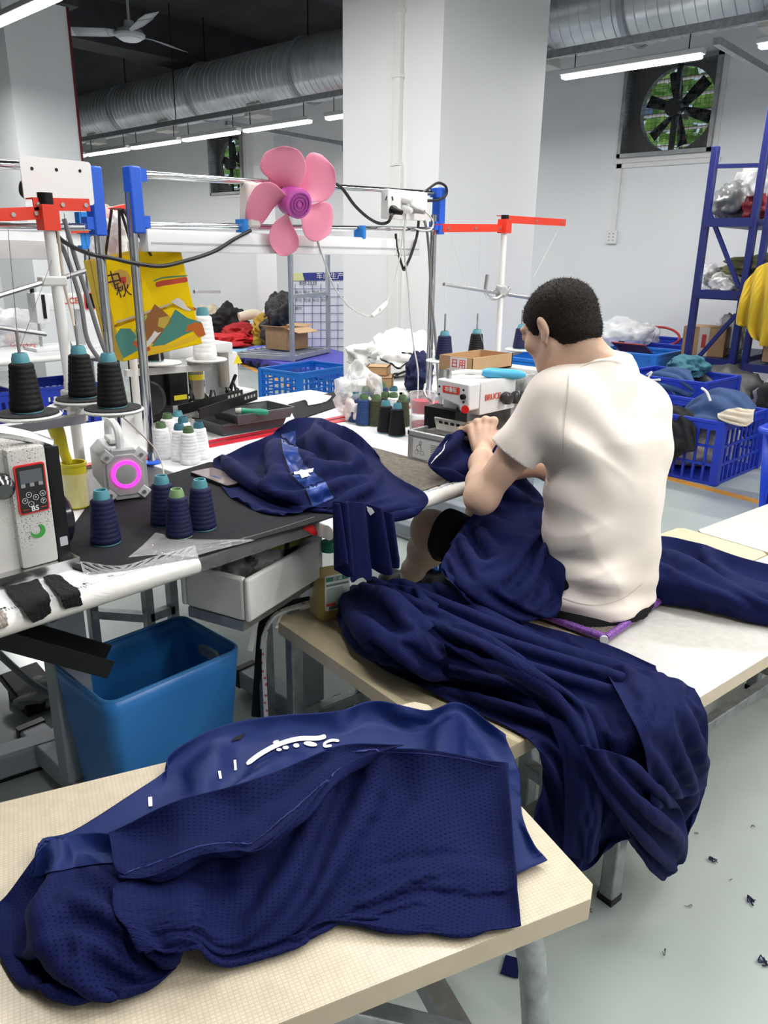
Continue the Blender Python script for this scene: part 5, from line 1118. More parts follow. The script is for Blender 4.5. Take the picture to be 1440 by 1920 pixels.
# cardboard tray on top of the machine, brush
t = thing('cardboard_tray', 'small open cardboard tray with a red printed label on top of the overlock machine', 'box', (2.2, 1.55, 1.012)); K = dict(parent=t, world=True)
xa, xb, ya, yb, za, zb = 1.94, 2.16, 1.43, 1.56, 1.010, 1.055
for a, b in (((xa, ya, za), (xb, ya+.004, zb)), ((xa, yb-.004, za), (xb, yb, zb)), ((xa, ya, za), (xa+.004, yb, zb)), ((xb-.004, ya, za), (xb, yb, zb)), ((xa, ya, za), (xb, yb, za+.004))): G().b2(a, b).build('panel', CARD, **K)
lb = G().b2((xa-.001, ya+.02, za+.002), (xa, ya+.085, zb-.002)).build('label', M('label white', (.8, .8, .8), .5), **K); textmesh('日用', .03, RED, 'label_text', lb, basis_mt((xa-.0016, ya+.052, za+.022), (0, -1, 0), (0, 0, 1)))
t = thing('brush', 'blue handled cleaning brush lying on the overlock machine head', 'brush', (1.9, 1.36, 1.01))
G().tube([(XL+.03, Y1-.01, 1.018), (XL+.08, Y0+.08, 1.024), (XL+.12, Y0+.045, 1.022)], .007, 10, smooth=3).build('stem', WHITEP, t, world=True)
g = G(); g.tube([(XL+.12, Y0+.045, 1.022), (XL+.14, Y0+.03, 1.020), (XL+.22, Y0-.01, 1.012), (XL+.25, Y0-.022, 1.009)], [.009, .016, .015, .008], 12, smooth=3); g.build('handle', M('brush blue', (.06, .38, .62), .35), t, world=True)
# clear stacked cups
t = thing('clear_container', 'stack of clear plastic cups with red rolls inside, behind the chip box', 'container', PZ(790, 815, TZ)); c = Vector((0, 0, 0))
for k, h in enumerate((0, .075)):
    o = G().lathe([(.0, .002), (.040, .002), (.043, .07), (.045, .072), (.042, .07), (.039, .006)], c=(0, 0, h), seg=26).build('cup', film('cup plastic', amount=.12, rough=.05), t)
    G().lathe([(.0, .004), (.034, .004), (.036, .045), (.0, .045)], c=(0, 0, h), seg=22).build('red_roll', M('red thread roll', (.55, .02, .06), .5, nz=(30, .2)), t)
# lower left: desk tools
t = thing('screwdriver_pot', 'yellow tube wrapped in clear film with tools in it', 'pot', PZ(146, 948, T_)); 
G().lathe([(0, 0), (.026, 0), (.028, .10), (.031, .103), (.031, .108), (.026, .108), (.024, .02), (0, .02)], seg=26).build('tube', M('yellow plastic', (.60, .53, .02), .4, nz=(12, .1)), t)
G().lathe([(.030, .004), (.034, .03), (.031, .06), (.035, .085)], seg=18).build('film_wrap', film('pot film', amount=.2), t)
b0 = PZ(146, 948, T_); t = thing('screwdriver', 'yellow handled screwdriver stuck in the yellow pot', 'screwdriver', (b0[0], b0[1], TZ+.06)); top = Vector((-.032, .018, .175)); 
G().tube([(0, 0, 0), top*.28], .004, 8).build('shaft', ST2, t)
d = top.normalized(); g = G(); pr = [(0, .05), (.010, .052), (.012, .062), (.0115, .08), (.017, .12), (.018, .145), (.014, .165), (.0, .172)]; g.lathe(pr, axis=tuple(d), seg=18); g.build('handle', M('screwdriver yellow', (.52, .44, .015), .35), t); G().lathe([(0, .165), (.0145, .164), (.013, .176), (0, .178)], axis=tuple(d), seg=18).build('end_cap', M('dark chrome', (.16, .16, .17), .22, 1), t)
# phone
q = [PZ(*p, T_) for p in ((362, 893), (392, 880), (463, 904), (433, 920))]; ux = Vector(q[3]-q[0]); uy = Vector(q[1]-q[0]); pc = (q[0]+q[1]+q[2]+q[3])/4
t = thing('phone', 'black phone lying face up on the felt mat', 'phone', pc); mt = basis_mt((0, 0, .001), ux, uy)
G().prism(rrect(ux.length, .074, .008), .008, mt).build('case', BLACKP, t); G().prism(rrect(ux.length-.005, .069, .006), .0006, mt @ Matrix.Translation((0, 0, .008))).build('screen', M('phone screen', (.21, .17, .17), .06), t)
for x, y, w, h in ((.0, -.012, .04, .007), (.006, .002, .012, .005), (.03, .012, .012, .006)): G().prism(rrect(w, h, .002), .0003, mt @ Matrix.Translation((x, y, .0087))).build('screen_icon', M('icon blue', (.03, .07, .25), .3), t)
# speaker with glowing ring
sp = PZ(240, 938, TZ+.006); t = thing('speaker', 'silver octagonal speaker with a glowing magenta ring and a handle', 'speaker', sp, R(-17)); SG = M('speaker silver', (.48, .49, .50), .4, .25, nz=(10, .08)); SG2 = M('speaker grey', (.62, .63, .64), .45)
def octp(w, h, c): return [(w/2, h/2-c), (w/2-c, h/2), (-w/2+c, h/2), (-w/2, h/2-c), (-w/2, -h/2+c), (-w/2+c, -h/2), (w/2-c, -h/2), (w/2, -h/2+c)]
fmt = lambda y: basis_mt((0, y, .066), (1, 0, 0), (0, 0, 1))
G().prism(octp(.098, .118, .022), .16, basis_mt((0, .175, .064), (1, 0, 0), (0, 0, 1))).build('body', SG2, t, smooth=False, bevel=.003)
G().prism(octp(.104, .124, .026), .02, fmt(.018)).build('front_frame', SG, t, smooth=False, bevel=.002)
G().prism(octp(.088, .102, .024), .006, fmt(.0)).build('front_plate', SG, t, smooth=False, bevel=.002)
for sx in (-1, 1):
    for sz in (-1, 1):
        o = G().box((sx*.040, .004, .066+sz*.047), (.026, .018, .026), rot=Matrix.Rotation(R(45)*sx*sz, 3, 'Y')).build('corner_guard', SG2, t, bevel=.002); G().cyl((sx*.040, -.009, .066+sz*.047), (sx*.040, -.003, .066+sz*.047), .005, seg=6).build('screw', ST2, o)
G().lathe([(.026, 0), (.034, 0), (.034, .005), (.026, .005)], c=(0, -.005, .068), axis=(0, -1, 0), seg=36, closed=True).build('light_ring', M('magenta ring', (1.0, .02, .55), .4, emit=2.6), t)
G().lathe([(0, 0), (.026, 0), (.026, .004), (0, .006)], c=(0, -.005, .068), axis=(0, -1, 0), seg=32).build('cone_cap', M('spun steel', (.62, .62, .63), .38, .55), t)
G().box((0, .10, .134), (.036, .07, .012)).build('top_pad', SG2, t, bevel=.003); G().tube([(0, .035, .124), (0, .04, .165), (0, .10, .175), (0, .16, .165), (0, .168, .124)], .010, 8, smooth=4).build('handle', SG2, t)
for k, c in enumerate(((.2, .1, .8), (.1, .5, .7), (.1, .6, .2), (.7, .5, .1))): G().b2((.0491, .05+k*.02, .09), (.0496, .068+k*.02, .10)).build('rainbow_label', M('rainbow %s' % 'abcd'[k], c, .4), t)
# trays, strips and tools behind the white cones
TR = M('grey tray plastic', (.075, .082, .09), .4)
def tray(label, px, w, d, h, z, rz):
    p = PZ(*px, z); t = thing('tray', label, 'tray', (p[0], p[1], z), rz, 'grey trays on the back table'); g = G(); o_ = .01
    fl = [(-w/2, -d/2), (w/2, -d/2), (w/2, d/2), (-w/2, d/2)]; a = [(x, y, 0) for x, y in fl]; b = [(x+math.copysign(o_, x), y+math.copysign(o_, y), h) for x, y in fl]
    g.quad(*a[::-1])
    for i in range(4): g.quad(a[i], a[(i+1) % 4], b[(i+1) % 4], b[i])
    o = g.build('shell', TR, t, smooth=False); m = o.modifiers.new('th', 'SOLIDIFY'); m.thickness = .003; m.offset = 1
    g = G(); q = [(x+math.copysign(o_, x), y+math.copysign(o_, y)) for x, y in fl]
    for i in range(4): g.bar((*q[i], h), (*q[(i+1) % 4], h), .008, .004)
    g.build('rim', TR, t); return t
tray('lower grey plastic tray behind the white cones', (452, 800), .25, .16, .035, TZ+.004, R(-3)); tray('upper grey plastic tray with a screwdriver in it', (475, 782), .22, .14, .032, TZ+.04, R(-3))
p = PZ(472, 772, .84); t = thing('screwdriver', 'green handled screwdriver lying in the upper grey tray', 'screwdriver', p); d = Vector((.7, -.6, -.05)).normalized()
G().lathe([(0, -.055), (.009, -.053), (.012, -.03), (.010, .0), (.013, .03), (.009, .055), (0, .057)], axis=tuple(d), seg=16).build('handle', M('screwdriver green', (.02, .25, .15), .35), t); G().lathe([(0, -.057), (.0095, -.055), (.0125, -.035), (.0, -.034)], axis=tuple(d), seg=16).build('end_cap', M('pale grey plastic', (.5, .5, .47), .4), t)
def lstrip(label, a, b, z):
    a, b = PZ(*a, z), PZ(*b, z); d = Vector(b-a); L = d.length; d.normalize(); n = Vector((-d.y, d.x, 0)); mid = Vector((a+b)/2); t = thing('angle_strip', label, 'strip', mid, math.atan2(d.y, d.x), 'black angle strips')
    G().b2((-L/2, -.002, -.002), (L/2, .002, .032)).build('flange', BLACKP, t); G().b2((-L/2, 0, -.002), (L/2, .03, .002)).build('base', BLACKP, t)
    for k in range(4): G().b2((L/2-.03-k*.022, -.003, .012), (L/2-.018-k*.022, .003, .022)).build('slot', M('slot light', (.42, .40, .36), .6), t)
lstrip('nearer black slotted angle strip lying across the grey trays', (375, 785), (482, 748), .855); lstrip('farther black slotted angle strip beside the motor machine', (335, 778), (455, 746), .835)
p = PZ(513, 778, TZ+.003); t = thing('tape_roll', 'roll of white tape lying flat on the dark back table', 'roll', p)
G().lathe([(.022, 0), (.048, 0), (.048, .036), (.022, .036)], seg=36, closed=True).build('tape', M('white tape', (.74, .75, .74), .55, nz=(60, .12), coords='Generated'), t); G().lathe([(.019, 0), (.022, 0), (.022, .036), (.019, .036)], seg=28, closed=True).build('core', M('grey core', (.45, .44, .42), .7), t)
o = G().prism([PZ(*p, TZ)[:2] for p in ((540, 760), (630, 735), (655, 742), (650, 758), (555, 790))], .004, Matrix.Translation((0, 0, TZ+.001))).build('felt_mat', FELT, smooth=False); tag(o, 'black felt mat on the back table beside the tape roll', 'mat')
sheet('plastic_film', 'scrap of clear film lying on the black mat by the tape roll', [[PZ(x, y, TZ+.010) for x, y in ((568, 748), (600, 740), (622, 742))], [PZ(x, y, TZ+.016) for x, y in ((575, 752), (600, 748), (618, 748))], [PZ(x, y, TZ+.010) for x, y in ((578, 760), (600, 756), (612, 752))]], 0, film('white film', amount=.5), 16, 16, .01)
# ---------------------------------------------------------------- motor machine on the back table (seen from behind)
mm = thing('sewing_machine', 'sewing machine with a black motor box seen from behind on the back table', 'sewing machine', (1.7, 2.5, TZ)); K = dict(parent=mm, world=True); DK = M('black machine casting', (.018, .018, .020), .45, nz=(14, .3)); TAU = M('taupe metal', (.30, .28, .24), .4, .3)
yb_ = 2.46
def mbox(px0, px1, z0, z1, d, name, mat, y=yb_, bev=.006):
    a = PY(px0, 720, y)[0]; b = PY(px1, 720, y)[0]; return G().b2((a, y, z0), (b, y+d, z1), bev=bev).build(name, mat, **K)
mbox(285, 322, TZ+.01, .98, .16, 'end_cover', DK); mbox(318, 353, TZ+.06, .96, .05, 'motor_box', M('motor box black', (.012, .012, .014), .3), y=yb_-.03)
lbx = mbox(325, 349, .845, .862, .002, 'warning_label', M('label yellow', (.80, .66, .02), .5), y=yb_-.033, bev=0)
mbox(322, 440, .985, 1.03, .14, 'arm', EN2); mbox(422, 448, TZ+.02, .985, .14, 'head_column', EN2, y=yb_+.05)
mbox(300, 470, TZ, TZ+.03, .22, 'base', SOOT)
for px, z0, z1, r in ((368, .84, .985, .028), (420, .87, 1.0, .022)):
    c = PY(px, 720, yb_-.02); o = G().lathe([(0, z0), (r*.9, z0), (r, z0+.01), (r, z1), (0, z1)], c=(c[0], yb_-.02, 0), seg=22).build('filter_bowl', TAU, **K)
    if px == 368: 
        for z in (.91, .94): G().lathe([(r+.0005, z), (r+.0006, z+.02)], c=(c[0], yb_-.02, 0), seg=22).build('yellow_label', M('label yellow', (.80, .66, .02), .5), o)
g = G(); rs2 = random.Random(4)
for k in range(16):
    a = PY(rs2.uniform(355, 450), 720, yb_-.02); g.tube([(a[0], yb_-.02+rs2.uniform(-.02, .05), rs2.uniform(.80, .9)), (a[0]+rs2.uniform(-.03, .03), yb_-.03, rs2.uniform(.78, .92)), (a[0]+rs2.uniform(-.05, .05), yb_+.03, rs2.uniform(.79, .86))], rs2.uniform(.003, .008), 6, smooth=3)
g.build('hoses', DK, **K); mbox(400, 470, .80, .83, .10, 'bed_block', ST2, y=yb_-.02); mbox(445, 478, .785, .84, .12, 'end_block', EN2, y=yb_)
G().lathe([(0, 0), (.05, 0), (.06, .01), (.06, .03), (.04, .04), (0, .04)], c=PY(285, 745, yb_-.01), axis=(-1, -.6, 0), seg=24).build('handwheel', DK, **K)
c = PY(412, 655, yb_+.06); G().cyl(c, c+np.array([0, 0, .03]), .012).build('top_knob', TAU, **K)
c = PY(432, 672, yb_); G().prism([(-.02, 0), (.02, 0), (0, .035)], .002, basis_mt((c[0], yb_-.045, .955), (1, 0, 0), (0, 0, 1))).build('warning_triangle', M('label yellow', (.80, .66, .02), .5), **K)
# ---------------------------------------------------------------- thread stands
PAD = M('black foam pad', (.03, .03, .032), .95, nz=(80, .5), bump=(160, .5)); PLW = M('grey white stand plastic', (.6, .6, .58), .45)
ROD = M('satin rod', (.55, .55, .55), .3, .9)
def stand_plate(t, c, r=.062, pad=True, spike=.165):
    G().lathe([(0, -.006), (r, -.004), (r+.003, 0), (r, .003), (0, .003)], c=c, seg=32).build('plate', PLW, t, world=True)
    if pad: G().lathe([(0, .003), (r-.002, .003), (r-.003, .006), (0, .006)], c=c, seg=32).build('foam_pad', PAD, t, world=True)
    G().cyl(Vector(c), Vector(c)+Vector((0, 0, spike)), .0035, seg=8).build('spike', ROD, t, world=True)
def red_arm(t, a, b, name='red_arm'):
    a, b = Vector(a), Vector(b); g = G(); g.bar(a, b, .004, .026); g.bar(a+Vector((0, .018, .013)), b+Vector((0, .018, .013)), .036, .003); o = g.build(name, RED, t, world=True)
    for f in (.08, .5, .92): p = a.lerp(b, f); G().lathe([(0, -.002), (.005, -.002), (.005, .002), (0, .002)], c=p+Vector((0, -.003, 0)), axis=(0, -1, 0), seg=10).build('eyelet', ST2, o)
# left stand
t = thing('thread_stand', 'white thread stand with black foam plates and red arms, left machine', 'thread stand', (.855, 1.84, TZ)); W3 = dict(parent=t, world=True)
G().cyl((.862, 1.84, TZ+.002), (.848, 1.84, 1.452), .013, seg=14).build('pole', WHITEP, **W3); G().cyl((.848, 1.84, 1.43), (.848, 1.84, 1.475), .017, seg=14).build('cap', BLACKP, **W3)
a = PY(-30, 405, 1.84); b = PY(75, 400, 1.84); red_arm(t, a, b); red_arm(t, PY(62, 383, 1.84), PY(168, 385, 1.84)); G().b2((.83, 1.82, 1.395), (.868, 1.86, 1.45)).build('arm_clamp', RED, **W3)
G().tube([PY(-20, 560, 1.80), PY(95, 525, 1.84)], .006, 8).build('rod', ROD, **W3); G().tube([PY(105, 525, 1.84), PY(160, 508, 1.84)], .006, 8).build('rod', ROD, **W3); G().tube([PY(-20, 612, 1.80), PY(85, 627, 1.84)], .006, 8).build('rod', ROD, **W3)
c = PY(98, 527, 1.84); G().box(c, (.06, .03, .022)).build('rod_clamp', PLW, bevel=.004, **W3); G().box((.864, 1.835, 1.0), (.036, .045, .10)).build('clamp', PLW, bevel=.005, **W3)
for z in (.98, 1.02): G().cyl((.855, 1.808, z), (.855, 1.815, z), .006, seg=8).build('bolt', ST2, **W3)
cs = [PY(52, 778, 1.55), PY(157, 750, 1.68), PY(212, 768, 1.56)]
for c in cs: stand_plate(t, c); G().bar(Vector(c)-Vector((0, 0, .012)), (.862, 1.83, c[2]-.03), .022, .012).build('bracket', PLW, **W3)
G().box((.862, 1.835, cs[0][2]-.035), (.05, .05, .05)).build('bracket_clamp', PLW, bevel=.005, **W3); G().bar(PY(-30, 812, 1.56), PY(150, 785, 1.75), .03, .02).build('bracket_bar', ROD, **W3)
for c, l in zip(cs, ('leftmost black thread cone on a foam plate', 'middle black thread cone on the left stand', 'right black thread cone on the left stand above the speaker')): cone(Vector(c)+Vector((0, 0, .0065)), 'black', TEAL, l, 'black thread cones on the left stand', 1.02)
# threads run up from the cones
def threads(t, prs, mat, r=.0006):
    for a, b in prs: G().tube([a, b], r, 4).build('thread', mat, t, world=True)
threads(t, [(cs[0]+np.array([0, 0, .14]), PY(15, 430, 1.8)), (cs[1]+np.array([0, 0, .14]), PY(120, 400, 1.84)), (PY(20, 700, 1.6), PY(100, 480, 1.84)), (cs[2]+np.array([0, 0, .14]), PY(150, 395, 1.84))], BCABLE)
# right stand
t = thing('thread_stand', 'white thread stand with red arms behind the overlock machine', 'thread stand', (2.61, 1.8, TZ)); W3 = dict(parent=t, world=True)
G().cyl((2.612, 1.8, TZ), (2.605, 1.8, 1.47), .012, seg=14).build('pole', WHITEP, **W3); G().cyl((2.605, 1.8, 1.47), (2.605, 1.8, 1.505), .015, seg=14).build('cap', BLACKP, **W3)
red_arm(t, PY(830, 428, 1.8), PY(945, 428, 1.8)); red_arm(t, PY(945, 411, 1.8), PY(1060, 418, 1.8)); G().b2((2.588, 1.78, 1.44), (2.624, 1.82, 1.49)).build('arm_clamp', RED, **W3)
G().tube([PY(832, 533, 1.8), PY(1010, 562, 1.8)], .006, 8).build('rod', ROD, **W3); c = PY(940, 545, 1.8); G().ball(c, .03, nz=.4).build('taped_joint', M('wrapped tape', (.4, .4, .4), .5, bump=(40, .6)), **W3)
G().tube([PY(914, 515, 1.8), PY(911, 550, 1.8), PY(930, 560, 1.79), PY(955, 540, 1.79)], .007, 8, smooth=3).build('hook', ROD, **W3)
cr_ = [PY(832, 676, 1.76), PY(892, 668, 1.84), PY(975, 655, 1.86)]
for c in cr_: stand_plate(t, c, pad=False); G().bar(Vector(c)-Vector((0, 0, .01)), (2.61, 1.8, c[2]-.01), .02, .012).build('bracket', ROD, **W3)
G().bar(cr_[0]-np.array([0, 0, .006]), (cr_[0][0], cr_[0][1], TZ), .022).build('post', ROD, **W3)
for c, col, l in zip(cr_, ('navy', 'black', 'navy'), ('navy thread cone on the stand plate behind the machine', 'black thread cone on the right stand', 'navy thread cone on the stand just behind the head of the worker')): cone(Vector(c)+Vector((0, 0, .004)), col, TEAL, l, 'thread cones on the right stand', 1.05, .74)
threads(t, [(cr_[0]+np.array([0, 0, .17]), PY(835, 440, 1.8)), (cr_[0]+np.array([0, 0, .17]), PY(842, 440, 1.8)), (cr_[1]+np.array([0, 0, .17]), PY(900, 440, 1.8)), (PY(920, 690, 1.7), PY(845, 440, 1.8)), (PY(1000, 520, 1.8), PY(1050, 425, 1.8))], WCABLE)
# back stand (white cone)
t = thing('thread_stand', 'grey thread stand with pale plates in front of the motor machine', 'thread stand', PZ(255, 800, TZ)); W3 = dict(parent=t, world=True); yq = 2.36
xx_ = PY(252, 700, yq)[0]; G().cyl((xx_, yq, TZ), (xx_, yq, 1.40), .013, seg=14).build('pole', WHITEP, **W3); G().bar(PY(235, 700, yq), PY(392, 688, yq), .02, .022).build('bracket_bar', PLW, **W3)
cb_ = [PY(300, 680, yq-.01), PY(387, 674, yq-.02)]
for c in cb_: stand_plate(t, c, r=.07, pad=False)
cone(Vector(cb_[0])+Vector((0, .03, .004)), 'black', TEAL, 'black thread cone half hidden behind the yellow bag', 'thread cones on the back stand', 1.0); cone(Vector(cb_[1])+Vector((-.005, 0, .004)), 'white', TEAL, 'white thread cone on the plate of the back stand', 'thread cones on the back stand', 1.35, 1.0)
red_arm(t, PY(190, 402, yq), PY(240, 392, yq)); red_arm(t, PY(240, 405, yq), PY(265, 406, yq))
G().tube([PY(364, 547, yq), PY(412, 547, yq)], .006, 8).build('rod', ROD, **W3)
# ================================================================== chrome rail frame over the tables
YR = 1.98
def planepoly(name, pxs, o, n, lift, mat, parent, th=.0004, world=True):
    """flat print on the plane through o with normal n (towards the camera)"""
    o, n = np.array(o, float), np.array(n, float); n = n/np.linalg.norm(n); g = G(); pts = []
    for p in pxs:
        d = ray(*p); t = ((o-CPOS) @ n)/(d @ n); pts.append(Vector(CPOS+d*t+n*lift))
    g.bm.faces.new([g.bm.verts.new(p) for p in pts]); return g.build(name, mat, parent, smooth=False, world=world)
def bracket(t, px, side):
    x = PY(*px, YR)[0]; z1 = PY(*px, YR)[2]; b_ = G().b2((x-.017, YR-.02, z1-.165), (x+.017, YR+.02, z1)).build('corner_bracket', BRBLUE, t, world=True, bevel=.004)
    G().b2((x if side > 0 else x-.035, YR-.016, z1-.035), (x+.035 if side > 0 else x, YR+.016, z1-.004)).build('clamp', BRBLUE, b_); G().b2((x if side > 0 else x-.035, YR-.016, z1-.15), (x+.035 if side > 0 else x, YR+.016, z1-.12)).build('clamp', BRBLUE, b_)
def pole(t, x, z1, r=.0125): G().cyl((x, YR, TZ+.004), (x, YR, z1), r, seg=18).build('pole', CHROME, t, world=True); G().lathe([(0, 0), (.028, 0), (.028, .004), (.015, .008), (0, .008)], c=(x, YR, TZ+.001), seg=20).build('foot', BRBLUE, t, world=True)
fr = thing('rail_frame', 'chrome rail frame with blue brackets spanning the worker table', 'frame', (1.78, YR, TZ))
bracket(fr, (246, 312), 1); bracket(fr, (824, 352), -1); pole(fr, 1.140, 1.50); pole(fr, 2.40, 1.50)
za, zb = 1.545, 1.418
for z, r in ((za, .0095), (zb, .0095)): G().cyl((1.15, YR, z), (2.40, YR, z+.03), r, seg=12).build('rail', CHROME, fr, world=True)
lc = thing('table_lamp_strip', 'long white lamp channel clipped under the chrome rail', 'lamp', (1.7, YR, zb-.05)); G().b2((1.17, YR-.022, zb-.066), (2.30, YR+.022, zb-.008), bev=.005).build('channel', M('white lamp channel', (.80, .81, .82), .35), lc, world=True); G().b2((1.18, YR-.0235, zb-.045), (2.29, YR-.0215, zb-.04)).build('groove', M('channel groove', (.45, .46, .48), .5), lc, world=True)
for x in (1.50, 2.0): G().b2((x-.007, YR-.024, zb-.012), (x+.007, YR+.02, zb+.03)).build('clip', M('clip blue', (.02, .2, .62), .4), fr, world=True)
f2 = thing('rail_frame', 'chrome rail frame with a white plate at the left edge', 'frame', (.9, YR, TZ)); bracket(f2, (172, 312), -1); pole(f2, 1.042, 1.50)
for z in (1.545, 1.41): G().cyl((.2, YR, z-.02), (1.05, YR, z), .0095, seg=12).build('rail', CHROME, f2, world=True)
pl_ = G().prism(rrect(.175, .10, .008), .004, basis_mt(PY(108, 340, YR-.02), (1, 0, 0), (0, 0, 1))).build('switch_plate', WHITEP, f2, world=True)
for px in (60, 106, 150): c = PY(px, 316+(px-60)*.05, YR-.025); G().cyl(c, c+np.array([0, .003, 0]), .004, seg=8).build('screw', BLACKP, pl_)
G().b2((.2, YR-.02, 1.33), (.90, YR+.02, 1.375), bev=.004).build('lamp_channel', MATS['white lamp channel'], f2, world=True)
# socket strip
s_ = thing('power_socket', 'white power outlet box with plugs on the right end of the chrome rail', 'socket', PY(745, 385, YR)); a, b = PY(712, 360, YR), PY(782, 412, YR); c = (a+b)/2
G().b2((a[0], YR-.04, b[2]-.005), (b[0]+.01, YR-.005, a[2]+.01), bev=.005).build('box', WHITEP, s_, world=True)
for px, py in ((724, 372), (736, 372)): q = PY(px, py, YR-.042); G().box(q, (.004, .002, .014), rot=Matrix.Rotation(R(25 if px < 730 else -25), 3, 'Y')).build('slot', BLACKP, s_, world=True)
q = PY(764, 374, YR-.042); G().box(q, (.014, .004, .02)).build('switch', M('clip blue', (.02, .2, .62), .4), s_, world=True)
for (px, py), m_, L in (((734, 393), BLACKP, .045), ((757, 373), WHITEP, .035), ((757, 391), WHITEP, .035), ((772, 391), M('plug grey', (.3, .3, .3), .5), .055)):
    q = PY(px, py, YR-.04); G().lathe([(0, 0), (.015, 0), (.016, .012), (.012, .02), (.008, L), (0, L)], c=q, axis=(.15, -1, -.25), seg=16).build('plug', m_, s_, world=True)
# cables
def cable(label, pts, r, mat, y=1.955, name='cable', smooth=6):
    P = [PY(p[0], p[1], p[2] if len(p) > 2 else y) for p in pts]; o = G().tube(P, r, 8, smooth=smooth).build(name, mat); return tag(o, label, 'cable', 'cables on the rail frames')
cable('thick black cable sagging across the yellow bag to the pink fan', [(95, 425, 1.88), (118, 452, 1.90), (165, 475), (210, 484), (250, 493), (300, 499), (345, 490), (400, 472), (440, 448), (470, 432)], .0055, BCABLE, 1.945)
cable('black cable from the fan down to the black plug', [(595, 345), (615, 340), (640, 352), (665, 385), (690, 408), (712, 419), (728, 416), (735, 402, 1.92)], .0055, BCABLE)
cable('black cable looping around the right blue bracket', [(775, 383), (795, 377), (820, 375), (836, 366), (836, 350), (822, 343), (806, 352), (790, 368), (786, 400), (782, 440), (770, 480), (757, 507)], .005, BCABLE, 1.95)
cable('black cable hanging down in front of the column conduit', [(742, 438), (744, 465), (752, 492), (757, 507)], .0045, BCABLE, 1.96)
cable('grey cable running down along the right chrome pole', [(772, 398), (788, 402), (800, 430), (806, 500), (808, 560), (815, 620), (820, 690), (822, 740)], .005, CABLE, 1.945)
cable('pale looped cable beside the right blue bracket', [(765, 380), (795, 395), (812, 415), (808, 430), (792, 432), (778, 428)], .003, WCABLE, 1.94)
cable('white fan cord from the pink fan to the inline switch', [(575, 390), (590, 430), (605, 480), (625, 535), (655, 575), (685, 592), (700, 594)], .0026, WCABLE)
cable('white cord from the inline switch up to the socket', [(725, 568), (738, 535), (748, 490), (756, 440), (762, 395)], .0026, WCABLE, 1.94)
cable('thin white cord hanging from the socket to the table', [(766, 395), (758, 440), (760, 490), (766, 540), (770, 600), (776, 650), (784, 700), (782, 770)], .003, WCABLE, 1.945)
t = thing('inline_switch', 'white inline switch hanging on the fan cord', 'switch', PY(712, 582, 1.945)); G().tube([PY(698, 593, 1.945), PY(712, 582, 1.945), PY(726, 567, 1.945)], [.007, .011, .007], 12, smooth=3).build('case', WHITEP, t, world=True); q = PY(713, 580, 1.932); G().ball(q, (.004, .003, .006)).build('rocker', M('pale grey plastic', (.5, .5, .47), .4), t, world=True)
for i, pts in enumerate((((92, 430), (120, 470), (150, 560), (165, 640), (200, 690)), ((120, 410), (140, 480), (165, 560), (190, 640), (212, 690)), ((110, 540), (120, 620), (135, 655)))):
    cable(('grey hose left of the chrome poles', 'grey hose beside the yellow bag edge', 'grey hose behind the white stand pole')[i], [(x, y, 1.93) for x, y in pts], .006, CABLE)
cable('beige thread tube hanging beside the white stand pole', [(105, 400, 1.86), (120, 530, 1.86), (135, 590, 1.84), (145, 640, 1.80)], .0035, M('beige cord', (.5, .42, .34), .6))
cable('beige cord leading from the stand plate to the navy cone', [(228, 780, 1.60), (250, 800, 1.62), (285, 835, 1.62), (302, 865, 1.58), (308, 895, 1.50)], .0016, M('beige cord', (.5, .42, .34), .6))
cable('black coiled cable behind the white plate', [(50, 372), (40, 362), (40, 345), (48, 338)], .005, BCABLE, 2.0)
# pink fan
hub = PY(553, 379, 1.90); ax = -np.array([.735, .678, 0])*.72+np.array([.678, -.735, 0])*.55+np.array([0, 0, -.22]); ax /= np.linalg.norm(ax)
fan = thing('clip_fan', 'pink five bladed clip-on fan mounted on the chrome rail', 'fan', hub); PINK = M('pink plastic', (.78, .26, .38), .45, alpha=.93); MAG = M('magenta hub', (.55, .10, .42), .3)
x_, y_, _ = frame_from(ax)
G().lathe([(0, .03), (.030, .03), (.043, .026), (.044, -.03), (.036, -.034), (0, -.034)], axis=tuple(ax), seg=32).build('hub', MAG, fan)
for r_ in (.012, .022, .032): G().lathe([(r_-.003, .030), (r_-.003, .033), (r_+.001, .033), (r_+.001, .030)], axis=tuple(ax), seg=28).build('hub_ring', M('magenta dark', (.25, .03, .22), .3), fan)
for k in range(5):
    a0 = 2*math.pi*k/5+.5; P = np.zeros((12, 9, 3))
    for i in range(12):
        f = i/11; rr = .035+.128*f; wd = math.radians(8+26*math.sin(math.pi*min(1, f*.75+.12)))
        if f > .86: wd *= math.sqrt(max(0, 1-((f-.86)/.16)**2))
        for j in range(9):
            s2 = (j/8-.5)*2; a = a0+s2*wd+.35*f; hgt = -.008-s2*.020*(1-.3*f); P[i, j] = np.array(x_)*rr*math.cos(a)+np.array(y_)*rr*math.sin(a)+ax*hgt
    o = grid_mesh('blade', P, mat=PINK, parent=fan, thick=.0025, sub=1)
b_ = -ax; G().lathe([(0, .035), (.024, .035), (.034, .05), (.036, .085), (.026, .11), (0, .115)], axis=tuple(b_), seg=26).build('motor_housing', M('pale pink plastic', (.80, .62, .66), .4), fan)
m0_ = PY(523, 330, 1.95)-hub; G().lathe([(0, -.03), (.02, -.028), (.032, -.01), (.034, .02), (.024, .045), (0, .052)], c=m0_, axis=(-.3, .2, .9), seg=24).build('upper_housing', PINK, fan)
g = G(); g.tube([PY(505, 372, 1.96)-hub, PY(492, 350, 1.97)-hub, PY(478, 358, 1.97)-hub, PY(482, 382, 1.97)-hub], .012, 10, smooth=4, closed=False); g.build('neck_bracket', WHITEP, fan)
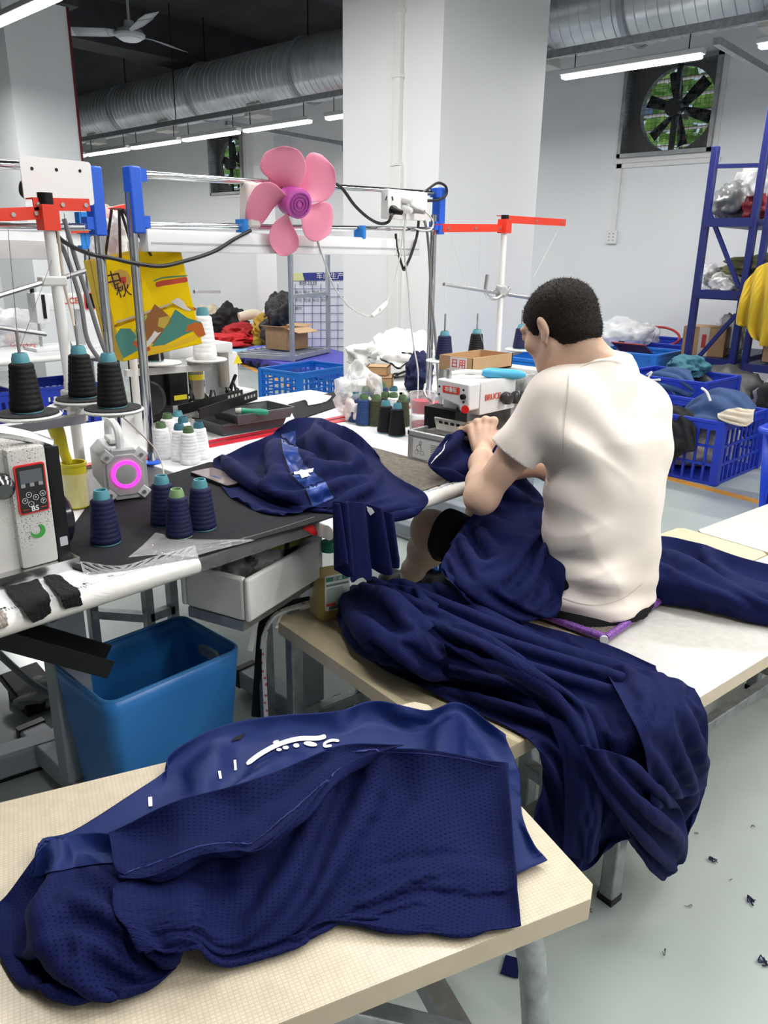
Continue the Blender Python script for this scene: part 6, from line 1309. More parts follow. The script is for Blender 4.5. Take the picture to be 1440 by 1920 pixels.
G().lathe([(0, -.015), (.03, -.015), (.03, .015), (0, .015)], c=PY(490, 375, 1.97)-hub, axis=tuple(_r), seg=24).build('pivot', WHITEP, fan)
G().box(PY(468, 385, 1.975)-hub, (.05, .05, .13), taper=.85).build('clip', M('clip beige', (.62, .58, .53), .5), fan, bevel=.01)
# yellow paper bag hanging from the frame
TLb, TRb, BLb = PY(186, 490, 2.13), PY(335, 457, 1.99), PY(232, 677, 2.09); BRb = TRb+(BLb-TLb)*1.0; BRb = PY(386, 631, 1.955); dv = .055*np.array([.735, .678, 0])+.065*np.array([-.678, .735, 0])
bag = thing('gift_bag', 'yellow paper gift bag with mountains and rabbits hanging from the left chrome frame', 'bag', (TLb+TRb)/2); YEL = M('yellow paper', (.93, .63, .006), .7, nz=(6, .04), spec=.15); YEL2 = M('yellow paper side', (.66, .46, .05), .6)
n_ = np.cross(TRb-TLb, BLb-TLb); n_ = n_/np.linalg.norm(n_); n_ = n_ if n_ @ (CPOS-TLb) > 0 else -n_
BRb = TRb+(BLb-TLb)+(TRb-TLb)*.02
def face4(name, a, b, c, d, mat):
    o = G().quad(a, b, c, d).build(name, mat, bag, smooth=False, world=True); m = o.modifiers.new('th', 'SOLIDIFY'); m.thickness = .0015; return o
ff = face4('front_panel', TLb, TRb, BRb, BLb, YEL); face4('back_panel', TLb+dv, TRb+dv, BRb+dv, BLb+dv, YEL2); face4('side_panel', TLb, TLb+dv, BLb+dv, BLb, YEL2); face4('side_panel', TRb, TRb+dv, BRb+dv, BRb, YEL2); face4('bottom_panel', BLb, BRb, BRb+dv, BLb+dv, YEL2)
pp = lambda nm, pts, lift, c, rough=.55: planepoly(nm, pts, TLb, n_, .0012+lift, M('print '+nm, c, rough), bag)
pp('moon', blob(226, 526, 20, 21), .0004, (.62, .36, .06)); pp('red_seal', [(224, 520), (236, 519), (237, 530), (225, 531)], .0008, (.62, .05, .03))
pp('cloud_print', stroke([(292, 535), (305, 531), (320, 529), (336, 526), (352, 524)], 10), .0004, (.60, .08, .04)); pp('cloud_green', stroke([(288, 527), (305, 521), (325, 519), (352, 517)], 3), .0007, (.12, .28, .12))
pp('red_band', stroke([(215, 612), (240, 602), (280, 588), (320, 574), (345, 578), (368, 580)], 7), .0003, (.62, .09, .03)); pp('pale_band', stroke([(218, 604), (245, 596), (285, 582), (320, 570)], 4), .0005, (.55, .48, .36))
pp('green_patch', [(242, 640), (258, 610), (275, 588), (282, 630), (262, 655)], .0006, (.40, .46, .12))
pp('brown_mountain', [(258, 628), (276, 595), (290, 570), (308, 584), (324, 600), (312, 632), (286, 645)], .0008, (.30, .12, .035)); pp('teal_mountain', [(284, 650), (306, 622), (329, 580), (352, 596), (378, 604), (374, 616), (345, 628), (310, 646)], .0010, (.07, .25, .20))
pp('orange_wave', [(348, 622), (352, 610), (366, 604), (379, 606), (386, 628), (372, 632), (362, 620)], .0012, (.55, .13, .02)); pp('teal_wave', [(216, 630), (226, 616), (244, 616), (256, 630), (250, 646), (262, 655), (232, 672), (222, 650)], .0012, (.08, .26, .22)); pp('gold_patch', [(298, 596), (318, 592), (322, 604), (308, 616), (296, 612)], .0010, (.55, .40, .06))
pp('red_flower', stroke([(252, 640), (262, 650), (282, 655)], 9), .0014, (.62, .10, .03)); pp('orange_base', [(262, 664), (282, 648), (320, 645), (350, 632), (372, 625), (384, 630), (330, 650), (262, 672)], .0007, (.80, .50, .02))
for i, rab in enumerate(([(320, 566), (327, 562), (332, 558), (338, 560), (345, 566), (350, 575), (360, 582), (352, 583), (342, 579), (332, 573)], [(272, 655), (276, 640), (284, 630), (290, 620), (296, 624), (303, 622), (294, 632), (288, 640), (280, 648)])): pp('white_hare_print', rab, .0018, (.74, .70, .66))
for txt, px, sz in (('中', (213, 527), .052), ('秋', (231, 545), .045)):
    d = ray(*px); tt = ((TLb-CPOS) @ n_)/(d @ n_); textmesh(txt, sz, M('ink brown', (.05, .025, .015), .6), 'bag_text', bag, basis_mt(CPOS+d*tt+n_*.002, TRb-TLb, TLb-BLb), world=True)
RIB = M('dark ribbon', (.05, .03, .028), .7)
for hp_, off in (((228, 488), 0), ((284, 478), 0)):
    pass
d1 = PY(226, 497, 2.10); d2 = PY(284, 480, 2.04); hk = PY(226, 392, 2.02); G().tube([d1, hk+np.array([-.004, 0, 0]), hk+np.array([.006, 0, 0]), d2], .004, 6, smooth=0).build('handle', RIB, bag, world=True); G().tube([d1+dv, hk+np.array([-.02, .01, 0]), hk, d2+dv], .004, 6).build('handle', RIB, bag, world=True)
# things hooked behind it
def lump(name, label, cat, c, r, mat, nz=.35, fr=2.2, sub=4, seed=0, flat=None, group=None, parent=None):
    tmp = bmesh.new(); bmesh.ops.create_icosphere(tmp, subdivisions=sub, radius=1); so_ = Vector((seed*3.7, seed*1.3, 0)); rr = r if isinstance(r, (tuple, list)) else (r, r, r)
    for v in tmp.verts:
        k = 1+nz*noise.noise(v.co*fr+so_)+nz*.55*(1-2*abs(noise.noise(v.co*fr*1.5+so_)))-nz*.35+nz*.22*(1-2*abs(noise.noise(v.co*fr*3.2+so_)))
        v.co = Vector((v.co.x*rr[0]*k, v.co.y*rr[1]*k, v.co.z*rr[2]*k))
        if flat is not None: v.co.z = max(v.co.z, flat)
    for f in tmp.faces: f.smooth = True
    me = bpy.data.meshes.new(name); tmp.to_mesh(me); tmp.free(); o = put(name, me, mat, parent); o.location = c
    if label: tag(o, label, cat, group)
    return o
BAGC = film('clear bag plastic', amount=.22); BAGW = M('white bag plastic', (.78, .78, .79), .35, trans=.15, bump=(18, .4))
lump('plastic_bag', 'clear bag hooked on the frame behind the yellow bag', 'bag', PY(212, 465, 2.2), (.06, .05, .10), BAGC, seed=3)
lump('plastic_bag', 'clear crumpled plastic bag on the table corner beside the blue cones', 'bag', PZ(672, 792, TZ)+np.array([.06, .06, .085]), (.075, .09, .10), BAGC, .4, seed=5, flat=-.083)
lump('plastic_bag', 'filled white bag standing inside the clear one by the cones', 'bag', PZ(672, 800, TZ)+np.array([.07, .07, .045]), (.05, .055, .05), M('pale bag filling', (.72, .66, .64), .5), .3, seed=6, flat=-.042)
# ================================================================== far left: neighbouring table
T4 = table('sewing_table', 'far white sewing table at the left edge with the branded machine', 1.3, 2.75, 4.55, 5.2, red=False, legs=((.2, .5), (.75, .5)))
mf = thing('sewing_machine', 'far white lockstitch machine with red brand lettering on the left', 'sewing machine', (2.2, 4.85, TZ)); K = dict(parent=mf, world=True)
yf = 4.80
def fx(px): return PY(px, 620, yf)[0]
G().b2((fx(92), yf, 1.005), (fx(190), yf+.12, 1.10), bev=.015).build('arm', EN2, **K); G().b2((fx(158), yf, TZ), (fx(195), yf+.12, 1.03), bev=.015).build('column', EN2, **K)
G().b2((fx(72), yf-.005, .93), (fx(98), yf+.11, 1.11), bev=.012).build('head', EN2, **K); G().b2((fx(78), yf+.04, .79), (fx(82), yf+.05, .95)).build('needle_bar', ST2, **K); G().b2((fx(60), yf-.03, TZ), (fx(195), yf+.16, TZ+.02), bev=.004).build('bed', EN2, **K)
G().b2((fx(84), yf-.012, .96), (fx(90), yf-.004, 1.10)).build('thread_lever', BLACKP, **K); G().cyl((fx(76), yf+.05, 1.10), (fx(76), yf+.05, 1.155), .012).build('thread_post', BLACKP, **K)
textmesh('BRUCE', .052, M('brand text red', (.62, .08, .05), .45), 'brand_text', mf, basis_mt((fx(130), yf-.004, 1.058), (1, 0, 0), (0, 0, 1)), bold=.001, world=True)
p_ = G().prism(rrect(.075, .10, .008), .004, basis_mt((fx(174), yf-.004, 1.055), (1, 0, 0), (0, 0, 1))).build('panel_frame', RED, **K); G().prism(rrect(.063, .088, .005), .002, basis_mt((fx(174), yf-.009, 1.055), (1, 0, 0), (0, 0, 1))).build('panel_glass', SCREEN, p_)
for c_, s__ in ((PZ(22, 648, TZ), 1),):
    lump('plastic_bag', 'white carrier bag with red print holding thread cones on the far table', 'bag', c_+np.array([.0, .05, .10]), (.20, .16, .13), film('carrier bag', amount=.38), .3, seed=9, flat=-.098)
    for k, (dx, dz) in enumerate(((-.06, -.05), (.02, -.055), (-.02, .0))): G().lathe([(0, -.05), (.035, -.05), (.025, .05), (0, .05)], c=c_+np.array([dx, .03, .10+dz]), axis=(1, .2, .1), seg=16).build('thread_cone', [THR['white'], M('pink thread', (.6, .35, .33), .6), THR['blue']][k])
    for o, l in zip([x for x in COL.objects if x.name.startswith('thread_cone') and x.type == 'MESH'], ('white cone lying in the carrier bag', 'pink cone lying in the carrier bag', 'blue grey cone lying on top in the carrier bag')): tag(o, l, 'thread cone', 'cones in the carrier bag')
o = textmesh('Guangdong', .03, RED, 'bag_print', None, basis_mt(PZ(38, 640, TZ+.1)+np.array([-.06, -.18, .0]), _r, (0, 0, 1))); o.parent = [x for x in COL.objects if x.get('label', '').startswith('white carrier')][0]; o.matrix_parent_inverse = Matrix.Translation(-Vector(o.parent.location))
# slatted plastic crates
def crate(label, x0, y0, x1, y1, h, rz=0, mat=None, nx=9, nz=4, z0=0.0, rim=.03, group='plastic crates', solid=0.0):
    t = thing('plastic_crate', label, 'crate', ((x0+x1)/2, (y0+y1)/2, z0), rz, group); w, d = x1-x0, y1-y0; mat = mat or BLUEP; b = .012
    G().b2((-w/2, -d/2, 0), (w/2, d/2, .02)).build('base', mat, t)
    for ax, L, off in (('x', w, -d/2), ('x', w, d/2), ('y', d, -w/2), ('y', d, w/2)):
        g = G()
        def bx(a0, a1, q0, q1, th=b):
            if ax == 'x': g.b2((a0, off-th/2, q0), (a1, off+th/2, q1))
            else: g.b2((off-th/2, a0, q0), (off+th/2, a1, q1))
        n = max(3, int(nx*L/max(w, d)))
        for k in range(n+1): p = -L/2+.02+(L-.04)*k/n; bx(p-.008, p+.008, .01, h-.01)
        for k in range(nz+1): q = .012+(h-.05)*k/nz; bx(-L/2, L/2, q-.008, q+.008)
        bx(-L/2, L/2, h-.05, h, b*1.1)
        if solid: bx(-L/2, L/2, h*(1-solid), h, b*.8)
        g.build('side_panel', mat, t, smooth=False)
    g = G(); 
    for a, c in (((-w/2-.012, -d/2-.012), (w/2+.012, -d/2+.012)), ((-w/2-.012, d/2-.012), (w/2+.012, d/2+.012)), ((-w/2-.012, -d/2), (-w/2+.012, d/2)), ((w/2-.012, -d/2), (w/2+.012, d/2))): g.b2((*a, h-.012), (*c, h+.012))
    g.build('rim', mat, t, bevel=.004)
    for sx in (-1, 1):
        for sy in (-1, 1): G().box((sx*(w/2-.01), sy*(d/2-.01), h/2), (.05, .05, h-.01)).build('corner_post', mat, t)
    return t
GB = M('bright blue crate', (.012, .16, .60), .4)
crate('blue crate under the far left table', 1.45, 4.7, 1.85, 5.1, .55); crate('second blue crate under the far left table', 2.0, 4.7, 2.35, 5.1, .55)
a = PZ(540, 735, .12); crate('open blue basket on the floor behind the black mat', a[0], a[1]-.1, a[0]+.75, a[1]+.42, .30, R(6), GB, z0=.0)
# side bench with white garments and boxes behind the cones
T5 = table('side_table', 'white side table carrying the white garments by the column', 2.62, 3.35, 2.3, 2.72, red=False, legs=((.2, .5), (.8, .5)))
def heap(name, label, c, r, mat, seed=1, nz=.45, cat='garment', fr=1.8, group=None, flat=None): return lump(name, label, cat, c, r, mat, nz, fr, 5, seed, flat if flat is not None else -r[2]*.55, group)
p = PZ(752, 700, TZ); heap('garment_pile', 'white garments with black piping heaped before the column', p+np.array([0, 0, .08]), (.22, .2, .13), M('white garment', (.80, .79, .76), .8, bump=(14, .4)), 12, .5, flat=-.075)
w = [x for x in COL.objects if x.name.startswith('garment_pile')][0]
wb = BVHTree.FromPolygons([v.co+Vector(w.location) for v in w.data.vertices], [p_.vertices[:] for p_ in w.data.polygons])
for pts in (((712, 672), (730, 680), (748, 690), (765, 680), (792, 668)), ((735, 708), (760, 696), (785, 702)), ((708, 690), (728, 700), (748, 700)), ((752, 662), (770, 664), (780, 676))): o = decal('black_piping', [stroke(pts, 2.6)], [wb], BLKTRIM, w, lift=.004); o.matrix_parent_inverse = Matrix.Translation(-Vector(w.location))
def carton(label, c, size, rz, open_=False, mat=CARD):
    t = thing('cardboard_box', label, 'box', c, rz); w, d, h = size; th = .005
    for a, b in (((-w/2, -d/2, 0), (w/2, -d/2+th, h)), ((-w/2, d/2-th, 0), (w/2, d/2, h)), ((-w/2, -d/2, 0), (-w/2+th, d/2, h)), ((w/2-th, -d/2, 0), (w/2, d/2, h)), ((-w/2, -d/2, 0), (w/2, d/2, th))): G().b2(a, b).build('panel', mat, t)
    if open_:
        for s_, ang in ((-1, 50), (1, 35)): G().box((s_*(w/2+.35*d*.5*math.cos(R(ang))), 0, h+.1*math.sin(R(ang))*s_*-1*0+.02), (d*.35, d*.98, th), rot=Matrix.Rotation(R(-ang*.35*s_), 3, 'Y')).build('flap', mat, t)
        G().box((0, -d/2-.09, h-.015), (w*.98, .2, th), rot=Matrix.Rotation(R(12), 3, 'X')).build('flap', M('cardboard light', (.56, .37, .21), .85), t)
    else: G().b2((-w/2, -d/2, h-th), (w/2, d/2, h)).build('lid', mat, t)
    return t
q = PZ(737, 735, TZ+.003); carton('small brown carton under the white garments', q+np.array([.02, .1, 0]), (.12, .12, .06), R(40)); carton('second small brown carton stacked beside the clear bag', q+np.array([.04, .13, .062]), (.11, .1, .04), R(35))
heap('garment_pile', 'navy garment bag behind the clear cups', PZ(785, 735, TZ)+np.array([.03, .03, .07]), (.06, .06, .10), M('navy jersey cloth', (.012, .018, .07), .85, bump=(12, .3)), 4, .3, flat=-.065)
# ---------------------------------------------------------------- board, cart, heaps by the wall
vd = np.array([.70, .714, 0])      # away from the camera here
rv = np.array([.714, -.70, 0])
bo_ = PX(600, 660, 7.4); board = thing('planning_board', 'white planning board with a navy Chinese header standing by the column', 'board', (bo_[0], bo_[1], 0)); c0 = np.array([bo_[0], bo_[1], 0]); 
def bpx(p): d = ray(*p); t = ((c0-CPOS) @ vd)/(d @ vd); return CPOS+d*t
TL_, TR_, BL_, BR_ = bpx((543, 511)), bpx((690, 508)), bpx((545, 680)), bpx((690, 682)); o = G().quad(TL_, TR_, BR_, BL_).build('panel', M('board white', (.72, .73, .80), .4), board, smooth=False, world=True); m = o.modifiers.new('th', 'SOLIDIFY'); m.thickness = .02; m.offset = -1 if True else 1
nb = -vd; pq = lambda nm, pts, mat, l=.012: planepoly(nm, pts, c0, nb, l, mat, board)
pq('header', [(550, 512), (690, 509), (690, 525), (554, 526)], M('header navy', (.03, .04, .22), .5)); pq('header_patch', [(545, 512), (567, 511), (571, 526), (545, 526)], M('header yellow', (.62, .62, .30), .5), .014)
textmesh('车间生产计划', .095, PR, 'header_text', board, basis_mt(bpx((632, 518))+nb*.016, rv, (0, 0, 1)), world=True)
GL = M('grid line', (.12, .14, .30), .6); INK = M('board ink', (.06, .06, .08), .6)
for k in range(9): y = 541+k*15.5; pq('grid_line', [(548, y), (690, y-.5), (690, y+.6), (548, y+1.1)], GL)
for k in range(7): x = 553+k*16; pq('grid_line', [(x, 532), (x+1, 532), (x+1, 676), (x, 676)], GL)
textmesh('8月23日', .07, INK, 'board_text', board, basis_mt(bpx((578, 531))+nb*.014, rv, (0, 0, 1)), world=True)
rs3 = random.Random(5)
for k in range(9): px, py = 560+(k % 4)*16, 548+(k//4)*15; textmesh(rs3.choice(['完成', '车位', '裁片', '三组']), .05, INK, 'board_text', board, basis_mt(bpx((px, py))+nb*.014, rv, (0, 0, 1)), world=True)
b0 = PZ(549, 692, 0.03); cart = thing('metal_cart', 'grey steel stock cart with a tall post in front of the planning board', 'cart', (b0[0], b0[1], 0)); KC = dict(parent=cart, world=True); SQ = GREYM
zt = PN(547, 440, vd[:2], b0[:2] @ vd[:2])[2]
A_ = b0.copy(); u_ = np.array([.93, .36, 0]); v_ = np.array([-.42, .90, 0])
for q, h in ((A_, zt), (A_+u_*1.0, zt)): G().bar((q[0], q[1], .12), (q[0], q[1], h), .045).build('post', SQ, **KC)
for z in (.16,): 
    for a, b in ((A_, A_+u_), (A_+v_*.8, A_+v_*.8+u_), (A_, A_+v_*.8), (A_+u_, A_+u_+v_*.8)): G().bar((a[0], a[1], z), (b[0], b[1], z), .05).build('frame_bar', SQ, **KC)
    for k in range(1, 6): a = A_+u_*k/6; b = a+v_*.8; G().bar((a[0], a[1], z+.015), (b[0], b[1], z+.015), .05, .02).build('slat', SQ, **KC)
za = PN(600, 557, vd[:2], b0[:2] @ vd[:2])[2]; G().bar((A_[0], A_[1], za), (A_[0]+u_[0], A_[1]+u_[1], za), .045).build('cross_bar', SQ, **KC)
for q in (A_, A_+u_, A_+v_*.8, A_+u_+v_*.8): G().lathe([(0, -.02), (.05, -.02), (.05, .02), (0, .02)], c=(q[0], q[1], .05), axis=(u_[0], u_[1], 0), seg=16).build('wheel', BLACKP, **KC); G().bar((q[0], q[1], .05), (q[0], q[1], .15), .04).build('caster', SQ, **KC)
qb = A_+u_*.62+v_*.4; carton('open cardboard box standing on the steel cart', (qb[0], qb[1], .20), (.42, .36, .26), R(10), True)
def slab(label, px, z, h, mat, bumps=True):
    P_ = [PZ(*p, z) for p in px]; t = thing('pallet_mat', label, 'platform', sum(P_)/len(P_)*np.array([1, 1, 0])); G().prism([q[:2] for q in P_], h, Matrix.Translation((0, 0, z-h))).build('slab', mat, t, smooth=False, world=True)
    a, b = P_[-1], P_[-2]; n = 7
    if bumps:
        for k in range(n): c = a+(b-a)*(k+.5)/n; G().box((c[0], c[1], z-h*.7), (.09, .06, h*.5)).build('notch', M('notch dark', (.03, .03, .08), .6), t, world=True)
slab('violet blue plastic pallet on the floor in front of the heaps', ((470, 650), (560, 640), (645, 660), (645, 698), (560, 690), (448, 664)), .12, .10, M('pallet violet', (.09, .09, .50), .5))
slab('pale blue mat under the garment heaps by the wall', ((405, 645), (545, 630), (600, 648), (455, 668)), .04, .03, M('pale blue mat', (.25, .50, .72), .6), False)
HG = 'garment heaps on the floor by the far wall'
REDG = M('red garment', (.55, .015, .02), .75, bump=(10, .4), nz=(3, .2)); 
for (px, py), r_, mt_, l, sd in (((412, 645), (.75, .5, .24), REDG, 'bright red garments spread at the front of the far heap', 1), ((462, 632), (.50, .4, .34), M('dark red garment', (.40, .015, .02), .75, bump=(10, .4)), 'dark red striped garments in the far heap', 2), ((402, 618), (.7, .4, .30), M('sage garment', (.15, .22, .16), .8, bump=(9, .4)), 'sage green garments in the far heap', 3), ((385, 603), (.4, .3, .40), M('beige garment', (.60, .50, .38), .8, bump=(9, .4)), 'beige garments at the top left of the far heap', 4), ((425, 604), (.4, .3, .38), M('black garment', (.015, .015, .016), .8, bump=(9, .4)), 'black garments at the back of the far heap', 5), ((532, 612), (.42, .42, .78), M('black padded garment', (.02, .02, .024), .6, bump=(7, .5)), 'tall black padded coats heaped left of the board', 6), ((505, 622), (.35, .3, .42), M('mustard garment', (.42, .26, .03), .8, bump=(9, .4)), 'mustard garment beside the black coats', 7)):
    q = PZ(px, py, .06); q = PX(px, py, 7.6) if q[0] > 7.6 else q; zt_ = q[2]+r_[2]*.55; q[2] = zt_*.5; heap('garment_pile', l, q, (r_[0]*.7, r_[1]*.8, zt_*.52), mt_, sd, .42, group=HG, flat=-q[2]+.045)
q = PZ(518, 640, .06); lump('plastic_bag', 'large pale plastic bag leaning on the black coats', 'bag', q+np.array([0, 0, .2]), (.34, .3, .28), film('pale bag', amount=.4), .3, seed=11, flat=-.19)
q = PZ(482, 640, .06)+np.array([0, 0, .25]); o = G().tube([q+np.array([-.25, .1, .12]), q+np.array([0, 0, .16]), q+np.array([.1, -.1, 0]), q+np.array([.05, -.25, -.15])], [.07, .08, .07, .05], 10, smooth=4).build('cream_sash', M('cream sash', (.72, .64, .50), .8, bump=(14, .3))); tag(o, 'cream sash draped over the dark red garments', 'cloth')
# drain pipe and far rails
t = thing('drain_pipe', 'white drain pipe on the wall left of the column', 'pipe', (8.2, 6.9, 0)); G().cyl((0, 0, 0), (0, 0, 3.5), .055, seg=20).build('pipe', WHITEP, t)
for z in (1.0, 2.4): G().lathe([(.055, 0), (.066, 0), (.066, .08), (.055, .08)], c=(0, 0, z), seg=20, closed=True).build('coupling', WHITEP, t)
t = thing('rail_frame', 'far chrome rail frame with a blue bracket and a red arm behind the left poles', 'frame', (2.6, 5.0, TZ)); KF = dict(parent=t, world=True); yq = 4.95
G().cyl((PY(158, 500, yq)[0], yq, TZ), PY(156, 400, yq), .014, seg=10).build('pole', CHROME, **KF); x = PY(152, 400, yq)[0]; z = PY(152, 398, yq)[2]; G().b2((x-.03, yq-.03, z-.22), (x+.03, yq+.03, z)).build('corner_bracket', M('clip blue', (.02, .2, .62), .4), **KF)
G().cyl(PY(-10, 432, yq), PY(150, 430, yq), .012, seg=8).build('rail', CHROME, **KF); red_arm(t, PY(133, 433, yq-.05), PY(175, 432, yq-.05)); G().b2(PY(-10, 440, yq)-np.array([0, .02, .05]), PY(150, 438, yq)+np.array([0, .02, 0])).build('lamp_channel', MATS['white lamp channel'], **KF)
t = thing('rail_frame', 'far white rail beyond the yellow bag near the wall', 'frame', (3.8, 6.5, TZ)); KF = dict(parent=t, world=True); yq = 6.2; G().b2(PY(258, 437, yq)-np.array([0, .02, .07]), PY(402, 438, yq)+np.array([0, .02, 0])).build('lamp_channel', MATS['white lamp channel'], **KF); c = PY(400, 440, yq); G().cyl(c, (c[0], c[1], c[2]-.12), .012, seg=8).build('end_bracket', WHITEP, **KF); c = PY(262, 440, yq); G().cyl((c[0], c[1], 0), (c[0], c[1], c[2]), .012, seg=8).build('pole', CHROME, **KF)
q = PY(193, 400, 5.6); t = thing('dress_form', 'maroon dress form with a pale hat far behind the left frame', 'dress form', (q[0], q[1], 0)); G().lathe([(0, .9), (.12, .92), (.15, 1.05), (.12, 1.2), (.16, 1.38), (.15, 1.5), (.06, 1.56), (0, 1.57)], seg=24).build('torso', M('maroon velvet', (.13, .01, .015), .8), t); G().cyl((0, 0, .03), (0, 0, .95), .02).build('stem', BLACKP, t); G().lathe([(0, 0), (.2, 0), (.2, .02), (.03, .05), (0, .05)], seg=24).build('base', BLACKP, t); G().ball((0, 0, 1.62), (.09, .09, .07), nz=.3).build('hat', M('hat beige', (.45, .38, .28), .8), t)
# ================================================================== right side: rack and crates
RB = M('rack blue', (.008, .014, .125), .4, nz=(5, .1)); XR = 6.6
rk = thing('storage_rack', 'tall navy blue steel storage rack against the right wall', 'rack', PX(1300, 640, XR)*np.array([1, 1, 0])); KR = dict(parent=rk, world=True)
yA = PX(1312, 500, XR)[1]; yB = PX(1392, 560, XR)[1]; zt = PX(1338, 275, XR)[2]; zt2 = zt+.25; XB = XR+1.1; yC = yB-.10; yD = yC-1.6
for x in (XR, XB):
    G().b2((x-.03, yA-.025, 0), (x+.03, yA+.025, zt)).build('post', RB, bevel=.004, **KR); G().b2((x-.03, yB-.025, 0), (x+.03, yB+.025, zt2)).build('post', RB, bevel=.004, **KR); G().b2((x-.03, yC-.02, 0), (x+.03, yC+.025, zt2)).build('post', RB, bevel=.004, **KR); G().b2((x-.03, yD-.02, 0), (x+.03, yD+.025, zt2)).build('post', RB, bevel=.004, **KR)
zl = [PX(1375, 410, XR)[2], PX(1345, 545, XR)[2], PX(1330, 672, XR)[2]]
for z in zl:
    G().b2((XR-.02, yB, z-.05), (XB, yA, z)).build('shelf', M('rack shelf', (.015, .022, .13), .45), **KR); G().b2((XR-.035, yB, z-.06), (XR-.02, yA, z+.005)).build('beam', RB, **KR); G().b2((XR-.035, yD, z-.07), (XB, yC, z-.01)).build('shelf', M('rack shelf', (.015, .022, .13), .45), **KR)
def br(a, b): G().bar(PX(*a, XR-.01), PX(*b, XR-.01), .03).build('brace', RB, **KR)
br((1328, 392), (1386, 540)); br((1380, 590), (1292, 690)); br((1336, 312), (1430, 310)); br((1305, 556), (1384, 560))
RG = 'goods on the blue rack'
def onrack(px, z, dx=.25): q = PX(px, 500, XR+dx); return np.array([q[0], q[1], z])
GBAG = M('grey bin bag', (.16, .165, .17), .25, bump=(14, .6)); SIL = film('silver bag', tint=(.5, .5, .52), amount=.5, rough=.2)
c = PX(1378, 380, XR+.3); lump('plastic_bag', 'grey knotted bag on the top shelf of the rack', 'bag', (c[0], c[1], zl[0]+.13), (.20, .16, .16), GBAG, .35, seed=21, flat=-.125, group=RG); c = PX(1415, 350, XR+.45); lump('plastic_bag', 'silvery clear bag behind the grey one on the rack', 'bag', (c[0], c[1], zl[0]+.22), (.18, .15, .20), SIL, .35, seed=22, flat=-.21, group=RG); c = PX(1420, 385, XR+.2); lump('plastic_bag', 'red and white bag beside the grey bag on the rack', 'bag', (c[0], c[1], zl[0]+.09), (.14, .10, .10), M('red bag', (.30, .03, .04), .35, nz=(9, .8)), .3, seed=23, flat=-.085, group=RG)
c = PX(1328, 525, XR+.2); lump('plastic_bag', 'small clear bag on the middle shelf of the rack', 'bag', (c[0], c[1], zl[1]+.09), (.10, .09, .11), BAGC, .35, seed=24, flat=-.085, group=RG); c = PX(1362, 535, XR+.15); heap('garment_pile', 'bundle of white cloth drooping from the middle rack shelf', (c[0], c[1], zl[1]+.05), (.14, .12, .10), M('white garment', (.80, .79, .76), .8, bump=(14, .4)), 25, .35, group=RG, flat=-.09); c = PX(1372, 520, XR+.5); heap('garment_pile', 'dark folded cloth at the back of the middle rack shelf', (c[0], c[1], zl[1]+.09), (.3, .2, .09), M('dark cloth', (.03, .032, .035), .8), 26, .25, group=RG, flat=-.085)
c = PX(1322, 655, XR+.25); bx_ = carton('taped brown carton on the lowest rack shelf', (c[0], c[1], zl[2]+.001), (.30, .34, .24), R(12)); G().b2((-.152, -.04, .0), (-.150, .04, .24)).build('tape', M('clear tape', (.62, .58, .52), .3), bx_); G().b2((-.154, -.02, .07), (-.152, .015, .18)).build('red_mark', M('carton red', (.5, .04, .04), .5), bx_)
c = PX(1362, 648, XR+.4); lump('plastic_bag', 'grey shiny bag beside the taped carton', 'bag', (c[0], c[1], zl[2]+.14), (.15, .13, .17), SIL, .4, seed=27, flat=-.135, group=RG)
yk = (yC+yD)/2
bx6 = carton('large brown carton marked 6 in the right rack bay', (XR+.30, yC-.40, zl[2]+.005), (.5, .6, .55), 0); textmesh('6', .16, BLACKP, 'carton_text', bx6, basis_mt((-.252, .20, .42), (0, -1, 0), (0, 0, 1))); G().b2((-.253, -.1, .18), (-.251, .22, .30)).build('print_panel', M('carton dark print', (.30, .16, .07), .7), bx6)
# yellow cloth hanging
P = net([[PX(x, y, XR-.08) for x, y in ((1396, 530), (1430, 495), (1475, 490), (1520, 500))], [PX(x, y, XR-.12) for x, y in ((1385, 570), (1425, 550), (1470, 540), (1520, 545))], [PX(x, y, XR-.10) for x, y in ((1380, 605), (1415, 612), (1460, 620), (1520, 620))], [PX(x, y, XR-.09) for x, y in ((1390, 600), (1420, 640), (1445, 655), (1520, 690))]], 60, 60); _s = np.linspace(0, 1, 60); P[..., 0] -= .045*(np.sin(2*math.pi*4.3*_s+1.5*np.sin(3*_s))[None]*(.25+.75*_s)[:, None]); P, lu, lv = relax(P, coarse=1, su=1.02, sv=1.05, steps=20, hold=.3, inner=.1, g=.3, jit=.02, seed=31, freq=3)
o = grid_mesh('yellow_cloth', P, lu, lv, M('mustard cloth', (.55, .38, .02), .85, sheen=.2)); tag(o, 'mustard yellow cloth hanging over the rack at the right edge', 'cloth')
c = PX(1432, 498, XR+.3); heap('garment_pile', 'olive cloth folded on the rack above the yellow cloth', (c[0], c[1], c[2]-.02), (.25, .3, .10), M('olive cloth', (.15, .15, .07), .8), 28, .3, group=RG)
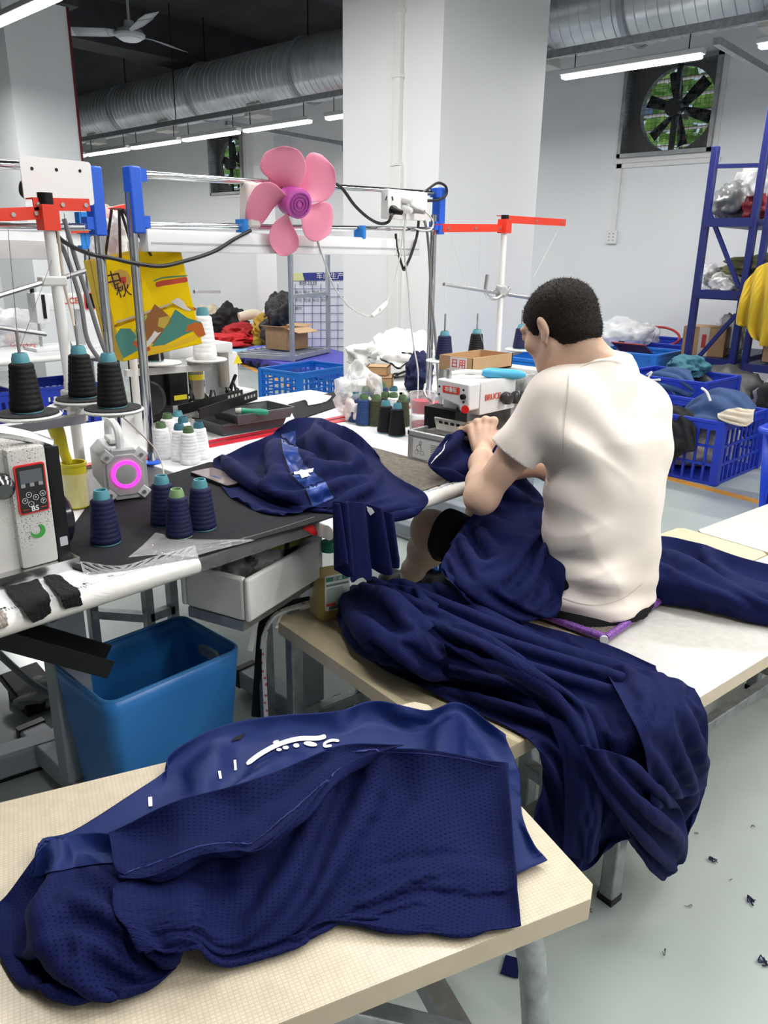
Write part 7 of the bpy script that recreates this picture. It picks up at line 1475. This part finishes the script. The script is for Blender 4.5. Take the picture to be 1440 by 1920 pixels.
# crates
CRG = 'blue crates by the right wall'
c1 = crate('big blue slatted crate stuffed with cream and blue fabric', 4.87, 1.62, 5.55, 2.45, .40, R(-3), nx=12, nz=3, group=CRG)
CRM = M('cream fabric', (.66, .58, .46), .85, bump=(12, .4)); DEN = M('denim blue fabric', (.03, .075, .20), .8, bump=(10, .35), nz=(4, .2)); BLK = M('black fabric', (.010, .010, .012), .85, bump=(10, .4))
heap('fabric_bundle', 'cream fabric filling the big blue crate', (5.21, 2.03, .20), (.29, .36, .19), CRM, 41, .12, 'fabric', group='fabric in the crates', flat=-.17)
def drape(label, rows, mat, seed, su=1.08, sv=1.08, jit=.05, nu=50, nv=50, name='fabric_bundle'):
    P = net(rows, nu, nv); P, lu, lv = relax(P, su=su, sv=sv, hold=.3, inner=.03, g=.5, jit=jit, seed=seed, freq=5); o = grid_mesh(name, P, lu, lv, mat, thick=.006); tag(o, label, 'fabric', 'fabric in the crates'); return o
drape('denim blue fabric tied with white cord heaped on the big crate', [[PX(x, y, 5.35) for x, y in ((1272, 775), (1310, 742), (1350, 728), (1390, 735), (1418, 760))], [PX(x, y, 5.12) for x, y in ((1270, 790), (1305, 755), (1345, 738), (1385, 745), (1415, 770))], [PX(x, y, 4.95) for x, y in ((1275, 800), (1310, 780), (1345, 768), (1380, 770), (1412, 785))], [PX(x, y, 4.85) for x, y in ((1285, 806), (1315, 800), (1345, 795), (1375, 790), (1405, 792))]], DEN, 42)
drape('cream sleeve hanging over the corner of the big crate', [[PX(x, y, 4.90) for x, y in ((1345, 775), (1375, 765), (1415, 768))], [PX(x, y, 4.84) for x, y in ((1350, 785), (1380, 775), (1414, 772))], [PX(x, y, 4.80) for x, y in ((1390, 795), (1402, 798), (1412, 790))]], CRM, 43, jit=.02)
drape('black cloth hanging over the left side of the big crate', [[PX(x, y, 5.0) for x, y in ((1235, 765), (1265, 760), (1290, 768), (1302, 785))], [PX(x, y, 4.84) for x, y in ((1230, 790), (1262, 785), (1290, 788), (1304, 800))], [PX(x, y, 4.80) for x, y in ((1225, 830), (1260, 825), (1285, 826), (1304, 838))], [PX(x, y, 4.80) for x, y in ((1225, 880), (1255, 868), (1280, 848), (1304, 842))]], BLK, 44)
o = G().tube([PX(1316, 728, 4.98), PX(1325, 735, 4.94), PX(1332, 752, 4.92)], .008, 8, smooth=4).build('white_cord', M('white cord', (.8, .8, .78), .7)); tag(o, 'white cord tied around the denim blue fabric', 'cord')
c2 = crate('blue crate with denim fabric hanging over its rim behind the big crate', 5.72, 2.08, 6.3, 2.78, .50, R(-4), nx=10, group=CRG, solid=.35)
drape('denim blue garment with white drawcord hanging out of the second crate', [[PX(x, y, 6.0) for x, y in ((1205, 705), (1230, 695), (1265, 688), (1295, 695))], [PX(x, y, 5.75) for x, y in ((1212, 715), (1240, 705), (1272, 702), (1302, 718))], [PX(x, y, 5.70) for x, y in ((1250, 728), (1265, 728), (1285, 728), (1304, 735))], [PX(x, y, 5.70) for x, y in ((1268, 745), (1275, 750), (1290, 748), (1296, 740))]], DEN, 45); o = G().tube([PX(1214, 702, 5.72), PX(1222, 698, 5.70), PX(1215, 712, 5.69), PX(1238, 712, 5.68)], .009, 8, smooth=4).build('white_cord', M('white cord', (.8, .8, .78), .7)); tag(o, 'white drawcord on the garment in the second crate', 'cord')
heap('fabric_bundle', 'teal fabric on top of the second crate', PX(1290, 690, 6.2), (.15, .15, .10), M('teal fabric', (.04, .15, .20), .8), 46, .3, 'fabric', group='fabric in the crates')
c3 = crate('bright blue crate with clipboards near the wall', 6.55, 2.87, 7.1, 3.47, .56, 0, GB, group=CRG, solid=.5); c4 = crate('blue crate with a red hoop against the wall', 7.35, 2.95, 8.05, 3.78, .58, 0, group=CRG, solid=.5)
c5 = crate('bright blue basket behind the overlock machine', 4.2, 2.45, 4.75, 2.95, .74, 0, GB, group=CRG, nz=7, solid=.3)
lump('plastic_bag', 'white translucent bag lying on the crates behind the head of the worker', 'bag', PX(1165, 632, 7.2), (.26, .30, .17), film('carrier bag', amount=.38), .3, seed=51); lump('plastic_bag', 'small white bag tip beside the red hoop', 'bag', PX(1212, 636, 7.5), (.10, .12, .14), film('pale bag', amount=.4), .35, seed=52)
hp = PX(1240, 630, 7.6); o = G().tube([hp+np.array([.12*math.cos(a), .18*math.sin(a), .07*math.cos(a)+.03*math.sin(a)]) for a in np.linspace(0, 2*math.pi, 24, endpoint=False)], .012, 8, closed=True).build('red_hoop', M('hoop red', (.45, .03, .03), .4)); tag(o, 'red wire hoop lying on the wall crate', 'hoop')
cb = PX(1185, 652, 6.8); t = thing('clipboard', 'clear clipboard with a red edge on the bright blue crate', 'clipboard', cb); G().box((0, 0, 0), (.22, .32, .01), rot=Matrix.Rotation(R(25), 3, 'Y')).build('board', M('clip red edge', (.30, .05, .05), .4), t); G().box((-.01, 0, .006), (.19, .29, .01), rot=Matrix.Rotation(R(25), 3, 'Y')).build('sheet', M('clip sheet', (.6, .62, .64), .3), t); G().box((-.02, .1, .03), (.05, .05, .05)).build('clip', BLACKP, t, bevel=.01)
lump('plastic_bag', 'dark grey sack under the rack beside the crates', 'bag', (6.5, 2.25, .28), (.35, .35, .24), M('grey sack', (.06, .062, .065), .5, bump=(9, .5)), .3, seed=53, flat=-.27); lump('plastic_bag', 'pale grey sack at the right edge under the rack', 'bag', (6.3, 1.62, .30), (.32, .3, .27), M('pale grey sack', (.26, .265, .27), .5, bump=(9, .5)), .3, seed=54, flat=-.29)
lump('plastic_bag', 'black sack behind the big crate at the right edge', 'bag', (5.9, 1.5, .3), (.3, .3, .28), BLK, .3, seed=55, flat=-.29)
# bin at the right edge
q = PZ(1418, 978, 0); t = thing('blue_bin', 'tall blue plastic bin cut off by the right edge', 'bin', (q[0]+.25, q[1]-.19, 0)); w0, w1, hh = .21, .25, .50; g = G(); RBL = M('bin blue', (.012, .06, .62), .35)
for s_ in ((-1, -1, 1, -1), (1, -1, 1, 1), (1, 1, -1, 1), (-1, 1, -1, -1)): g.quad((s_[0]*w0, s_[1]*w0, 0), (s_[2]*w0, s_[3]*w0, 0), (s_[2]*w1, s_[3]*w1, hh), (s_[0]*w1, s_[1]*w1, hh))
g.quad((-w0, -w0, 0), (w0, -w0, 0), (w0, w0, 0), (-w0, w0, 0)); bmesh.ops.remove_doubles(g.bm, verts=g.bm.verts[:], dist=1e-4); bmesh.ops.bevel(g.bm, geom=[e for e in g.bm.edges if abs((e.verts[0].co-e.verts[1].co).z) > .2], offset=.05, segments=4, affect='EDGES'); o = g.build('body', RBL, t); m = o.modifiers.new('th', 'SOLIDIFY'); m.thickness = .006
pts = [(x, y, hh) for x, y in rrect(2*w1+.02, 2*w1+.02, .06)]; G().tube(pts, .016, 8, closed=True).build('rim', RBL, t)
for k in range(12):
    for j in range(3): G().b2((-w0-.034, -.17+k*.03, .08+j*.12), (-w0-.006, -.158+k*.03, .17+j*.12)).build('slot', M('bin slot', (.008, .035, .40), .5), t) if k < 12 else None
# ================================================================== work in hand: jersey from the machine over the lap
def legs_push(p):
    for sd in 'lr':
        a, b = J[sd+'h'], J[sd+'k']; ab = b-a; t = np.clip(((p-a) @ ab)/(ab @ ab), 0, 1); c = a+t[..., None]*ab; d = p-c; L = np.linalg.norm(d, axis=-1); r = .104-.012*t; m = L < r; p[m] = (c+d/L[..., None]*r[..., None])[m]
    return p
o11, PK = pile('jersey', 'navy garment being sewn, running from the needle over the lap of the worker', MESHF, [
    [PY(838, 818, 1.33), PY(862, 806, 1.33), PY(885, 812, 1.34), PY(920, 825, 1.34), PY(965, 835, 1.34)],
    [PY(812, 850, 1.30), PY(850, 850, 1.29), PY(890, 855, 1.28), PY(935, 865, 1.26), PY(975, 870, 1.26)],
    [PY(802, 872, 1.27), PY(850, 890, 1.25), PY(900, 890, 1.23), PY(950, 890, 1.22), PY(990, 900, 1.22)],
    [PY(855, 890, 1.24), PY(890, 910, 1.22), PY(930, 930, 1.20), PY(985, 940, 1.16), PY(1028, 945, 1.14)],
    [PY(890, 950, 1.20), PY(905, 965, 1.18), PY(940, 975, 1.16), PY(990, 985, 1.11), PY(1032, 985, 1.08)],
    [PY(868, 985, 1.20), PY(900, 1000, 1.14), PY(940, 1010, 1.10), PY(990, 1015, 1.06), PY(1034, 1010, 1.04)],
    [PY(845, 1020, 1.16), PY(880, 1035, 1.10), PY(930, 1040, 1.06), PY(990, 1035, 1.0), PY(1036, 1030, 1.0)]], 66, 56,
    dict(su=1.04, sv=1.08, hold=.35, inner=.05, seed=33, jit=.012, freq=4, kb=.3, g=.4, collide=legs_push), GP)
o12, PL = pile('jersey', 'crumpled navy garment bunched on the lap and hanging beside the thigh', MESHF, [
    [PY(872, 985, 1.18), PY(910, 990, 1.10), PY(955, 1000, 1.03), PY(1000, 1002, .99), PY(1052, 1000, .97)],
    [PY(850, 1015, 1.14), PY(895, 1030, 1.05), PY(950, 1040, .98), PY(1000, 1040, .95), PY(1054, 1040, .93)],
    [PY(832, 1045, 1.10), PY(880, 1065, 1.01), PY(940, 1075, .95), PY(1000, 1080, .92), PY(1056, 1080, .90)],
    [PY(832, 1070, 1.06), PY(880, 1100, .98), PY(940, 1110, .93), PY(1000, 1115, .90), PY(1054, 1112, .88)],
    [PY(862, 1105, 1.0), PY(900, 1132, .96), PY(950, 1142, .92), PY(1000, 1145, .89), PY(1050, 1140, .87)],
    [PY(905, 1135, .97), PY(930, 1155, .95), PY(965, 1164, .92), PY(1005, 1160, .89), PY(1042, 1156, .87)]], 72, 72,
    dict(su=1.16, sv=1.14, hold=.3, inner=.03, seed=35, jit=.03, freq=4, kb=.22, g=.4, collide=legs_push), GP)
decal('stitch_line', [stroke([(838, 826), (830, 845), (815, 860), (806, 870)], 1.6)], [bvh_of(PK)], PR, o11, step=5)
# seat pad of woven cords with purple rim
pd_ = [PZ(*p, .468) for p in ((1136, 1196), (1250, 1116))]; A0 = Vector(pd_[0]); B0 = Vector(pd_[1]); ux = (B0-A0).normalized(); uy = Vector((-ux.y, ux.x, 0)); Lx = (B0-A0).length; Ly = .30
pad = thing('seat_pad', 'woven cord seat pad with a purple wrapped rim under the worker', 'cushion', A0+ux*Lx/2+uy*Ly/2-Vector((0, 0, .014))); KP = dict(parent=pad, world=True); PUR = M('purple wrap', (.20, .07, .34), .35, nz=(150, .6)); COR = M('cord weave', (.22, .19, .16), .35, nz=(130, .6))
for a, b in ((A0, B0), (A0+uy*Ly, B0+uy*Ly), (A0, A0+uy*Ly), (B0, B0+uy*Ly)):
    g = G(); n = 40; g.tube([a.lerp(b, k/n) for k in range(n+1)], [.0105 if k % 2 else .0092 for k in range(n+1)], 12); o = g.build('rim', PUR, **KP)
    for e, f in ((a, b),): pass
for p in (A0, B0, A0+uy*Ly, B0+uy*Ly): G().cyl(p-uy*.003-ux*.014, p-ux*.010, .0105, seg=16).build('end_cap', WHITEP, **KP)
for k in range(44): p = A0+ux*(.012+(Lx-.024)*k/43)-Vector((0, 0, .001)); G().cyl(p, p+uy*Ly, .0036, seg=6).build('cord', COR, **KP)
# ================================================================== oil bottle
q = PZ(617, 1150, BZ+.001); t = thing('oil_bottle', 'clear bottle of yellow machine oil with a green cap and a printed label', 'bottle', q, R(-18)); t.scale = (1.22, 1.22, 1.0); OIL = M('yellow oil', (.62, .42, .035), .12, trans=.35, ior=1.4)
def loft(secs, name, mat):
    g = G(); rings = [[g.bm.verts.new((x*1.0, y, z)) for x, y in rrect(w, d, r, 4)] for w, d, r, z in secs]
    for A, B_ in zip(rings, rings[1:]):
        n = len(A)
        for k in range(n): g.bm.faces.new((A[k], A[(k+1) % n], B_[(k+1) % n], B_[k]))
    g.bm.faces.new(rings[0][::-1]); g.bm.faces.new(rings[-1]); return g.build(name, mat, t)
loft([(.070, .060, .016, .001), (.074, .064, .018, .01), (.074, .064, .018, .115), (.073, .063, .018, .118)], 'oil', OIL)
loft([(.072, .062, .016, 0), (.076, .066, .018, .01), (.076, .066, .018, .132), (.066, .058, .022, .150), (.036, .036, .0179, .172), (.030, .030, .0149, .180)], 'bottle', film('bottle plastic', tint=(.9, .88, .75), amount=.10, rough=.06))
G().lathe([(0, .178), (.017, .178), (.0175, .20), (.015, .204), (0, .204)], seg=22).build('cap', M('cap green', (.01, .22, .12), .4), t)
lm = basis_mt((.004, -.0336, .078), (1, 0, 0), (0, 0, 1)); lb = G().prism(rrect(.058, .098, .004), .0006, lm).build('label', M('bottle label', (.62, .66, .62), .5), t)
for y0, h, c in ((.038, .012, (.05, .22, .16)), (.022, .006, (.16, .20, .18)), (-.032, .008, (.55, .06, .06))): G().prism([(-.026, y0-h/2), (.026 if c[0] < .5 else -.004, y0-h/2), (.026 if c[0] < .5 else -.004, y0+h/2), (-.026, y0+h/2)], .0003, lm @ Matrix.Translation((0, 0, .0007))).build('label_block', M('label block %d' % int(y0*1e3+99), c, .5), lb)
g = G()
for k in range(13): g.prism([(-.025, .012-k*.0032), (.012+.012*random.random(), .012-k*.0032), (.012+.012*random.random(), .0135-k*.0032), (-.025, .0135-k*.0032)], .0002, lm @ Matrix.Translation((0, 0, .0007)))
o = g.build('label_text', M('label ink', (.12, .2, .17), .6), lb, smooth=False); o['kind'] = 'stuff'; textmesh('白油', .011, PR, 'label_title', lb, lm @ Matrix.Translation((0, .038, .0012)))
G().prism([(-.02, -.046), (.008, -.046), (.008, -.037), (-.02, -.037)], .0003, lm @ Matrix.Translation((0, 0, .0007))).build('barcode', M('label ink', (.12, .2, .17), .6), lb)
# ================================================================== blue waste bin and chute
BB = M('waste bin blue', (.030, .20, .56), .3, nz=(3, .06)); h_ = .42
rim = [PZ(*p, h_) for p in ((192, 1318), (455, 1222), (345, 1152), (100, 1243))]; rx0 = (rim[0][0]+rim[3][0])/2; rx1 = (rim[1][0]+rim[2][0])/2; ry0 = (rim[0][1]+rim[1][1])/2; ry1 = (rim[2][1]+rim[3][1])/2
t = thing('waste_bin', 'rectangular blue plastic waste bin with a hand hole under the table', 'bin', ((rx0+rx1)/2, (ry0+ry1)/2, 0)); w, d = rx1-rx0, ry1-ry0
def shell(secs):
    g = G(); rings = [[g.bm.verts.new((x, y, z)) for x, y in rrect(w_, d_, r, 6)] for w_, d_, r, z in secs]
    for A, B_ in zip(rings, rings[1:]):
        n = len(A)
        for k in range(n): g.bm.faces.new((A[k], A[(k+1) % n], B_[(k+1) % n], B_[k]))
    g.bm.faces.new(rings[0][::-1]); return g
g = shell([(w*.80, d*.80, .03, .004), (w*.82, d*.82, .03, .02), (w*.9, d*.9, .03, .2), (w*.965, d*.965, .03, .335), (w*.985, d*.985, .03, .385), (w, d, .03, h_)])
# hand hole in the far short side
kill = [f for f in g.bm.faces if f.normal.length >= 0 and abs(f.calc_center_median().y) < d*.12 and f.calc_center_median().x > w*.4 and .33 < f.calc_center_median().z < .39]
o = g.build('body', BB, t); m = o.modifiers.new('th', 'SOLIDIFY'); m.thickness = .004; m.offset = 1
G().tube([(x, y, h_) for x, y in rrect(w, d, .03, 6)], .0045, 8, closed=True).build('rim', M('bin rim blue', (.04, .2, .48), .35), t)
hx = w*.4915
G().prism(rrect(.085, .03, .0148, 6), .012, basis_mt((hx-.010, 0.0, .36), (0, 1, 0), (0, 0, 1))).build('hand_hole', M('hole pale', (.34, .36, .36), .5), t)
for k in range(16): G().ball((random.uniform(-w*.3, w*.2), random.uniform(-d*.3, d*.3), .012+random.random()*.01), (.015, .008, .006), nz=.5).build('lint_scrap', BLACKP, t)
a, b = PZ(-60, 1180, .60), PZ(200, 1252, .46); t = thing('chute', 'black plastic waste chute sloping from the left machine into the blue bin', 'chute', a); dd = Vector(b-a); L = dd.length; dd.normalize(); sx = dd.cross(Vector((0, 0, 1))).normalized(); up_ = sx.cross(dd)
def cb3(c0, s0, s1, u0, u1, nm): 
    g = G(); P = [(s0, u0), (s1, u0), (s1, u1), (s0, u1)]; A = [g.bm.verts.new(Vector(a)+sx*x+up_*y) for x, y in P]; B_ = [g.bm.verts.new(Vector(b)+sx*x+up_*y) for x, y in P]
    for k in range(4): g.bm.faces.new((A[k], A[(k+1) % 4], B_[(k+1) % 4], B_[k]))
    g.bm.faces.new(A); g.bm.faces.new(B_[::-1]); g.build(nm, M('chute black', (.014, .014, .016), .35), t, world=True, smooth=False)
cb3(0, -.045, .045, -.003, 0, 'floor'); cb3(0, -.046, -.043, 0, .035, 'side'); cb3(0, .043, .046, 0, .04, 'side')
# ================================================================== foam box and bits under the bridge board
FO = M('white foam', (.72, .72, .71), .8, bump=(150, .08)); fz = .565
cs_ = [PZ(*p, fz+.105) for p in ((372, 1052), (465, 1088), (600, 1012))]; cA = Vector(cs_[1]); ua = (Vector(cs_[2])-cA); ub = (Vector(cs_[0])-cA); wL = ua.length; dL = .20; ang = math.atan2(ua.y, ua.x)
t = thing('foam_box', 'white foam box full of plastic bits held under the black board', 'box', (cA.x, cA.y, fz), ang); th = .016; hh = .105
for x0, y0, x1, y1, z0, z1, nm in ((0, 0, wL, th, 0, hh, 'wall'), (0, dL-th, wL, dL, 0, hh, 'wall'), (0, th, th, dL-th, 0, hh, 'wall'), (wL-th, th, wL, dL-th, 0, hh, 'wall'), (th, th, wL-th, dL-th, 0, .02, 'floor')): G().b2((x0, y0, z0), (x1, y1, z1)).build(nm, FO, t, bevel=.006)
inv = Matrix.Translation(t.location) @ Matrix.Rotation(ang, 4, 'Z')
def inbox(x, y, z): return inv @ Vector((x, y, z))
lump('foam_chunk', 'broken white foam chunk in the foam box', 'foam', inbox(.17, .08, .07), (.05, .035, .04), FO, .3, seed=61); lump('plastic_bag', 'dull clear bag inside the foam box', 'bag', inbox(.08, .11, .07), (.06, .05, .05), film('dull bag', tint=(.35, .34, .33), amount=.45), .4, seed=62); lump('dark_rag', 'dark rag stuffed into the foam box', 'rag', inbox(.12, .13, .07), (.05, .04, .05), M('rag grey', (.06, .06, .06), .8), .4, seed=63); lump('dark_rag', 'second dark rag at the right end of the foam box', 'rag', inbox(.24, .10, .08), (.06, .05, .04), M('rag grey', (.06, .06, .06), .8), .4, seed=64)
sh = thing('box_shelf', 'steel ledge under the bridge board carrying the foam box', 'shelf', inbox(wL/2, dL/2, -.02), ang); G().b2((-wL/2, -dL/2+.02, -.006), (wL/2, dL/2-.02, .018)).build('ledge', STEEL, sh)
for x in (wL/2-.03,): G().bar((x, dL/2-.04, -.01), (x, dL/2-.04, -fz+.03), .03).build('leg', STEEL, sh)
hy = 1.30
t = thing('hinge_plate', 'yellow passivated metal plate with a black latch under the board edge', 'plate', PY(545, 1010, hy)); planepoly('plate', [(482, 1018), (590, 985), (585, 1005), (555, 1022), (530, 1030), (500, 1030)], PY(540, 1010, hy), (0, -1, 0), 0, M('zinc yellow', (.30, .27, .06), .35, .7, nz=(20, .5)), t).modifiers.new('th', 'SOLIDIFY').thickness = .002
G().bar(PY(540, 998, hy-.005), PY(537, 1028, hy-.005), .009).build('latch', BLACKP, t, world=True); G().bar(PY(533, 1008, hy-.008), PY(551, 1003, hy-.008), .008).build('latch_bolt', BLACKP, t, world=True)
q = [PY(*p, 1.255) for p in ((566, 990), (584, 981), (598, 1005), (586, 1003))]; o = G().quad(*q).build('red_flap', M('red vinyl', (.75, .02, .02), .35), smooth=False); o.modifiers.new('th', 'SOLIDIFY').thickness = .003; tag(o, 'small red vinyl flap hanging at the end of the black board', 'flap')
# ================================================================== straps over the bench corner
def ribbon(label, pts, w, mat, cat='strap', th=.003, name='strap', wdir=None):
    P = np.array(smooth_path(pts, 8)); n = len(P); d = np.gradient(P, axis=0); d /= np.linalg.norm(d, axis=1, keepdims=True)+1e-9; wd = np.array(wdir if wdir is not None else (_r*1.0)); s = wd-(d @ wd)[:, None]*d; s /= np.linalg.norm(s, axis=1, keepdims=True)+1e-9
    Gd = np.stack([P+s*w*(k/4-.5) for k in range(5)], 1); o = grid_mesh(name, Gd, mat=mat, thick=th); tag(o, label, cat, 'straps over the bench corner'); return o
hx = lambda px, py, c=.90: PN(px, py, np.array([math.cos(a85), math.sin(a85)]), c)
ribbon('black cloth strap hanging from the bench corner to the floor', [PZ(600, 1118, BZ+.012), PZ(545, 1130, BZ+.012), PZ(508, 1148, BZ+.01), hx(494, 1175), hx(488, 1230), hx(484, 1290), hx(480, 1345)], .028, BLK)
FLO = M('floral ribbon', (.72, .70, .70), .7); _nt = FLO.node_tree; _v = _nt.nodes.new('ShaderNodeTexVoronoi'); _v.inputs['Scale'].default_value = 55; _tc = _nt.nodes.new('ShaderNodeTexCoord'); _rp = _nt.nodes.new('ShaderNodeValToRGB'); e_ = _rp.color_ramp.elements; e_[0].position = .22; e_[0].color = (.62, .10, .16, 1); e_[1].position = .36; e_[1].color = (.76, .74, .74, 1); _nt.links.new(_tc.outputs['Object'], _v.inputs['Vector']); _nt.links.new(_v.outputs['Distance'], _rp.inputs['Fac']); _nt.links.new(_rp.outputs['Color'], _nt.nodes['Principled BSDF'].inputs['Base Color'])
ribbon('white ribbon with red flowers hanging over the bench corner', [PZ(668, 1102, BZ+.016), PZ(600, 1122, BZ+.018), PZ(535, 1142, BZ+.017), PZ(512, 1158, BZ+.012), hx(498, 1185, .893), hx(495, 1240, .893), hx(497, 1300, .893), hx(499, 1345, .893)], .013, FLO)
for l, pts, r in (('thick white drawstring lying over the bench corner', [PZ(660, 1106, BZ+.024), PZ(590, 1132, BZ+.022), PZ(540, 1144, BZ+.022), PZ(512, 1160, BZ+.016), hx(494, 1190, .885), hx(490, 1215, .885)], .0042), ('white drawstring end dangling on the bench top', [PZ(586, 1135, BZ+.006), PZ(552, 1138, BZ+.02), PZ(530, 1150, BZ+.007), PZ(520, 1168, BZ+.006), PZ(519, 1176, BZ+.006)], .004)):
    o = G().tube(pts, r, 8, smooth=6).build('drawstring', M('white cord', (.8, .8, .78), .7)); tag(o, l, 'cord', 'straps over the bench corner')
ribbon('white cloth strip hanging below the foam box', [PY(512, 1125, 1.42), PY(490, 1140, 1.42), PY(478, 1170, 1.42), PY(468, 1222, 1.42)], .016, M('white garment', (.80, .79, .76), .8), name='cloth_strip')
# ================================================================== under the tables
def floor_beam(label, a, b, w=.07, h=.07): 
    a, b = PZ(*a, h/2), PZ(*b, h/2); t = thing('floor_beam', label, 'beam', (a+b)/2*np.array([1, 1, 0])); G().bar((a[0], a[1], h/2+.012), (b[0], b[1], h/2+.012), w, h).build('beam', LEGG, t, world=True, bevel=.008); G().bar((a[0], a[1], .006), (b[0], b[1], .006), w*.8, .012).build('runner', BLACKP, t, world=True)
floor_beam('grey floor beam of the left table frame behind the blue bin', (-60, 1455), (150, 1388))
for i, (px, py) in enumerate(((330, 1155), (302, 1160), (243, 1170))):
    q = PZ(px, py, .1); 
ft = thing('steel_frame', 'bare steel tube frame standing behind the blue bin', 'frame', (1.3, 1.95, 0)); KF = dict(parent=ft, world=True)
for x, y in ((1.02, 1.86), (1.10, 1.86), (.92, 2.0), (1.18, 2.0)): G().bar((x, y, 0), (x, y, .70), .025).build('post', STEEL, **KF)
for a, b in (((.92, 2.0, .12), (1.18, 2.0, .12)), ((1.02, 1.86, .35), (1.10, 1.86, .35)), ((.92, 2.0, .68), (1.10, 1.86, .68)), ((1.02, 1.86, .68), (1.18, 2.0, .68)), ((.92, 2.0, .35), (1.02, 1.86, .35)), ((1.18, 2.0, .12), (1.10, 1.86, .12))): G().bar(a, b, .025).build('bar', STEEL, **KF)
o = G().tube([PZ(-40, 1190, .5), PZ(30, 1255, .3), PZ(75, 1290, .2), PZ(120, 1312, .12)], .009, 8, smooth=5).build('cable', CABLE); tag(o, 'thick grey cable hanging below the left table beside the chute', 'cable', 'cables under the tables')
o = G().tube([PZ(175, 1090, .7), PZ(110, 1155, .55), PZ(60, 1180, .5), PZ(20, 1205, .4)], .007, 8, smooth=5).build('cable', CABLE); tag(o, 'grey cable curving under the left table front', 'cable', 'cables under the tables')
q = PZ(60, 1285, .06); t = thing('foot_pedal', 'black foot pedal wrapped in rag on the floor under the left table', 'pedal', q*np.array([1, 1, 0])); G().box((0, 0, .05), (.12, .2, .03), rot=Matrix.Rotation(R(12), 3, 'X')).build('plate', BLACKP, t, bevel=.006); G().box((0, .0, .015), (.10, .14, .03)).build('base', BLACKP, t)
lump('dark_rag', 'shredded grey rag tied to the foot pedal', 'rag', q+np.array([.02, -.06, .0]), (.08, .05, .04), M('rag light', (.3, .3, .3), .9, bump=(30, .6)), .5, seed=71, flat=-.045)
tp = thing('treadle', 'grey treadle plate under the shoes of the worker', 'pedal', (2.02, 1.75, 0)); G().box((0, 0, .125), (.36, .30, .018), rot=Matrix.Rotation(R(8), 3, 'X')).build('plate', GREYM, tp, bevel=.005); 
for x in (-.15, .15): G().bar((x, .05, .005), (x, .05, .12), .025).build('support', GREYM, tp)
crate('blue crate under the worker table beside the legs', 2.1, 1.45, 2.5, 1.75, .34, 0, GB, nz=4, group='plastic crates under the table'); q = carton('brown carton on the floor beyond the lap of the worker', (2.45, 1.18, 0), (.25, .2, .3), R(10))
t = thing('thread_tangle', 'tangle of black threads caught on the rail under the cream bench', 'threads', PZ(660, 1300, .05)*np.array([1, 1, 0])); g = G(); rs5 = random.Random(9); c = PZ(640, 1322, .02)
for k in range(60): p = Vector(c)+Vector((rs5.gauss(0, .03), rs5.gauss(0, .02), 0)); g.tube([p+Vector((rs5.uniform(-.02, .02), rs5.uniform(-.02, .02), rs5.uniform(0, .02))) for _ in range(4)], .0011, 4, smooth=4)
o = g.build('strands', BCABLE, t, world=True); o['kind'] = 'stuff'
# ================================================================== scraps on the floor
SCR = M('navy scrap', (.010, .012, .05), .9)
q = [PZ(*p, .006) for p in ((948, 1790), (972, 1796), (972, 1835), (938, 1825))]; P = net([[q[0], q[1]], [q[3], q[2]]], 14, 14); P, lu, lv = relax(P, coarse=1, su=1.04, sv=1.04, steps=10, hold=.6, inner=.1, g=.2, jit=.012, seed=3, collide=lambda p: np.maximum(p, np.array([-9, -9, .003]))); o = grid_mesh('fabric_scrap', P, lu, lv, MESHF); tag(o, 'square navy fabric scrap on the floor under the near bench', 'scrap', 'scraps on the floor')
for i, (px, py, s) in enumerate(((1338, 1615, .012), (1416, 1550, .010), (1432, 1805, .012), (1142, 1503, .006), (1405, 1690, .012), (1248, 1790, .01), (1105, 1708, .008), (1305, 1560, .008), (1290, 1700, .007), (1365, 1650, .006))):
    q = Vector(PZ(px, py, .003)); g = G(); rs6 = random.Random(i)
    for k in range(3 if s > .0105 else 1): g.tube([q+Vector((rs6.uniform(-s, s), rs6.uniform(-s, s), rs6.uniform(0, .006))) for _ in range(4)], .0013 if s > .0105 else .0007, 4, smooth=4)
    o = g.build('thread_scrap', SCR); tag(o, ['curled navy thread scrap in the middle of the right floor', 'navy thread scrap near the right edge by the bench rail', 'dark thread scrap at the lower right edge', 'tiny thread by the hanging fabric', 'long thin thread on the lower right floor', 'tiny crossed threads on the floor', 'tiny thread beside the front bench leg', 'tiny thread below the white bench', 'tiny thread in the open floor', 'small thread right of the curled scrap'][i], 'scrap', 'scraps on the floor')
